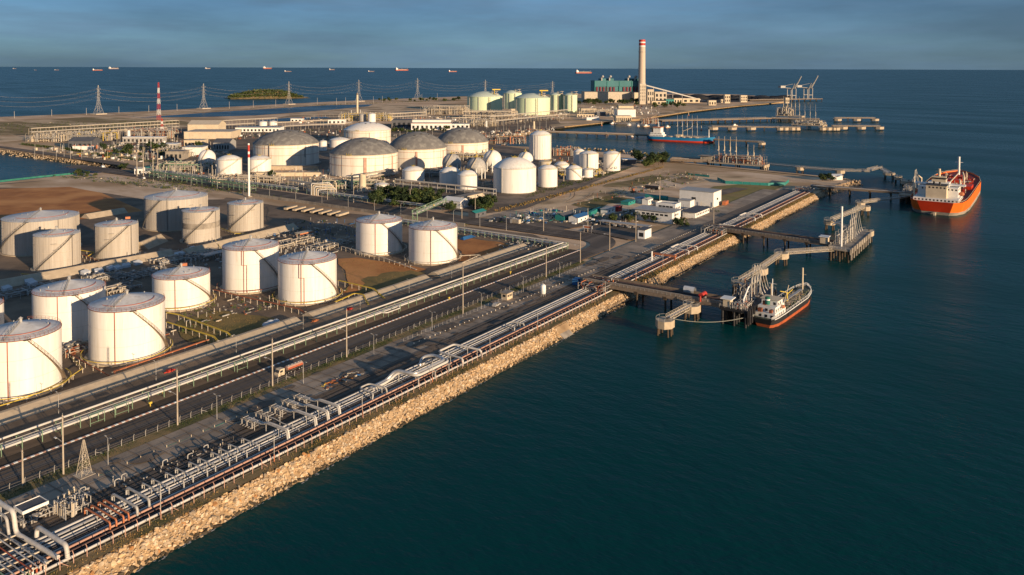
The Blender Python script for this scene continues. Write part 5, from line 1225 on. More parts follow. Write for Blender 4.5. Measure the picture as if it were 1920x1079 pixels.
plant('tree before the terracotta-roofed administration block', 'administration garden trees', [(735+R_.uniform(0, 130), 246+R_.uniform(-1, 5)) for _ in range(22)], .9, 1.5)
plant('bush in the row on the far shore behind the sand flats', 'far shore bushes', [(700+R_.uniform(0, 170), 189.5+R_.uniform(-1, 2)) for _ in range(26)], 1.2, 2.0)
plant('bush at the tip of the quay by the third jetty', 'quay tip bushes', [(1540+R_.uniform(0, 25), 337+R_.uniform(-1, 3)) for _ in range(7)], .7, 1.0)
plant('bush on the little white sheds plot', 'shed plot bushes', [(505+R_.uniform(-8, 14), 331+R_.uniform(0, 3)) for _ in range(4)], .6, .9)
for t_ in TP:
    for c in list(t_.children): bpy.data.objects.remove(c)
    bpy.data.objects.remove(t_)
# grass and weeds (nobody could count them)
def tufts(name, label, area, n_, mt, h0, h1, dens=None):
    M = MB()
    for i in range(n_):
        x, y = area()
        if dens and math.sin(x*.13)+math.sin(x*.047+2)+.8*math.sin(x*.31) < R_.uniform(-2.2, 1.6): continue
        for k in range(4):
            a = R_.uniform(0, 6.3); l = R_.uniform(h0, h1); d = Vector((math.cos(a), math.sin(a), 0)); p = Vector((x, y, GZ))+d*R_.uniform(0, .3); w_ = Vector((-d.y, d.x, 0))*l*.28
            M.add([p-w_, p+w_, p+d*l*.6+Vector((0, 0, l))], [(0, 1, 2)])
    return tag(obj(name, M, mt, kind='stuff'), label, 'grass')
tufts('weeds', 'dry weeds between the sea fence and the rocks', lambda: (R_.uniform(-262, -20), R_.triangular(2.5, 6.4, 4.2)), 3800, 'weed', .25, .8, 1)
tufts('weeds', 'brown scrub above the rocks beyond the first jetty', lambda: (R_.uniform(10, 335), R_.uniform(2.4, 6.4)), 3200, 'weed', .35, 1.0)
tufts('weeds', 'green weeds along the coast road verge', lambda: (R_.uniform(-262, 40), R_.triangular(42, 46, 44.6)), 5200, 'leaf', .25, .85, 1)
tufts('weeds', 'dry grass along the coast road verge', lambda: (R_.uniform(-262, 40), R_.uniform(41.6, 45.6)), 3000, 'weed', .2, .6, 1)
tufts('weeds', 'dry weeds along the long rack', lambda: (R_.uniform(-262, 46), R_.uniform(62.5, 72)), 2200, 'weed', .2, .5)
def quadarea(a, b, c, d):
    def f():
        s_, t_ = R_.random(), R_.random(); p = [PX(*q) for q in (a, b, c, d)]
        x = (p[0][0]*(1-s_)+p[1][0]*s_)*(1-t_)+(p[3][0]*(1-s_)+p[2][0]*s_)*t_; y = (p[0][1]*(1-s_)+p[1][1]*s_)*(1-t_)+(p[3][1]*(1-s_)+p[2][1]*s_)*t_
        return x, y
    return f
tufts('weeds', 'weeds round the feet of the white tank group', quadarea((985, 372), (1160, 324), (1185, 314), (1010, 352)), 700, 'leaf', .4, 1.1)
tufts('weeds', 'scrub along the fence of the bare yard', quadarea((930, 400), (1240, 316), (1245, 313), (925, 395)), 900, 'weed', .4, 1.3)
tufts('weeds', 'dry grass tufts beside the lower white tank', quadarea((350, 612), (400, 586), (550, 606), (420, 645)), 900, 'weed', .2, .5)
tufts('weeds', 'dry grass tufts on the brown dirt patch', quadarea((636, 490), (680, 486), (790, 508), (650, 550)), 700, 'weed', .2, .5)

# ---------------------------------------------------------------- jetties
def frame_of(A, B): return math.atan2(B[1]-A[1], B[0]-A[0]), math.hypot(B[0]-A[0], B[1]-A[1])
def pier(label, A, B, z, wid, step=9, rail=True, pipes=(), deck='track_dark', pile=.45, girder=True, side=None, name='jetty_trestle', cap=True):
    rz, ln = frame_of(A, B); th = thing(name, label, 'jetty', A[0], A[1], z, rz); a = wid/2
    obj('deck', MB().box(0, ln, -a, a, -.6, 0), deck, th)
    if girder: obj('girder', MB().box(0, ln, -a-.15, -a+.25, -1.3, .2), 'screen_brown', th); obj('girder', MB().box(0, ln, a-.25, a+.15, -1.3, .2), 'screen_brown', th)
    k = max(1, int(ln/step))
    pm_ = MB().tube([(0, -a*.75, -z-3), (0, -a*.75, -1.4)], pile, 8).tube([(0, a*.75, -z-3), (0, a*.75, -1.4)], pile, 8)
    if cap: pm_.box(-.8, .8, -a-.2, a+.2, -2.1, -.62)
    pme = pm_.mesh('pile_bent'); pme.materials.append(MATS['mud'])
    for i in range(k+1): obj('pile_bent', pme, None, th, loc=(max(.8, ln*i/k-.4), 0, 0))
    if rail:
        for y in (-a, a):
            M = MB()
            for zz in (.6, 1.15): M.tube([(0, y, zz), (ln, y, zz)], .05, 4)
            n_ = int(ln/2.0)
            for i in range(n_+1): M.tube([(ln*i/n_, y, .2), (ln*i/n_, y, 1.15)], .05, 4)
            obj('railing', M, 'galv', th)
    if side:
        for y in (-a+.1, a-.1): obj('side_screen', MB().box(0, ln, y-.05, y+.05, .25, side), 'screen_brown', th)
    for y, zz, r, mt in pipes: obj('pipe_run', MB().tube([(0, y, zz), (ln, y, zz)], r, 8), mt, th)
    return th
def walkway(label, A, B, z, wid=1.8):
    rz, ln = frame_of(A, B); th = thing('walkway', label, 'walkway', A[0], A[1], z, rz); a = wid/2
    obj('deck', MB().box(0, ln, -a, a, -.12, 0), 'galv', th)
    for y in (-a, a):
        M = MB(); M.tube([(0, y, -1.1), (ln, y, -1.1)], .12, 5); M.tube([(0, y, 0), (ln, y, 0)], .12, 5); M.tube([(0, y, 1.1), (ln, y, 1.1)], .06, 5); M.tube([(0, y, .55), (ln, y, .55)], .04, 5)
        n_ = max(2, int(ln/2.4))
        for i in range(n_+1):
            x = ln*i/n_; M.tube([(x, y, -1.1), (x, y, 1.1)], .05, 4)
            if i < n_: M.tube([(x, y, -1.1 if i % 2 else 0), (x+ln/n_, y, 0 if i % 2 else -1.1)], .06, 4)
        obj('truss', M, 'beige', th)
    return th
def dolphin(label, x, y, z=6.2, r=3.6, rz=0.0, hh=2.9):
    th = thing('mooring_dolphin', label, 'dolphin', x, y, z, rz)
    oc = [(r*1.15*math.cos(a), r*math.sin(a)) for a in [math.pi/8+i*math.pi/4 for i in range(8)]]
    obj('cap_block', MB().prism(oc, -hh, 0), 'concrete_warm', th)
    for i, (dx, dy) in enumerate(((-.55, -.55), (.55, -.55), (.55, .55), (-.55, .55), (0, -.65), (0, .65))):
        obj('pile', MB().tube([(dx*r, dy*r, -hh+.1), (dx*r*1.15, dy*r*1.15, -z-3)], .42, 8), 'mud', th)
    M = MB(); P = [(p[0]*.95, p[1]*.95) for p in oc]
    for i in range(6): M.tube([(P[i][0], P[i][1], 0), (P[i][0], P[i][1], 1.1)], .05, 4); M.tube([(P[i][0], P[i][1], 1.1), (P[i+1][0], P[i+1][1], 1.1)], .05, 4)
    obj('railing', M, 'galv', th)
    obj('mooring_hook', MB().cbox(0, -r*.3, .4, 1.2, .9, .8).tube([(-.5, -r*.55, .5), (-.5, -r*.3, .9)], .15, 6).tube([(.5, -r*.55, .5), (.5, -r*.3, .9)], .15, 6), 'dark_steel', th)
    return th
def loading_arm(label, x, y, z, h, rz, group, mt='arm_white', lean=.12):
    th = thing('loading_arm', label, 'loading arm', x, y, z, rz, group)
    obj('riser', MB().tube([(0, 0, 0), (0, 0, h*.62)], .26, 10), mt, th)
    obj('inboard_arm', MB().tube([(.6, 0, h*.5), (.6, -h*lean*.4, h)], .17, 8).tube([(-.2, .8, h*.42), (.6, 0, h*.66)], .3, 6), mt, th)
    obj('outboard_arm', MB().tube([(.9, -h*lean*.4, h), (.9, -h*lean*1.6, h*.3)], .13, 8).tube([(.9, -h*lean*1.6, h*.3), (.9, -h*lean*1.6-.6, h*.22)], .26, 8), mt, th)
    obj('counterweight', MB().cbox(.6, 1.3, h*.46, .8, 1.4, 1.0), 'galv', th)
    obj('base_plate', MB().cbox(0, 0, .25, 1.6, 1.6, .5), 'steel', th)
    return th
PP = [(-2.6, .5, .3, 'pipe_white'), (-1.7, .45, .25, 'pipe_silver'), (-.9, .45, .25, 'galv'), (2.6, .5, .3, 'pipe_brown'), (1.8, .45, .22, 'pipe_dark')]
pier('first long trestle with beige screens from the pipeway to the near tanker berth', (-6, 21), (-6, -46), 7.0, 8.4, 12, pipes=PP, side=1.5)
pier('second trestle reaching the empty loading platform', (146, 21), (139, -54), 7.0, 7.4, 12, pipes=PP, side=1.2)
pier('third trestle reaching the orange ship', (362, 12), (366, -64), 7.0, 7.0, 14, pipes=PP)
def platform(label, s0, s1, t0, t1, z, step=7, mt='concrete_warm', pm='mud'):
    th = thing('jetty_platform', label, 'jetty', (s0+s1)/2, (t0+t1)/2, z); a, b = (s1-s0)/2, (t1-t0)/2
    obj('deck', MB().box(-a, a, -b, b, -1.0, 0), mt, th); obj('edge_beam', MB().box(-a-.3, a+.3, -b-.4, -b, -2.6, .25), mt, th)
    me = MB().tube([(0, 0, -z-3), (0, 0, -.9)], .55, 8).mesh('pile'); me.materials.append(MATS[pm])
    fe = MB().box(-.7, .7, -.5, 0, -5.4, .4).mesh('fender'); fe.materials.append(MATS[mt])
    for i in range(int(2*a/step)+1):
        x = -a+1+i*step
        if x > a-.4: break
        for y in (-b+1, 0, b-1): obj('pile', me, None, th, loc=(x, y, 0))
        obj('fender', fe, None, th, loc=(x, -b-.4, 0))
    M = MB()
    for x0, y0, x1, y1 in ((-a, b, a, b), (-a, -b, -a, b), (a, -b, a, b)):
        for zz in (.6, 1.1): M.tube([(x0, y0, zz), (x1, y1, zz)], .05, 4)
        k = int(math.hypot(x1-x0, y1-y0)/2.2)
        for i in range(k+1): M.tube([(x0+(x1-x0)*i/k, y0+(y1-y0)*i/k, 0), (x0+(x1-x0)*i/k, y0+(y1-y0)*i/k, 1.1)], .05, 4)
    obj('railing', M, 'galv', th)
    return th
platform('dark loading platform beside the near tanker', -13, 26, -55.5, -44, 7.0, 3.0, mt='hull_and_shade_black', pm='hull_and_shade_black')  # black on deck, fenders and piles stands in for the shade at this berth
for i in range(4): loading_arm(f'{ORD[i]} white loading arm over the near tanker, from the left', 1.5+i*4.6, -52.5+.25*i, 7.0, 15.5-.9*i, R_.uniform(-.15, .15), 'loading arms at the near berth', lean=.16)
pipework('jetty_manifold', 'brown steel pipe structure behind the white loading arms', 2, 20, -50.5, -45, 5.5, 20, 12, seed=41, mats=('steel', 'galv', 'rust', 'dark_steel'), z=7.0)
pipework('jetty_manifold', 'low red and grey pipework on the near berth deck', -12, -1, -54.5, -49, 2.6, 22, 12, seed=42, mats=('galv', 'steel', 'red_pipe', 'pipe_white'), z=7.0)
gw = thing('boarding_gangway', 'white stepped gangway frame between trestle and loading arms', 'gangway', -2.5, -51.5, 7.0); obj('frame', MB().tube([(-3, 0, 0), (-3, 0, 2.5), (3, 0, 6.2), (4.2, 0, 6.2), (4.2, 0, 0)], .35, 8).tube([(0, 0, 4.3), (0, 0, 0)], .2, 6), 'white_paint', gw); obj('steps', MB().box(-2.5, -1, -.5, .5, 1.5, 1.7).box(-.8, .8, -.5, .5, 3.2, 3.4).box(1, 2.6, -.5, .5, 4.6, 4.8), 'galv', gw)
house('jetty_cabin', 'small flat-roofed cream cabin on the near berth', 'cabin', -10, -46.5, 3.2, 3.0, 2.6, 'cream', 'white_paint', 'flat', [], over=.9, z=7.6)
rtk = thing('red_tank', 'bright red foam tank on the near trestle', 'tank', -6.5, -34.5, 7.0); obj('shell', MB().tube([(-2.2, 0, 1.9), (2.2, 0, 1.9)], 1.1, 14), 'red_paint', rtk); obj('cradle', MB().box(-1.8, -1.2, -.8, .8, 0, 1.2).box(1.2, 1.8, -.8, .8, 0, 1.2), 'galv', rtk); obj('foam_post', MB().tube([(-4.2, -.5, 0), (-4.2, -.5, 2.4)], .35, 8), 'red_paint', rtk)
sht = thing('arched_shelter', 'small grey arched shelter behind the red tank', 'shelter', -1.0, -26.5, 7.0); obj('roof', MB().lathe([(1.5, -2.4), (1.5, 2.4)], 10, a0=0, a1=math.pi), 'tarp', sht); sht.children[0].rotation_euler = (math.pi/2, 0, 0); sht.children[0].location = (0, 0, 1.4); obj('post', MB().box(-1.5, -1.4, -2.3, 2.3, 0, 1.4).box(1.4, 1.5, -2.3, 2.3, 0, 1.4), 'galv', sht)
DA, DB, DC, DD, DE = (-38.5, -31.4), (-14, -32.6), (32.6, -36.7), (63, -37.2), (102, -36.6)
dolphin('nearest beige mooring dolphin with rope to the tanker', *DA); dolphin('beige mooring dolphin beside the first trestle', *DB)
dolphin('low mooring dolphin at the near end of the long walkway', *DC, 6.4, 3.2, hh=1.6); dolphin('beige mooring dolphin in the middle of the long walkway', *DD, 6.4, 3.8); dolphin('beige mooring dolphin where the long walkway bends', *DE, 6.4, 3.8)
walkway('walkway from the nearest dolphin to the next', (-35.5, -31.4), (-17, -32.5), 6.3); walkway('short walkway from the dolphin to the first trestle', (-11.5, -32.0), (-9.5, -25), 6.4)
walkway('long walkway, near section between low and middle dolphins', (35.5, -36.7), (60, -37.2), 6.5); walkway('long walkway, far section up to the bend', (66.5, -37.2), (98.5, -36.8), 6.5); walkway('walkway from the bend to the second loading platform', (105, -38.5), (128, -57.5), 6.5)
walkway('walkway from near platform to the low dolphin', (22, -44.5), (30.5, -38), 6.6)
platform('sunlit second loading platform with heavy fenders', 126, 184, -66, -55, 7.0, 6.4, mt='concrete')
for i in range(4): loading_arm(f'{ORD[i]} white loading arm on the second platform, from the left', 148+i*5.0, -61.5, 7.0, 19, R_.uniform(-.2, .2), 'loading arms on the second platform', lean=.10)
gt_ = thing('gangway_tower', 'slender white mast at the near corner of the second platform', 'tower', 133.5, -60, 7.0); obj('mast', MB().tube([(0, 0, 0), (0, 0, 22)], .55, 8), 'white_paint', gt_); obj('gangway_arm', MB().tube([(0, 0, 14), (5.5, 6, 10.5)], .3, 6), 'white_paint', gt_); obj('ladder', MB().tube([(.9, 0, 0), (.9, 0, 20)], .12, 4), 'galv', gt_)
pipework('jetty_manifold', 'tall pipe structure on the second loading platform', 138, 158, -61, -56, 7, 24, 12, seed=43, mats=('galv', 'steel', 'beige', 'pipe_white'), z=7.0)
house('jetty_cabin', 'small cream cabin at the head of the second trestle', 'cabin', 137, -50.5, 4.2, 4.0, 3.0, 'cream', 'white_paint', 'flat', [], over=.6, z=7.6)
dolphin('big beige breasting dolphin at the far end of the second platform', 190, -62.5, 6.6, 4.2); dolphin('mooring dolphin beyond the second platform, nearer one', 214, -36, 6.4, 3.6); dolphin('mooring dolphin beyond the second platform, farther one', 283, -44.5, 6.4, 3.6)
walkway('walkway from the second platform towards the farther dolphins', (184, -57), (211, -38.5), 6.6); walkway('long walkway between the two dolphins beyond the second platform', (217, -36.4), (279, -44), 6.5)
dolphin('dark mooring dolphin near the stern of the orange ship', 300, -38, 6.2, 3.4); walkway('thin walkway running to the stern of the orange ship', (303, -39), (352, -62), 6.3)
platform('shaded loading platform beside the orange ship', 352, 400, -66, -56, 7.0)
for i in range(3): loading_arm(f'{ORD[i]} grey loading arm beside the orange ship, from the left', 384+i*4, -62, 7.0, 16, .1*i, 'loading arms at the orange ship')
pipework('jetty_manifold', 'dark pipework on the platform beside the orange ship', 360, 382, -64, -57, 5, 22, 12, seed=44, z=7.0)
dolphin('pale dolphin at the bow side of the orange ship', 470, -38, 6.4, 3.6); dolphin('dark dolphin between the far walkway and the orange ship', 448, -48, 6.0, 5)
rp = thing('mooring_rope', 'pair of pale mooring ropes from the nearest dolphin to the tanker stern', 'rope', 0, 0, 0)
for d in (0, .5): obj('rope', MB().tube([Vector((-36.5, -32, 6.4)).lerp(Vector((-6.8, -58.5+d, 5.2)), i/10)-Vector((0, 0, 2.6*(1-(2*i/10-1)**2))) for i in range(11)], .09, 5), 'rope', rp)
# jetty roots: orange pipe bridges over the bundle
for lb, s in (('rusty pipe crossing at the root of the first trestle', -9.5), ('rusty pipe crossing at the root of the second trestle', 140.5)):
    pipework('trestle_root', lb, s-7, s+7, 7, 20, 4.0, 34, 14, seed=int(50+s), mats=('galv', 'orange', 'steel', 'rust', 'slate'), r=(.12, .28))
pipework('trestle_root', 'pipe crossing at the root of the third trestle', 336, 358, 6, 20, 3, 26, 10, seed=77, mats=('galv', 'steel', 'pipe_white', 'rust'), r=(.12, .28))

# ---------------------------------------------------------------- ships
def hull(L_, B, zd, zb, bow=2.0, stern_w=.78):
    xs = [0, .03, .10, .22, .5, .74, .86, .94, .985, 1.0]; dk = [stern_w, .88, .97, 1, 1, 1, .86, .56, .2, .02]; wl_ = [.42, .66, .88, .98, 1, .98, .72, .36, .06, .0]; xo = [.02, .01, 0, 0, 0, 0, 0, -.01, -.022, -.028]
    def prof(f):
        r = []
        for i, x in enumerate(xs):
            zz = f*(zd+(bow*max(0, (x-.72)/.28)**1.5)); k = min(1, f**.7); hw = (wl_[i]+(dk[i]-wl_[i])*k)*B/2
            r.append(((x+xo[i]*(1-f))*L_-L_/2, hw, zz))
        return r
    lv = [0.0, zb/zd, (zb/zd+1)/2, 1.0]; rows = [prof(f) for f in lv]; rows[0] = [(x, y, -1.0) for x, y, z in rows[0]]
    def strip(i0, i1):
        M = MB(); n_ = len(xs)
        for k in range(i0, i1):
            for sg in (1, -1):
                vs_ = [(x, y*sg, z) for x, y, z in rows[k]]+[(x, y*sg, z) for x, y, z in rows[k+1]]
                fs = [((j, j+1, n_+j+1, n_+j) if sg < 0 else (j+1, j, n_+j, n_+j+1)) for j in range(n_-1)]
                M.add(vs_, fs, True)
            a, b = rows[k][0], rows[k+1][0]; M.add([(a[0], a[1], a[2]), (a[0], -a[1], a[2]), (b[0], -b[1], b[2]), (b[0], b[1], b[2])], [(0, 3, 2, 1)])
        return M
    D = MB(); T = rows[-1]; n_ = len(xs); D.add([(x, y*.985, z-.9 if zd > 6 else z-.35) for x, y, z in T]+[(x, -y*.985, z-.9 if zd > 6 else z-.35) for x, y, z in T], [(j, n_+j, n_+j+1, j+1) for j in range(n_-1)])
    hull.rows = rows
    return strip(0, 1), strip(1, 3), D, T
def block(name, th, x0, x1, hw, z0, z1, mt='white_paint', win=True):
    o = obj(name, MB().box(x0, x1, -hw, hw, z0, z1), mt, th)
    if win:
        k = int((x1-x0)/2.2)
        for sg in (-1, 1):
            for i in range(k): obj('window', MB().box(x0+.7+i*2.2, x0+1.7+i*2.2, sg*hw-.03, sg*hw+.03, z1-1.9, z1-.9), 'glass', o)
        for i in range(max(2, int(hw*2/2.4))): obj('window', MB().box(x0-.03, x0+.03, -hw+.7+i*2.4, -hw+1.8+i*2.4, z1-1.9, z1-.8), 'glass', o)
    return o
# near product tanker
th = thing('product_tanker', 'small black and orange tanker with white stern house at the near berth', 'ship', 20.3, -61.6, 0, -.06)
L_ = 56; b0, h0, d0, T0 = hull(L_, 10.0, 3.6, 1.2, 1.6)
obj('boot_topping', b0, 'boot_red', th); obj('hull', h0, 'hull_and_shade_black', th); obj('deck', d0, 'deck_green', th)
for zz, x0, x1, hw, z1 in ((3.2, -25, -12.5, 4.0, 5.4), (5.42, -23.5, -13, 3.6, 7.5), (7.52, -20, -14.2, 3.3, 9.5)): block('stern_house', th, x0, x1, hw, zz, z1)
obj('bridge_roof', MB().box(-20.4, -13.8, -3.9, 3.9, 9.52, 9.7), 'cream', th); obj('boat_davits', MB().tube([(-18, -4.4, 5.4), (-18, -4.4, 7.6), (-18, -3.6, 8.0)], .12, 5).tube([(-15, -4.4, 5.4), (-15, -4.4, 7.6), (-15, -3.6, 8.0)], .12, 5), 'galv', th); obj('lifeboat', MB().sphere((-16.5, -4.3, 6.6), .9, 10, 6, .8), 'orange', th); obj('stern_clutter', MB().cbox(-25, 2, 6.2, 1.4, 1.6, 1.4).cbox(-24.6, -2.2, 6.1, 1.2, 1.2, 1.1).cbox(-21.5, 1.5, 8.3, 1.2, 1.4, 1.5), 'rust', th)
fu = obj('funnel', MB().tube([(-22.5, 0, 8.2), (-22.5, 0, 11.2)], 1.0, 12), 'net_green', th); obj('funnel_band', MB().tube([(-22.5, 0, 9.9), (-22.5, 0, 10.4)], 1.04, 12), 'white_paint', fu)
obj('mast', MB().tube([(-17, 0, 10.5), (-17, 0, 17.5)], .18, 6).tube([(-17, -1.6, 15.5), (-17, 1.6, 15.5)], .1, 5), 'white_paint', th)
obj('fore_mast', MB().tube([(21.5, 0, 3.5), (21.5, 0, 14.5)], .38, 8).tube([(21.5, -1.5, 11.5), (21.5, 1.5, 11.5)], .12, 5), 'cream', th)
obj('cargo_crane', MB().tube([(1, 0, 3.3), (1, 0, 8)], .35, 8).tube([(1, 0, 7.8), (-5, 1, 9.5)], .2, 6).tube([(1, 0, 7), (8, 0, 7.6)], .2, 6), 'yellow', th)
obj('stern_derricks', MB().tube([(-11, 2.5, 3.3), (-11.5, 2.5, 14)], .2, 6).tube([(-9, -1.5, 3.3), (-6, -3, 13)], .14, 6), 'cream', th)
mm = MB()
for i in range(7): mm.tube([(-9, -2.4+i*.8, 3.9), (18, -1.8+i*.6, 3.9)], .12, 5)
for i in range(9): mm.tube([(-8+i*3, -3.2, 4.3), (-8+i*3, 3.2, 4.3)], .1, 5)
obj('deck_pipes', mm, 'beige', th); obj('catwalk', MB().box(-11, 20, -.7, .7, 5.0, 5.15), 'galv', th)
hh_ = MB()
for i in range(12): hh_.tube([(-8+i*2.3, 2.4*(-1)**i, 3.2), (-8+i*2.3, 2.4*(-1)**i, 4.3)], .5, 8)
obj('tank_hatches', hh_, 'deck_green', th)
q_ = random.Random(18)
for mt, n_ in (('cream', 26), ('steel', 30), ('rust', 14), ('yellow', 6)):
    M = MB()
    for i in range(n_):
        x, y = q_.uniform(-11, 22), q_.uniform(-3.6, 3.6); k = q_.random()
        if k < .45: M.tube([(x, y, 3.2), (x, y, 3.8+q_.uniform(.3, 1.6))], q_.uniform(.06, .18), 6)
        elif k < .7: M.cbox(x, y, 3.6, q_.uniform(.4, 1.2), q_.uniform(.3, 1.0), q_.uniform(.5, 1.1))
        else: M.tube([(x, y, 3.9), (x+q_.uniform(1.5, 5), y, 3.9)], q_.uniform(.06, .14), 6)
    obj('deck_gear', M, mt, th, kind='stuff')
rl = MB()
for sg in (-1, 1):
    P = [(x, y*sg*.97, z+.1) for x, y, z in T0]
    rl.tube([(p[0], p[1], p[2]+1.0) for p in P], .06, 4); rl.tube([(p[0], p[1], p[2]+.55) for p in P], .045, 4)
    for i in range(40):
        f = i/39*(len(P)-1); k = min(int(f), len(P)-2); q = Vector(P[k]).lerp(Vector(P[k+1]), f-k); rl.tube([q, q+Vector((0, 0, 1.0))], .05, 4)
obj('railing', rl, 'white_paint', th)
obj('bulwark_stripe', MB().tube([(x, -y*1.004, z-.1) for x, y, z in T0[1:]], .16, 5), 'white_paint', th); obj('tyre_fender', MB().tube([(-12, -5.1, 2.4), (-12, -5.3, 2.4)], .8, 12).tube([(17, -5.0, 2.6), (17, -5.2, 2.6)], .8, 12), 'tyre', th)
obj('forecastle', MB().box(18.5, 24, -2.4, 2.4, 3.4, 4.6), 'deck_green', th)
# large orange ship
th = thing('orange_ship', 'large orange tanker with white stern house and red deck', 'ship', 404, -85.5, 0, 0)
L_ = 186; b0, h0, d0, T0 = hull(L_, 38, 9.8, 2.2, 3.2, .62)
obj('boot_topping', b0, 'concrete', th); obj('hull', h0, 'hull_orange', th); obj('deck', d0, 'deck_red', th)
x0 = -L_/2; RW = [hull.rows[k][0] for k in (1, 2, 3)]
tp = [(x-.2, y*.97, z) for x, y, z in reversed(RW)]+[(x-.2, -y*.97, z) for x, y, z in RW]
obj('transom_panel', MB().add(tp, [(2, 1, 4, 3), (1, 0, 5, 4)]), 'hull_red', th)
for a, b, hw, z0, z1 in ((x0+4, x0+36, 14.5, 9.0, 11.6), (x0+5.5, x0+15, 6.6, 11.62, 20.5), (x0+15.1, x0+31, 13.0, 11.62, 18.4), (x0+19, x0+28, 7, 18.42, 21.4), (x0+20, x0+26, 4.6, 21.42, 25.4)): block('stern_house', th, a, b, hw, z0, z1, 'cream' if hw < 7 else 'white_paint')
obj('bridge_wing', MB().box(x0+22, x0+27, -17, 17, 19.0, 20.0), 'white_paint', th); obj('funnel_top', MB().box(x0+5.3, x0+15.2, -6.9, 6.9, 20.5, 21.1), 'dark_steel', th); obj('funnel_pipe', MB().tube([(x0+9, -2, 21), (x0+9, -2, 23)], .7, 8), 'dark_steel', th); obj('funnel_pipe', MB().tube([(x0+11, 2, 21), (x0+11, 2, 23)], .7, 8), 'dark_steel', th)
obj('bridge_glass', MB().box(x0+19.9, x0+26.1, -4.65, 4.65, 23.6, 24.7), 'glass', th)
obj('radar_mast', MB().tube([(x0+23, 0, 25), (x0+23, 0, 31)], .9, 8).tube([(x0+23, -2.5, 29), (x0+23, 2.5, 29)], .35, 5), 'cream', th); obj('fore_mast', MB().tube([(L_/2-20, 0, 9.5), (L_/2-20, 0, 27)], .9, 8).tube([(L_/2-20, -3, 22), (L_/2-20, 3, 22)], .3, 5), 'white_paint', th)
for P in ([(x0+12, 15, 11), (x0+12, 15, 19), (x0+19, 16, 22)], [(x0+33, 13, 9), (x0+33, 13, 22), (x0+26, 15, 25)], [(-4, 7, 9), (-4, 7, 19), (10, 9, 21)], [(2, -10, 9), (2, -10, 18), (14, -8, 20)], [(x0+40, -12, 9), (x0+40, -12, 19), (x0+50, -11, 20)]): obj('deck_crane', MB().tube(P, .6, 7), 'cream', th)
mm = MB()
for i in range(9): mm.tube([(x0+42, -6+i*1.5, 9.6), (L_/2-22, -5+i*1.2, 9.6)], .3, 6)
for i in range(14): mm.tube([(x0+46+i*8.5, -14, 10), (x0+46+i*8.5, 14, 10)], .28, 6)
for i in range(12): mm.cbox(x0+50+i*9.5, 9*(-1)**i, 9.5, 4, 5, 1.6)
obj('deck_pipes', mm, 'deck_red', th, kind='stuff')
for a, b, c, d, e in ((-8, 10, -16, -11, 11.5), (-8, 10, 11, 16, 11.5), (20, 30, -6, 6, 12.5), (46, 60, -5, 5, 12.5)): obj('manifold', MB().box(a, b, c, d, 8.6, e), 'hull_red', th)
mm = MB()
for i in range(26): mm.tube([(x0+44+i*4.6, 7*(-1)**i, 9), (x0+44+i*4.6, 7*(-1)**i, 12+2*(i % 3))], .35, 6)
mm.tube([(x0+36, 0, 12.5), (L_/2-24, 0, 12.5)], .5, 6)
obj('vent_posts', mm, 'cream', th, kind='stuff')
q_ = random.Random(8)
for mt, n_ in (('cream', 60), ('white_paint', 40), ('hull_red', 60), ('steel', 30)):
    M = MB()
    for i in range(n_):
        x, y = q_.uniform(x0+38, L_/2-30), q_.uniform(-14, 14); k = q_.random()
        if k < .4: M.tube([(x, y, 8.8), (x, y, 10+q_.uniform(.5, 4))], q_.uniform(.15, .4), 6)
        elif k < .7: M.cbox(x, y, 9.6, q_.uniform(1, 3.5), q_.uniform(.8, 2.5), q_.uniform(.8, 2.2))
        else: M.tube([(x, y, 10), (x+q_.uniform(4, 14), y, 10)], q_.uniform(.15, .35), 6)
    obj('deck_gear', M, mt, th, kind='stuff')
for sg in (-1, 1): obj('lifeboat', MB().sphere((x0+20, sg*14.9, 14), 1.9, 10, 8, .8), 'orange', th)
rl = MB()
for sg in (-1, 1):
    P = [(x, y*sg*.975, z-.6) for x, y, z in T0]
    rl.tube([(p[0], p[1], p[2]+1.3) for p in P], .12, 4)
obj('railing', rl, 'cream', th)
obj('rudder_head', MB().box(x0-1.2, x0+2.5, -.7, .7, -1, 2.0), 'cream', th)
# blue ship in the basin
A = PX(1216, 263, 0); B = PX(1341, 269, 0); rz, ln = frame_of(A, B)
th = thing('blue_ship', 'blue and red cargo tanker with white stern house in the basin', 'ship', (A[0]+B[0])/2, (A[1]+B[1])/2, 0, rz); L_ = ln
b0, h0, d0, T0 = hull(L_, 17, 6.5, 2.2, 2.5); obj('boot_topping', b0, 'hull_red', th); obj('hull', h0, 'hull_blue', th); obj('deck', d0, 'deck_red', th); x0 = -L_/2
for a, b, hw, z0, z1 in ((x0+4, x0+24, 7, 6, 9), (x0+5, x0+22, 6.5, 9.02, 12), (x0+9, x0+20, 6, 12.02, 19)): block('stern_house', th, a, b, hw, z0, z1)
obj('bridge_top', MB().box(x0+8.5, x0+20.5, -7, 7, 19.02, 20), 'orange', th); obj('radar_mast', MB().tube([(x0+15, 0, 20), (x0+15, 0, 27)], .5, 6), 'white_paint', th); obj('fore_mast', MB().tube([(L_/2-9, 0, 6.5), (L_/2-9, 0, 19)], .8, 8, .4), 'white_paint', th); obj('funnel', MB().box(x0+5.5, x0+8.5, -2, 2, 12, 17), 'orange', th)
mm = MB()
for i in range(6): mm.tube([(x0+26, -3+i*1.2, 6.6), (L_/2-14, -3+i*1.2, 6.6)], .3, 5)
for i in range(10): mm.cbox(x0+30+i*(L_-50)/10, 4*(-1)**i, 6.8, 3, 3, 2)
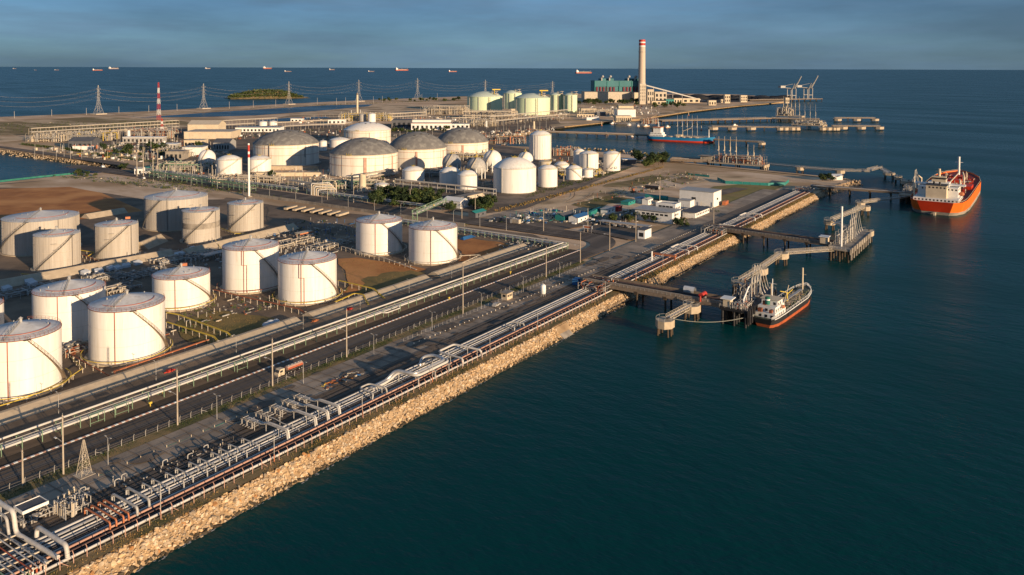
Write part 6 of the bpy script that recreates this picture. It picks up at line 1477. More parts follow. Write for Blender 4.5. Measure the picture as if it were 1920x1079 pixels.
obj('deck_pipes', mm, 'beige', th); obj('manifold_house', MB().box(x0+42, x0+50, -4, 4, 6, 10), 'cream', th); obj('deck_crane', MB().tube([(2, 0, 6), (2, 0, 15), (14, 2, 20)], .5, 6), 'cream', th)

# ---------------------------------------------------------------- far jetties in and beyond the basin
J4 = [PX(1265, 302), PX(1345, 302, 6)]
pier('causeway with white parapet leading to the basin loading platform', PX(1258, 300, 6), PX(1352, 304, 6), 6.5, 12, 12, pipes=((-4, .8, .5, 'pipe_white'), (-2.5, .8, .5, 'galv'), (4, .8, .5, 'pipe_white')), side=2.0)
s0, t0 = PX(1386, 307, 6)
platform('basin loading platform with a cluster of tall pale arms', s0-9, s0+9, t0-28, t0+30, 6.5, 6)
pipework('jetty_manifold', 'rusty brown pipe structure on the basin loading platform', s0-8, s0+8, t0-26, t0+24, 8, 40, 26, seed=61, mats=('beige', 'rust', 'galv', 'orange'), z=6.5, r=(.2, .5))
for i in range(6): loading_arm(f'{ORD[i]} tall pale arm on the basin loading platform, from the left', s0-2, t0+21-i*6.2-(6 if i > 3 else 0), 6.5, 27 if i < 4 else 20, 1.4, 'pale arms on the basin platform', lean=.05, mt='cream')
house('jetty_canopy', 'flat-roofed hut at the left end of the basin platform', 'hut', s0, t0+34, 10, 12, 5, 'beige', 'concrete', 'flat', [], over=2, z=7.0)
WK = [PX(u, v, 6) for u, v in ((1432, 307), (1500, 314), (1575, 320), (1630, 321), (1640, 316), (1650, 316), (1667, 325))]
for i, nm in enumerate(('first', 'second', 'third')):
    walkway(f'{nm} stretch of the yellow walkway beyond the basin platform', WK[i], WK[i+1], 6.5, 4.5)
walkway('raised stretch of the yellow walkway near its end', WK[3], WK[5], 7.5, 4.5); walkway('last stretch of the yellow walkway', WK[5], WK[6], 6.5, 4.5)
for i, lb in ((0, 'first'), (1, 'second'), (2, 'third')): dolphin(f'{lb} dolphin under the yellow walkway, from the basin platform', *WK[i], 6.2, 4.5)
dolphin('dark end dolphin of the yellow walkway', *WK[6], 6.2, 5.5, hh=2)
pier('brown trestle across the basin behind the blue ship', PX(1028, 248, 6), PX(1215, 254, 6), 6.5, 10, 14, pipes=((-3, .8, .5, 'beige'), (0, .8, .5, 'beige'), (3, .8, .5, 'orange')), deck='concrete_warm')
pier('thin walkway beyond the bow of the blue ship', PX(1338, 262, 6), PX(1432, 267, 6), 6.5, 4, 20, deck='concrete_warm')
dolphin('dolphin at the end of the walkway beyond the blue ship', *PX(1428, 268, 6), 6.2, 5); 
s0, t0 = PX(1290, 256, 6)
platform('loading platform hidden behind the blue ship', s0-6, s0+6, t0-30, t0+18, 6.5, 7)
for i in range(5): loading_arm(f'{ORD[i]} pale arm rising behind the blue ship, from the left', s0, t0+16-i*7.5, 6.5, 30, 1.5, 'pale arms behind the blue ship', lean=.04)
PA = [PX(u, v, 6) for u, v in ((1235, 227), (1340, 225), (1445, 222), (1530, 228))]
pier('long sunlit pier beyond the basin, root section', PA[0], PA[1], 7, 26, 16, deck='sand', pile=.8); pier('long sunlit pier beyond the basin, middle section', PA[1], PA[2], 7, 26, 16, deck='sand', pile=.8); pier('long sunlit pier beyond the basin, head section', PA[2], PX(1535, 224.5, 6), 7, 30, 16, deck='sand', pile=.8)
s0, t0 = PX(1482, 218, 6); platform('far pier head with tall arms, left', s0-14, s0+14, t0-26, t0+26, 7, 9)
for i in range(5): loading_arm(f'{ORD[i]} tall arm on the left far pier head', s0, t0+14-i*8, 7, 40, 1.5, 'tall arms on the left far pier head', lean=.03, mt='cream')
pipework('jetty_manifold', 'steel tower and pipework on the left far pier head', s0-12, s0+12, t0-4, t0+26, 16, 30, 20, seed=62, mats=('cream', 'beige', 'galv'), z=7, r=(.5, 1.0))
s0, t0 = PX(1517, 235, 6); platform('far pier head with tall arms, right', s0-16, s0+16, t0-26, t0+26, 7, 9)
for i in range(4): loading_arm(f'{ORD[i]} tall arm on the right far pier head', s0, t0+16-i*9, 7, 36, 1.5, 'tall arms on the right far pier head', lean=.03)
pipework('jetty_manifold', 'low pipework on the right far pier head', s0-14, s0+14, t0-24, t0+24, 7, 30, 16, seed=63, mats=('cream', 'beige', 'galv'), z=7, r=(.5, 1.0))
for j, (row, lbr) in enumerate((((1565, 222, 1640, 222, (1570, 1606, 1640)), 'upper'), ((1560, 237, 1650, 237.5, (1580, 1614, 1648)), 'lower'), ((1335, 238, 1500, 240, (1337, 1372, 1408)), 'left'))):
    u0, v0, u1, v1, ds = row
    pier(f'thin sunlit walkway of the {lbr} far dolphin row', PX(u0, v0, 6), PX(u1, v1, 6), 7, 6, 26, deck='sand')
    for i, u in enumerate(ds): dolphin(f'{ORD[i]} pale dolphin of the {lbr} far dolphin row', *PX(u, v0+1.5, 6), 6.5, 8, hh=4)
for i, u in enumerate((1462, 1472, 1485, 1494, 1542, 1553, 1563, 1568)): dolphin(f'{ORD[i]} small pale breasting dolphin along the right far pier, from the left', *PX(u, 241, 5), 6.5, 6, hh=4.5)

# ---------------------------------------------------------------- pylons and masts
PY = [(185, 214.5, 160), (382, 204, 157), (542, 196, 153), (673, 190.5, 150), (783, 185, 147), (910, 181, 150), (1036, 179.5, 152)]
lbs = ['pylon farthest left on the sea wall', 'pylon between the red mast and the wooded island', 'pylon in front of the right end of the island', 'pylon behind the white stack', 'pylon standing alone on the far shore', 'pylon rising behind the leftmost green tank', 'pylon rising behind the rightmost green tank']
def pylon(lb, x, y, h):
    th = thing('pylon', lb, 'pylon', x, y, GZ, 0, 'power line pylons'); zs = [0, .16, .30, .42, .52, .62, .71, .80, .89, 1.0]; ws = [.25, .17, .105, .07, .055, .05, .045, .04, .033, .008]; r = .24
    for k in range(9):
        w0, w1, z0, z1 = h*ws[k], h*ws[k+1], h*zs[k], h*zs[k+1]; M = MB(); c0 = [(w0*i, w0*j, z0) for i, j in ((-.5, -.5), (.5, -.5), (.5, .5), (-.5, .5))]; c1 = [(w1*i, w1*j, z1) for i, j in ((-.5, -.5), (.5, -.5), (.5, .5), (-.5, .5))]
        for i in range(4): j = (i+1) % 4; M.tube([c0[i], c1[i]], r, 4); M.tube([c0[i], c1[j]], r*.5, 4); M.tube([c0[j], c1[i]], r*.5, 4)
        obj('lattice_section', M, 'galv', th)
    for z, l in ((.62, .15), (.75, .15), (.88, .13)):
        M = MB()
        for d in (-1, 1): M.tube([(0, 0, h*z+1.6), (0, d*h*l, h*z)], .3, 4); M.tube([(0, 0, h*z-1), (0, d*h*l, h*z)], .3, 4); M.tube([(0, d*h*l, h*z), (0, d*h*l, h*z-2)], .25, 4)
        obj('cross_arm', M, 'galv', th)
    obj('footing', MB().cbox(0, 0, .5, h*.38, h*.38, 2.0), 'beige', th)
tops = []
for (u, vb, vt), lb in zip(PY, lbs):
    x, y = PX(u, vb); h = HT(u, vb, vt); pylon(lb, x, y, h); tops.append((x, y, h))
x, y = PX(-60, 230); tops.insert(0, (x, y, 62))
for i in range(len(tops)-1):
    (xa, ya, ha), (xb, yb, hb) = tops[i], tops[i+1]
    th = thing('power_lines', f'{ORD[i]} span of sagging power lines between pylons, from the left', 'cable', 0, 0, GZ, 0, 'power line spans')
    for f in (.62, .76, .90):
        for d in (-1, 1):
            A = Vector((xa, ya+d*ha*.13, ha*f-2)); B = Vector((xb, yb+d*hb*.13, hb*f-2)); sag = (B-A).length*.05
            obj('cable', MB().tube([A.lerp(B, k/12)-Vector((0, 0, sag*(1-(2*k/12-1)**2))) for k in range(13)], .05, 4), 'galv', th)
def rw_tower(label, u, vb, vt, b):
    x, y = PX(u, vb); h = HT(u, vb, vt); return lattice(label, x, y, h, b, b*.3, 'red_paint', 'red_white_mast', 'mast', 7, .2, (), 'white_paint')
rw_tower('tall red and white lattice mast at the left', 298, 226, 155, 5.5)
rw_tower('shorter red and white lattice mast before the switchyard', 304, 258, 223, 4)
def stack(label, u, vb, vt, r, mt, bands=(), name='stack'):
    x, y = PX(u, vb); h = HT(u, vb, vt); th = thing(name, label, 'stack', x, y, GZ)
    obj('shaft', MB().lathe([(r*1.05, 0), (r*.9, h), (r*.6, h), (r*.6, h-2)], 24), mt, th)
    for f0, f1, m_ in bands: obj('paint_band', MB().lathe([(r*(1.05-.15*f0)+.05, h*f0), (r*(1.05-.15*f1)+.05, h*f1)], 24), m_, th)
    obj('base', MB().cbox(0, 0, .4, r*4, r*4, 1.0), 'concrete', th)
    return th
stack('slim white flare stack with a red band in front of the white tanks', 467, 370, 269, .8, 'white_paint', ((.85, .97, 'red_paint'), (.74, .80, 'red_paint')))
stack('slim white stack behind the white dome', 670, 216, 175, 2.2, 'cream', ((.93, .99, 'dark_steel'),))
stack('short grey stack left of the slim white one', 658.5, 220, 207, 1.3, 'galv'); stack('short grey stack right of the slim white one', 675.5, 219, 206, 1.3, 'galv')
stack('beige standpipe column behind the trees', 680, 360, 327, 2.9, 'cream'); stack('thin grey column beside the beige standpipe', 660, 357, 325, .9, 'beige')
stack('white stack in the old process yard', 241.5, 262, 245, 2.2, 'white_paint')
stack('pale column behind the tall ribbed tank', 1001, 243, 228, 1.8, 'cream'); stack('pale column left of the tall ribbed tank', 912, 239, 227, 1.6, 'white_paint')
for i, (u, vb, vt) in enumerate(((257, 332, 285), (269, 332, 276), (287, 330, 287), (296, 326, 282), (328, 330, 305), (398, 336, 310), (337, 290, 270), (395, 285, 266), (361, 334, 318))):
    stack(f'{ORD[i]} thin pole among the racks left of the gas sphere', u, vb, vt, .35, 'wood_pole', name='thin_pole')
for i, u in enumerate((27, 97, 162, 223, 279, 332, 430, 475, 517, 595, 631, 648, 700, 717, 791, 820)):
    vb = 223-.0445*u+ (2 if u > 600 else 0); stack(f'{ORD[i]} thin lamp pole on the far sea wall, from the left', u, vb, vb-13, .32, 'galv', name='sea_wall_pole')

# ---------------------------------------------------------------- power station
cx, cy = PX(1203, 190.4); hc = HT(1203, 190.4, 75)
th = thing('chimney', 'tall pale power station chimney with red and white bands at the top', 'chimney', cx, cy, GZ); r = 6.4*DEP(cx, cy)/F
obj('shaft', MB().lathe([(r*1.10, 0), (r*.92, hc), (r*.8, hc), (r*.8, hc-5)], 40), 'chimney_pale', th)
for f0, f1, m_ in ((.965, 1.0, 'red_paint'), (.945, .965, 'white_paint'), (.905, .945, 'red_paint'), (.885, .905, 'white_paint')): obj('paint_band', MB().lathe([(r*(1.10-.18*f0)+.1, hc*f0), (r*(1.10-.18*f1)+.1, hc*f1)], 40), m_, th)
obj('gallery', MB().lathe([(r, hc*.8), (r*1.15, hc*.8), (r*1.15, hc*.805), (r, hc*.805)], 30, sm=False), 'steel', th)
def pxbox(name, label, cat, u0, u1, vb, vt, depth, wall, roof, wins=0, rows=1, rz=None, kind='flat', cols='glass', trim=None):
    A = PX(u0, vb); B = PX(u1, vb); rz_, ln = frame_of(A, B); h = HT((u0+u1)/2, vb, vt)
    th = thing(name, label, cat, A[0], A[1], GZ, rz_); wo_ = obj('wall', MB().box(0, ln, 0, depth, -.3, h), wall, th)
    if kind == 'flat': obj('roof', MB().box(-.4, ln+.4, -.4, depth+.4, h+.02, h+.5), roof, th)
    elif kind == 'gable': obj('roof', MB().add([(-.5, -.5, h), (ln+.5, -.5, h), (ln+.5, depth/2, h+depth*.16), (-.5, depth/2, h+depth*.16), (-.5, depth+.5, h), (ln+.5, depth+.5, h)], [(0, 1, 2, 3), (3, 2, 5, 4)]), roof, th); obj('gable', MB().add([(0, 0, h), (0, depth, h), (0, depth/2, h+depth*.15), (ln, 0, h), (ln, depth, h), (ln, depth/2, h+depth*.15)], [(0, 2, 1), (3, 4, 5)]), wall, th)
    for j in range(rows):
        for i in range(wins):
            w_ = ln/wins; z0 = h*(.18+.8*j/rows); obj('window', MB().box(w_*(i+.25), w_*(i+.75), -.15, .02, z0, z0+h*.5/rows), cols, wo_)
    if trim: obj('trim', MB().box(-.1, ln+.1, -.2, -.02, h*.86, h*.98), trim, wo_)
    return th, ln, h
pxbox('turbine_hall', 'long beige turbine hall at the foot of the power station', 'building', 1096, 1189, 192.5, 173, 60, 'beige', 'concrete', 16, 1, cols='beige')
pxbox('turbine_hall_end', 'lighter beige end block of the turbine hall', 'building', 1189.4, 1199, 193.5, 174, 50, 'cream', 'concrete')
th, ln, h = pxbox('boiler_house', 'teal boiler house with maroon columns', 'building', 1115, 1207, 190, 152, 70, 'pp_teal', 'pp_teal')
for i in range(14):
    if i in (6, 7): continue
    obj('maroon_duct', MB().box(ln*(.03+.068*i), ln*(.03+.068*i)+5.2, -3.0, -.02, h*.30, h*.70), 'maroon', th)
obj('upper_band', MB().box(0, ln, -2.2, -.05, h*.73, h*.98), 'pp_teal', th)
for i in range(5): obj('column', MB().box(ln*.25*i-.8, ln*.25*i+.8, -3.6, -2.3, 0, h*.98), 'teal_paint', th)
for k, x in enumerate((.18, .34, .72, .86)):
    obj('roof_plant', MB().box(ln*x-9, ln*x+9, 10, 40, h+.5, h+7), 'pp_teal', th); obj('roof_duct', MB().tube([(ln*x-5, 8, h), (ln*x-5, 8, h+13)], 2.4, 8).sphere((ln*x-2, 6, h+13), 4, 10, 8), 'galv', th)
pxbox('coal_transfer_tower', 'cream coal transfer tower beside the chimney', 'tower', 1199.5, 1211, 196, 158, 18, 'beige', 'white_paint', 3, 5, cols='concrete')
A = PX(1211, 194); B = PX(1322, 192); za = HT(1211, 194, 161); rz, ln = frame_of(A, B)
th = thing('conveyor', 'long sloping conveyor gallery from the chimney down to the coal yard', 'conveyor', A[0], A[1], GZ, rz)
obj('gallery', MB().add([(0, -2.2, za-1), (0, 2.2, za-1), (0, 2.2, za+2.4), (0, -2.2, za+2.4), (ln, -2.2, 2), (ln, 2.2, 2), (ln, 2.2, 5.4), (ln, -2.2, 5.4)], [(0, 3, 2, 1), (4, 5, 6, 7), (0, 4, 7, 3), (3, 7, 6, 2), (2, 6, 5, 1), (1, 5, 4, 0)]), 'galv', th)
for f in (.12, .28, .44, .6, .76): obj('support', MB().tube([(ln*f, -2, 0), (ln*f, -1, za*(1-f))], .8, 5).tube([(ln*f, 2, 0), (ln*f, 1, za*(1-f))], .8, 5), 'galv', th)
for lb, u0, u1, vb, vt, d, wl_, rf in (('red-topped beige block right of the chimney', 1214, 1226, 194, 168, 25, 'beige', 'rust'), ('cream multi-storey block by the conveyor', 1228, 1250, 194, 173, 30, 'beige', 'cream'), ('teal shed below the conveyor', 1249, 1264, 195, 187, 20, 'teal_paint', 'teal_paint'), ('cream shed below the conveyor', 1264, 1279, 194, 185, 20, 'cream', 'cream'), ('low cream shed row by the coal yard', 1280, 1312, 193, 185, 20, 'cream', 'galv'), ('white workshop at the foot of the transfer tower', 1222, 1249, 196.5, 190, 20, 'cream', 'concrete'),
    ('cream silo house on the coal pier', 1359, 1369, 194, 178, 14, 'cream', 'cream'), ('second silo house on the coal pier', 1389, 1401, 192, 179.5, 14, 'cream', 'cream'), ('low cream building before the coal heap', 1329, 1343, 198, 189, 14, 'cream', 'cream'), ('small cream house near the cranes', 1473, 1480, 194, 184, 12, 'cream', 'cream'), ('cream shed at the root of the coal pier', 1352, 1360, 193, 187, 12, 'cream', 'galv')):
    pxbox('works_building', lb, 'building', u0, u1, vb, vt, d, wl_, rf, 3, 2 if vb-vt > 12 else 1)
ch = thing('coal_heap', 'long dark coal heap behind the pier silos', 'heap', *PX(1350, 184)); q = random.Random(9); M = MB()
for i in range(60): M.sphere((q.uniform(-150, 150), q.uniform(-190, 190), 0), q.uniform(14, 34), 11, 4, .3, 0.0)
obj('heap', M, 'coal', ch)
A = PX(1400, 190); B = PX(1536, 187.5); pier('coal pier carrying two ship unloaders', A, B, 8, 30, 24, deck='sand', pile=1)
def unloader(label, u, vb, vt):
    x, y = PX(u, vb, 8); h = HT(u, vb, vt); rz, _ = frame_of(A, B); th = thing('ship_unloader', label, 'crane', x, y, 8, rz); s = h/85
    fr = MB()
    for dx in (-9, 9):
        for dy in (-12, 12): fr.tube([(dx*s, dy*s, 0), (dx*s, dy*s, 40*s)], 1.5*s, 6)
        fr.tube([(dx*s, -12*s, 38*s), (dx*s, 12*s, 38*s)], 1.4*s, 6)
    for dy in (-12, 12): fr.tube([(-9*s, dy*s, 15*s), (9*s, dy*s, 15*s)], 1.2*s, 5)
    obj('portal_frame', fr, 'galv', th)
    obj('raised_boom', MB().tube([(12*s, -2*s, 38*s), (20*s, -26*s, 85*s)], 2.2*s, 6).tube([(6*s, 0, 38*s), (14*s, -20*s, 66*s)], 1.2*s, 5), 'galv', th)
    obj('tower_mast', MB().tube([(8*s, 4*s, 38*s), (11*s, -4*s, 58*s)], 1.6*s, 6).tube([(8*s, 4*s, 40*s), (-30*s, 26*s, 44*s)], 1.2*s, 5).tube([(11*s, -4*s, 58*s), (-30*s, 26*s, 46*s)], .7*s, 5), 'galv', th)
    obj('machine_house', MB().cbox(-24*s, 24*s, 46*s, 22*s, 14*s, 8*s), 'galv', th)
    return th
unloader('left grey ship unloader crane with raised boom', 1484, 187, 145); unloader('right grey ship unloader crane with raised boom', 1515, 186, 144)

# ---------------------------------------------------------------- process areas and sheds in the middle distance
def tall_rack(label, A, B, h, wid, step, mts=('beige', 'galv'), levels=2, npipe=6):
    rz, ln = frame_of(A, B); th = thing('tall_pipe_rack', label, 'pipe rack', A[0], A[1], GZ, rz); r = max(.18, DEP(*A)/F*.22)
    M = MB()
    for y in (0, wid): M.tube([(0, y, 0), (0, y, h)], r, 5)
    for l in range(levels): z = h*(l+1)/levels; M.tube([(0, 0, z), (0, wid, z)], r*.9, 4)
    me = M.mesh('support_frame'); me.materials.append(MATS[mts[0]]); k = int(ln/step)
    for i in range(k+1): obj('support_frame', me, None, th, loc=(ln*i/k, 0, 0))
    for l in range(levels):
        z = h*(l+1)/levels
        for p in range(npipe//levels): obj('pipe_run', MB().tube([(0, wid*(p+.5)/(npipe//levels), z+r*1.6), (ln, wid*(p+.5)/(npipe//levels), z+r*1.6)], r*R_.uniform(.9, 1.6), 6), R_.choice(mts), th)
        for y in (0, wid): obj('side_beam', MB().box(0, ln, y-r, y+r, z-r, z+r), mts[0], th)
    return th
tall_rack('long tall pale rack along the back of the old process yard', PX(60, 262), PX(240, 250), 15, 9, 11, levels=3)
tall_rack('tall pale rack continuing to the cream shed', PX(240, 250), PX(336, 244), 15, 9, 11, levels=3)
tall_rack('pale rack before the far lagoon, left part', PX(405, 244), PX(520, 237), 14, 9, 13, levels=2)
tall_rack('pale rack before the far lagoon, right part', PX(520, 246), PX(660, 238), 13, 9, 13, levels=2)
tall_rack('pale rack running to the admin building', PX(730, 226), PX(800, 222), 12, 9, 13)
tall_rack('tall pale rack in front of the green tanks, left part', PX(812, 215), PX(880, 215), 18, 12, 16, levels=2)
tall_rack('tall pale rack in front of the green tanks, right part', PX(920, 238), PX(1068, 222), 17, 10, 12, levels=2)
tall_rack('pale rack at the foot of the leftmost green tank', PX(868, 225), PX(960, 225), 16, 9, 13)
tall_rack('low pale rack right of the admin building', PX(848, 236), PX(900, 234), 13, 9, 12)
tall_rack('green pipe rack along the inland road left of the flare stack', PX(280, 333), PX(470, 361), 5, 5, 7, ('green_steel', 'beige'))
tall_rack('beige pipe rack behind the flare stack tanks', PX(540, 352), PX(600, 362), 6, 5, 7, ('beige', 'galv'))
tall_rack('pale rack before the paired small tanks', PX(740, 352), PX(925, 372), 6.5, 4, 9, ('galv', 'beige'))
tall_rack('rack right of the nearest dome', PX(690, 340), PX(742, 330), 6, 5, 8, ('beige', 'galv'))
tall_rack('cream racks under the leftmost dome', PX(445, 341), PX(520, 345), 5, 5, 6, ('beige', 'cream'))
uw = thing('riser_loop', 'nest of tall white U-shaped pipes beside the inland road', 'pipework', *PX(585, 366), GZ, math.pi*.5)
for k in range(5): obj('pipe_run', pipe([(-.5+k*1.1, -k*1.3, 0), (-.5+k*1.1, -k*1.3, 9-k*1.1), (14+k, -k*1.3, 9-k*1.1), (14+k, -k*1.3, 0)], .4, 8, 1.2), 'pipe_white' if k % 2 == 0 else 'cream', uw); uw.rotation_euler[2] = -.6
def yardwork(label, u0, u1, vb, h, dp, n1, n2, seed, mats=('beige', 'galv', 'steel', 'cream'), r=(.16, .45)):
    A = PX(u0, vb); B = PX(u1, vb); c = ((A[0]+B[0])/2, (A[1]+B[1])/2); rz, ln = frame_of(A, B)
    o = pipework('process_unit', label, c[0]-ln/2, c[0]+ln/2, c[1]-dp/2, c[1]+dp/2, h, n1, n2, mats, 'process unit', seed, r); o.rotation_euler[2] = rz; return o
yardwork('left block of the old process yard', 64, 130, 264, 11, 40, 64, 66, 101); yardwork('middle block of the old process yard', 130, 220, 262, 11, 40, 84, 88, 102, ('beige', 'galv', 'yellow', 'steel')); yardwork('right block of the old process yard', 225, 330, 258, 12, 40, 84, 88, 103, ('galv', 'rust', 'cream', 'steel'))
yardwork('pipework beneath the gas sphere', 300, 370, 292, 9, 34, 56, 52, 104); yardwork('pipework left of the flare stack', 295, 400, 318, 7, 30, 70, 66, 105, ('beige', 'green_steel', 'galv', 'cream')); yardwork('pipework under the flare stack tanks', 400, 520, 340, 5, 24, 64, 57, 106, ('beige', 'cream', 'steel'))
yardwork('process unit behind the white dome', 640, 735, 226, 14, 50, 70, 74, 107, ('galv', 'cream', 'steel', 'yellow')); yardwork('process unit left of the green tanks', 790, 880, 214, 16, 60, 84, 96, 108, ('beige', 'cream', 'galv')); yardwork('process unit before the green tanks', 870, 970, 222, 15, 50, 84, 96, 109, ('beige', 'cream', 'steel')); yardwork('process unit right of the admin block', 860, 930, 236, 12, 40, 64, 66, 110, ('beige', 'galv', 'cream'))
yardwork('pipework behind the grey spheres', 820, 930, 300, 8, 30, 64, 66, 111, ('beige', 'galv', 'yellow', 'steel')); yardwork('pipework between the ribbed tank and the basin', 1035, 1085, 290, 8, 30, 56, 52, 112, ('orange', 'steel', 'beige', 'dark_steel')); yardwork('pipework at the feet of the right tank group', 1010, 1130, 328, 5, 20, 70, 44, 113, ('beige', 'galv', 'yellow')); yardwork('pipework beside the beige standpipe', 600, 720, 352, 6, 22, 84, 57, 114, ('beige', 'galv', 'green_steel', 'cream'))
yardwork('dark pipework right of the fourth grey dome', 905, 985, 268, 9, 40, 64, 66, 115, ('steel', 'dark_steel', 'beige', 'orange')); yardwork('pipework between the domes and the small tanks', 760, 860, 330, 6, 20, 64, 44, 116, ('galv', 'steel', 'beige')); yardwork('pipework below the small white tanks', 900, 960, 352, 5, 16, 42, 30, 117, ('galv', 'beige', 'cream'))
yardwork('pipework before the left process buildings', 1080, 1160, 214, 10, 40, 56, 52, 118, ('beige', 'cream', 'galv')); yardwork('boat landing clutter on the basin shore', 1200, 1232, 232, 10, 24, 50, 52, 119, ('beige', 'rust', 'galv'))
BL = [('stepped cream gas-works hall, lower hall', 345, 433, 261, 248, 46, 'cream', 'beige', 'flat', 0, 1), ('stepped cream gas-works hall, upper tier', 352, 410, 254, 234, 34, 'cream', 'beige', 'gable', 0, 1),
 ('white low shed row left of the leftmost dome', 441, 524, 248, 240, 30, 'white_paint', 'galv', 'flat', 12, 1), ('small white house behind the leftmost dome', 545, 566, 229, 223, 14, 'white_paint', 'galv', 'flat', 3, 1), ('white-roofed house behind the white dome', 615, 646, 233, 225, 18, 'white_paint', 'galv', 'flat', 4, 1), ('dark warehouse left of the administration block', 735, 771, 240, 226, 30, 'slate', 'slate', 'flat', 4, 1),
 ('white administration block with columned front', 771, 846, 244, 232, 20, 'white_paint', 'pipe_pink', 'flat', 9, 1), ('white upper storey of the administration block', 772, 845, 238, 225.5, 14, 'white_paint', 'galv', 'flat', 0, 1), ('white side wing of the administration block', 846, 880, 241, 233, 18, 'white_paint', 'galv', 'flat', 4, 1),
 ('long low grey roof before the leftmost green tank', 897, 950, 219, 210.5, 24, 'slate', 'slate', 'flat', 7, 1), ('small cream block before the green tanks', 958, 966, 218, 205, 10, 'cream', 'cream', 'flat', 0, 1), ('low white hut row right of the administration block', 878, 902, 231, 226, 14, 'white_paint', 'galv', 'flat', 4, 1),
 ('bright white warehouse on the basin shore', 1158, 1192, 220, 206, 40, 'white_paint', 'cream', 'flat', 0, 1), ('cream store behind the bright white warehouse', 1160, 1188, 211, 199, 24, 'cream', 'concrete', 'gable', 0, 1), ('cream arcaded building on the basin quay', 1155, 1184, 229, 218, 22, 'cream', 'cream', 'flat', 8, 1), ('white shed left of the bright warehouse', 1124, 1145, 213, 206, 20, 'white_paint', 'galv', 'flat', 3, 1), ('grey shed below the white shed', 1119, 1136, 218, 211, 16, 'slate', 'galv', 'flat', 0, 1), ('ribbed cream shed left of the grey one', 1090, 1118, 214, 204, 20, 'cream', 'concrete', 'flat', 9, 1), ('long white boat shed on the beach', 1100, 1124, 226, 221, 14, 'white_paint', 'white_paint', 'flat', 0, 1), ('cream hut row by the beach', 1082, 1114, 220, 215, 14, 'cream', 'cream', 'flat', 6, 1),
 ('white block behind the gas sphere', 342, 378, 293, 277, 20, 'white_paint', 'galv', 'flat', 0, 1), ('pale blue shed right of the gas sphere', 400, 430, 283, 268, 26, 'galv', 'slate', 'gable', 6, 1), ('cream flat-roofed office behind the white block', 345, 380, 276, 264, 20, 'cream', 'cream', 'flat', 5, 1), ('long white canopy roof across the old yard', 230, 306, 268, 258, 12, 'galv', 'white_paint', 'flat', 10, 1), ('dark shed with orange panels in the old yard', 128, 172, 280, 265, 26, 'slate', 'slate', 'gable', 5, 1), ('white plinth wall before the dark shed', 136, 174, 281, 275, 3, 'white_paint', 'white_paint', 'flat', 0, 1), ('white open shed in the old yard', 295, 330, 278, 271, 16, 'galv', 'white_paint', 'flat', 6, 1), ('grey low shed left of the white block', 310, 342, 300, 285, 18, 'concrete', 'concrete', 'flat', 4, 1), ('small white gabled house at the inland road end', 252, 266, 328, 317, 8, 'white_paint', 'galv', 'gable', 2, 1), ('white annex beside the gabled house', 265, 274, 328, 323, 6, 'white_paint', 'galv', 'flat', 1, 1), ('teal-roofed kiosk beside the gabled house', 268, 282, 322, 315, 8, 'slate', 'teal_paint', 'flat', 2, 1),
 ('white-roofed boat house at the harbour corner', 1168, 1193, 309, 300, 10, 'slate', 'white_paint', 'flat', 0, 1), ('low kiosk hut at the quay tip', 1562, 1580, 338, 330, 8, 'white_paint', 'tarp', 'gable', 0, 1), ('cream long wall under the leftmost dome', 480, 598, 331, 324, 3, 'cream', 'concrete', 'flat', 0, 1), ('cream retaining wall before the leftmost dome', 470, 596, 319, 312, 3, 'concrete_warm', 'concrete', 'flat', 0, 1)]
for lb, u0, u1, vb, vt, d, wl_, rf, kd, wn, rw in BL: pxbox('works_building', lb, 'building', u0, u1, vb, vt, d, wl_, rf, wn, rw, kind=kd)
dsh = [o for o in COL.objects if o.get('label') == 'dark shed with orange panels in the old yard'][0]
for i in range(6): obj('orange_panel', MB().box(6+i*5.5, 8.4+i*5.5, -.5, -.2, .5, 5), 'orange', dsh)
hg = MB(); 
for a, b in (((42, 272), (100, 279)), ((165, 289), (290, 306)), ((120, 281), (155, 286))):
    A, B = Vector(PX(*a)), Vector(PX(*b))
    for i in range(900):
        p = A.lerp(B, R_.random()); c = Vector((p.x+R_.uniform(-1.5, 1.5), p.y+R_.uniform(-1.5, 1.5), GZ+R_.uniform(.2, 2.6))); d = Vector((R_.gauss(0, .8), R_.gauss(0, .8), R_.gauss(0, .5))); e = Vector((R_.gauss(0, .8), R_.gauss(0, .8), R_.gauss(0, .5))); hg.add([c, c+d, c+e], [(0, 1, 2)])
tag(obj('hedge_row', hg, 'leaf', kind='stuff'), 'dark clipped hedges along the lagoon road', 'hedge')

# ---------------------------------------------------------------- island, boats, ships at anchor
il = bpy.data.objects.new('island', None); COL.objects.link(il); il['kind'] = 'structure'
A = PX(432, 186.5, 0); B = PX(582, 184.5, 0); rz, ln = frame_of(A, B); il.location = (A[0], A[1], 0); il.rotation_euler = (0, 0, rz)
N = 40; rows = 9; q = random.Random(4); vs_ = []; fs = []
for j in range(rows):
    for i in range(N+1):
        f = i/N; g = j/(rows-1); e = (math.sin(math.pi*min(1, f*1.02))**.6)*(1 if f < .72 else max(0, (1-f)/.28)**1.5+.12); hh = 24*e*math.sin(math.pi*g)*(.8+.3*q.random()); wd = 90*(.3+.7*e)
        vs_.append((f*ln, (g-.5)*wd*2+wd, max(hh, -.5 if j in (0, rows-1) else .6)))
for j in range(rows-1):
    for i in range(N): fs.append((j*(N+1)+i, j*(N+1)+i+1, (j+1)*(N+1)+i+1, (j+1)*(N+1)+i))
obj('island_ground', MB().add(vs_, fs), 'verge', il)
obj('island_beach', MB().sheet([(ln*(.5+.54*math.cos(a)), 90+(70+40*math.sin(a*2+1))*math.sin(a)) for a in [k*math.pi/16 for k in range(32)]], .8), 'sand', il)
M = MB()
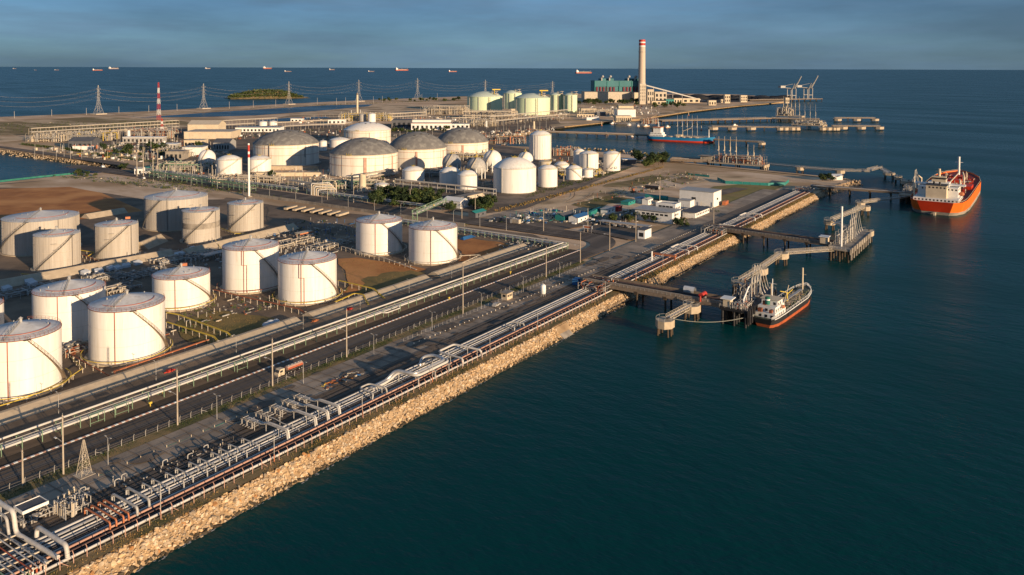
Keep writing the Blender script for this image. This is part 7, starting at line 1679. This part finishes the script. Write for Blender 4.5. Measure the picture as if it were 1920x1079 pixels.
for i in range(12000):
    k = q.randrange(len(vs_)); v = Vector(vs_[k])
    if v.z < 3.0: continue
    c = v+Vector((q.uniform(-8, 8), q.uniform(-10, 10), q.uniform(-2, 4))); d = Vector((q.gauss(0, 3.2), q.gauss(0, 3.2), q.gauss(0, 2.2))); e = Vector((q.gauss(0, 3.2), q.gauss(0, 3.2), q.gauss(0, 2.2))); M.add([c, c+d, c+e], [(0, 1, 2)])
obj('woodland', M, 'leaf', il, kind='stuff')
q = random.Random(12)
def anchored(label, u0, u1, v, mt, house_left=True):
    A = PX(u0, v, 0); B = PX(u1, v, 0); rz, ln = frame_of(A, B); th = thing('anchored_ship', label, 'ship', (A[0]+B[0])/2, (A[1]+B[1])/2, 0, rz, 'ships at anchor'); b0, h0, d0, T0 = hull(ln, ln*.14, ln*.058, ln*.015, ln*.012)
    obj('boot_topping', b0, 'ship_far', th); obj('hull', h0, mt, th); obj('deck', d0, 'deck_red', th); x0 = -ln/2
    obj('stern_house', MB().box(x0+ln*.04, x0+ln*.16, -ln*.06, ln*.06, ln*.05, ln*.14).box(x0+ln*.06, x0+ln*.12, -ln*.02, ln*.02, ln*.14, ln*.18), 'white_paint', th)
    obj('deck_gear', MB().tube([(0, 0, ln*.07), (0, 0, ln*.13)], ln*.008, 5).tube([(ln*.4, 0, ln*.08), (ln*.4, 0, ln*.15)], ln*.006, 5).box(x0+ln*.2, ln*.35, -ln*.02, ln*.02, ln*.07, ln*.085), 'cream', th); return th
for lb, u0, u1, v, mt in (('faint dark ship farthest left on the horizon', 24, 31, 129.5, 'slate'), ('tiny faint ship at the left of the horizon', 64, 69, 132, 'slate'), ('faint pale ship left of the first pair', 102, 111, 132, 'slate'), ('black and white ship, left of the first pair', 173, 193, 132.6, 'boot_red'), ('whitish ship, right of the first pair', 204, 223, 129.8, 'galv'), ('small white ship above the red mast', 385, 395, 129.5, 'galv'), ('pale ship with red hull left of the middle', 494, 510, 129.6, 'ship_far'), ('small pale ship lower left of the middle', 533, 547, 135, 'slate'), ('small pale ship right of the island', 617, 628, 131.6, 'slate'), ('faint grey ship near the middle', 690, 702, 135, 'slate'), ('red ship with long deck in the middle', 741, 766, 132.8, 'ship_far'), ('small red ship left of the green tanks', 841, 857, 135.2, 'ship_far'), ('large orange-red ship left of the chimney', 1079, 1110, 138, 'ship_far')):
    anchored(lb, u0, u1, v, mt)
def boat(label, u, v, l, mt='white_paint', rz=0.0):
    x, y = PX(u, v, 0); th = thing('small_boat', label, 'boat', x, y, 0, rz); b0, h0, d0, T0 = hull(l, l*.3, l*.12, l*.03, l*.04); obj('boot_topping', b0, 'boot_red', th); obj('hull', h0, mt, th); obj('deck', d0, 'cream', th); obj('cabin', MB().box(-l*.3, l*.05, -l*.1, l*.1, l*.1, l*.26), 'white_paint', th); obj('mast', MB().tube([(0, 0, l*.2), (0, 0, l*.42)], l*.012, 5), 'galv', th)
boat('small white boat in the lagoon corner', 193, 317, 14, 'white_paint', 1.2)
for i, (u, v) in enumerate(((1137, 254), (1185, 257), (1150, 233), (1180, 236), (1197, 238), (1212, 238), (1252, 240), (950, 266), (945, 272), (1715-480, 241), (1378, 237))): boat(f'{ORD[i]} little work boat in the harbour basin, as counted from the trestle', u, v, 15, R_.choice(['white_paint', 'cream', 'hull_blue', 'cream']), R_.uniform(-.5, .5))
for i, (u, v) in enumerate(((1291, 217), (1315, 245), (1128, 236))):
    x, y = PX(u, v, 0); th = thing('marker_buoy', f'{ORD[i]} pale marker buoy in the harbour', 'buoy', x, y, 0); obj('float', MB().lathe([(1.6, -.5), (1.6, 1.2), (.5, 2)], 10), 'orange', th); obj('daymark', MB().tube([(0, 0, 1.5), (0, 0, 8)], .7, 6, .3), 'cream', th)

# ---------------------------------------------------------------- small plant nobody could count: drums, kiosks, posts, stubs and scrub
def clutter(label, quad, n_, seed, mats=('beige', 'galv', 'steel', 'cream', 'white_paint', 'rust'), hmax=3.0, size_=(.5, 2.2), scrub=0, posts=.35):
    q = random.Random(seed); P = [Vector((*PX(*c), 0)) for c in quad]; acc = {m_: MB() for m_ in mats}; gr = MB()
    def spot():
        a, b = q.random(), q.random(); return (P[0]*(1-a)+P[1]*a)*(1-b)+(P[3]*(1-a)+P[2]*a)*b
    for i in range(n_):
        p = spot(); M = acc[q.choice(mats)]; k = q.random(); s_ = q.uniform(*size_)
        if k < posts: h = hmax*q.uniform(.8, 2.2); M.tube([(p.x, p.y, GZ), (p.x, p.y, GZ+h)], .12+.05*q.random(), 5)
        elif k < posts+.2: M.tube([(p.x, p.y, GZ), (p.x, p.y, GZ+s_)], s_*.4, 8)
        elif k < posts+.4: a = q.choice((0, math.pi/2)); l = s_*q.uniform(2, 6); M.tube([(p.x-math.cos(a)*l/2, p.y-math.sin(a)*l/2, GZ+.6), (p.x+math.cos(a)*l/2, p.y+math.sin(a)*l/2, GZ+.6)], q.uniform(.12, .3), 6)
        else: M.cbox(p.x, p.y, GZ+s_*.4, s_*q.uniform(.8, 2.2), s_, s_*.8, q.choice((0, math.pi/2, .2)))
    for i in range(scrub):
        p = spot()
        for k in range(9):
            c = p+Vector((q.gauss(0, .7), q.gauss(0, .7), GZ+q.uniform(.1, 1.5))); d = Vector((q.gauss(0, .6), q.gauss(0, .6), q.gauss(0, .5))); e = Vector((q.gauss(0, .6), q.gauss(0, .6), q.gauss(0, .5))); gr.add([c, c+d, c+e], [(0, 1, 2)])
    th = thing('plant_clutter', label, 'clutter', 0, 0, 0)
    for m_, M in acc.items():
        if M.v: obj('small_plant', M, m_, th, kind='stuff')
    if gr.v: obj('scrub', gr, 'leaf', th, kind='stuff')
    return th
clutter('small plant scattered round the grey domed tanks', ((470, 322), (960, 300), (960, 345), (560, 352)), 330, 201, scrub=60)
clutter('small plant and posts left of the gas sphere', ((250, 320), (420, 300), (470, 350), (300, 335)), 220, 202, hmax=4, scrub=60)
clutter('huts, drums and posts in the old process yard', ((60, 282), (330, 262), (440, 290), (230, 305)), 380, 203, hmax=4, size_=(1, 3.5), scrub=160)
clutter('small plant and posts in front of the green tanks', ((740, 246), (1060, 224), (1070, 206), (760, 222)), 420, 204, hmax=5, size_=(1, 3.5), scrub=60)
clutter('small plant along the basin shore', ((880, 262), (1040, 250), (1040, 240), (880, 250)), 200, 205, hmax=4, size_=(1, 3), scrub=40)
clutter('drums and huts beside the right tank group', ((1000, 352), (1160, 322), (1170, 300), (1040, 296)), 200, 206, scrub=60)
clutter('huts and sheds before the power station', ((1080, 226), (1240, 214), (1240, 197), (1090, 200)), 200, 207, hmax=5, size_=(1.5, 4.5), scrub=120)
clutter('boxes and drums in the container yard', ((900, 418), (1120, 424), (1140, 398), (1000, 395)), 180, 208, ('beige', 'galv', 'steel', 'blue_paint', 'teal_paint', 'white_paint'), 2.2, (.5, 1.8), 50, .15)
clutter('boxes and stubs on the bare yard', ((1040, 395), (1280, 350), (1330, 328), (1240, 322)), 110, 209, ('beige', 'steel', 'rust', 'concrete'), 2.2, (.4, 1.3), 90, .15)
clutter('pipes and stubs in the dark middle of the tank farm', ((0, 560), (420, 470), (640, 450), (640, 475)), 330, 210, ('galv', 'steel', 'beige', 'pipe_white'), 1.6, (.3, 1.1), 0, .25)
clutter('pipes and stubs before the clad tanks', ((0, 520), (180, 490), (640, 420), (640, 440)), 200, 211, ('galv', 'steel', 'beige', 'pipe_white'), 1.6, (.3, 1.0), 0, .2)
clutter('stubs and valve boxes on the track beside the coastal bundle', ((60, 985), (430, 838), (450, 822), (110, 938)), 70, 212, ('galv', 'steel', 'beige', 'dark_steel'), 1.0, (.2, .6), 0, .3)
clutter('drums and boxes round the office blocks', ((1110, 425), (1350, 400), (1330, 382), (1180, 395)), 120, 213, ('white_paint', 'galv', 'steel', 'beige'), 2.2, (.4, 1.3), 80, .2)
clutter('posts and boxes on the far sand flats', ((560, 232), (760, 226), (760, 214), (560, 222)), 120, 214, hmax=5, size_=(1, 3.5), scrub=60)
clutter('scrub and stones on the far field', ((0, 252), (330, 236), (330, 226), (0, 232)), 20, 215, ('beige', 'stone_grey'), 1, (.5, 1.5), 420, .05)
clutter('scrub on the sea wall and far shore', ((250, 216), (640, 194), (870, 190), (870, 186)), 20, 216, ('beige', 'stone_grey'), 1, (.5, 1.5), 260, .05)
clutter('scrub along the lagoon shoulder', ((100, 332), (320, 338), (560, 376), (250, 350)), 30, 217, ('beige', 'steel'), 1.5, (.3, 1.0), 200, .1)
clutter('pipe stubs and valves between the front row of white tanks', ((130, 690), (420, 600), (660, 545), (420, 560)), 120, 218, ('beige', 'steel', 'rust', 'galv'), 1.3, (.25, .7), 30, .25)
clutter('pipes and stubs beside the trailer park and yard lamps', ((500, 445), (680, 460), (690, 420), (540, 410)), 130, 219, ('beige', 'steel', 'blue_paint', 'galv'), 1.6, (.3, 1.0), 20, .2)
clutter('dense pipe stubs between the domes and the inland rack', ((480, 350), (720, 372), (760, 345), (560, 335)), 240, 220, ('beige', 'galv', 'cream', 'green_steel', 'steel'), 2.6, (.4, 1.4), 40, .35)
clutter('scrub and small huts behind the cream gas-works hall', ((430, 262), (760, 262), (760, 240), (430, 248)), 200, 221, hmax=4, size_=(.8, 2.8), scrub=150)
for i in range(22):
    u = 70+i*17+R_.uniform(-6, 6); v = 300-.05*u+R_.uniform(-14, 8)
    x, y = PX(u, v); th = thing('light_mast', 'thin grey light mast in the old process yard', 'light mast', x, y, GZ, 0, 'light masts in the old process yard'); obj('pole', MB().tube([(0, 0, 0), (0, 0, 13)], .2, 6, .12), 'galv', th); obj('lamp_head', MB().cbox(0, .8, 13, .4, 1.8, .2), 'galv', th)
for i in range(16):
    u = 760+i*19+R_.uniform(-6, 6); v = 262-.1*(u-760)+R_.uniform(-8, 6)
    x, y = PX(u, v); th = thing('light_mast', 'thin grey light mast between the domes and the green tanks', 'light mast', x, y, GZ, 0, 'light masts before the green tanks'); obj('pole', MB().tube([(0, 0, 0), (0, 0, 16)], .24, 6, .14), 'galv', th); obj('lamp_head', MB().cbox(0, .8, 16, .4, 1.8, .2), 'galv', th)
for i in range(14):
    u = 300+i*50; v = 343+i*6.9
    x, y = PX(u, v); th = thing('street_lamp', f'{ORD[i]} thin lamp post along the near side of the inland road, from the left', 'street lamp', 74.5, y, GZ, 0, 'inland road lamps'); obj('pole', MB().tube([(0, 0, 0), (0, 0, 8)], .12, 6, .07), 'galv', th); obj('lamp_arm', MB().tube([(0, 0, 7.9), (1.6, 0, 8.3)], .06, 5), 'galv', th)
# tyre marks and worn strips
tm = MB(); q = random.Random(31); zt = GZ+.012*(ZN[0]+9)
def strip(ps, w_, k):
    P = [Vector(p) for p in ps]
    for a, b in zip(P[:-1], P[1:]):
        d = (b-a).normalized(); nn = Vector((-d.y, d.x))*w_/2; tm.add([(*(a-nn), zt+k*.0005), (*(b-nn), zt+k*.0005), (*(b+nn), zt+k*.0005), (*(a+nn), zt+k*.0005)], [(0, 1, 2, 3)])
k = 0
for t_ in (47.6, 49.6, 50.6, 53.6, 55.4, 57.0): k += 1; strip([(x, t_+.12*math.sin(x*.07+t_)) for x in range(-300, 56, 8)], .45, k)
for t_ in (21.5, 23.4, 25.0, 26.8): k += 1; strip([(x, t_+.5*math.sin(x*.03+t_)) for x in range(-300, 120, 8)], .5, k)
for s_ in (79, 81.5, 86.5, 90, 93): k += 1; strip([(s_+.2*math.sin(y*.05+s_), y) for y in range(74, 640, 10)], .6, k)
for i in range(26):
    x, y = PX(q.uniform(1020, 1300), q.uniform(335, 395)); a = q.uniform(-.5, .5)+q.choice((0, 1.57)); k += 1; strip([(x+math.cos(a+.02*j)*j*4, y+math.sin(a+.02*j)*j*4) for j in range(12)], .6, k)
obj('tyre_marks', tm, 'asphalt', kind='structure')
# thin white foam where water meets the near rocks
fm_ = MB()
for i in range(900):
    x = q.uniform(-262, 340); y = -.9+.5*math.sin(x*.11)+.35*math.sin(x*.043+1)+q.uniform(-.7, .25); r = q.uniform(.06, .3)
    fm_.sheet([(x+r*2*math.cos(a)*q.uniform(.5, 1.2), y+r*.7*math.sin(a)*q.uniform(.5, 1.2)) for a in [j*math.pi/4 for j in range(8)]], .03+i*.0001)
tag(obj('foam_flecks', fm_, 'foam', kind='stuff'), 'thin foam flecks along the foot of the rock slope', 'foam')
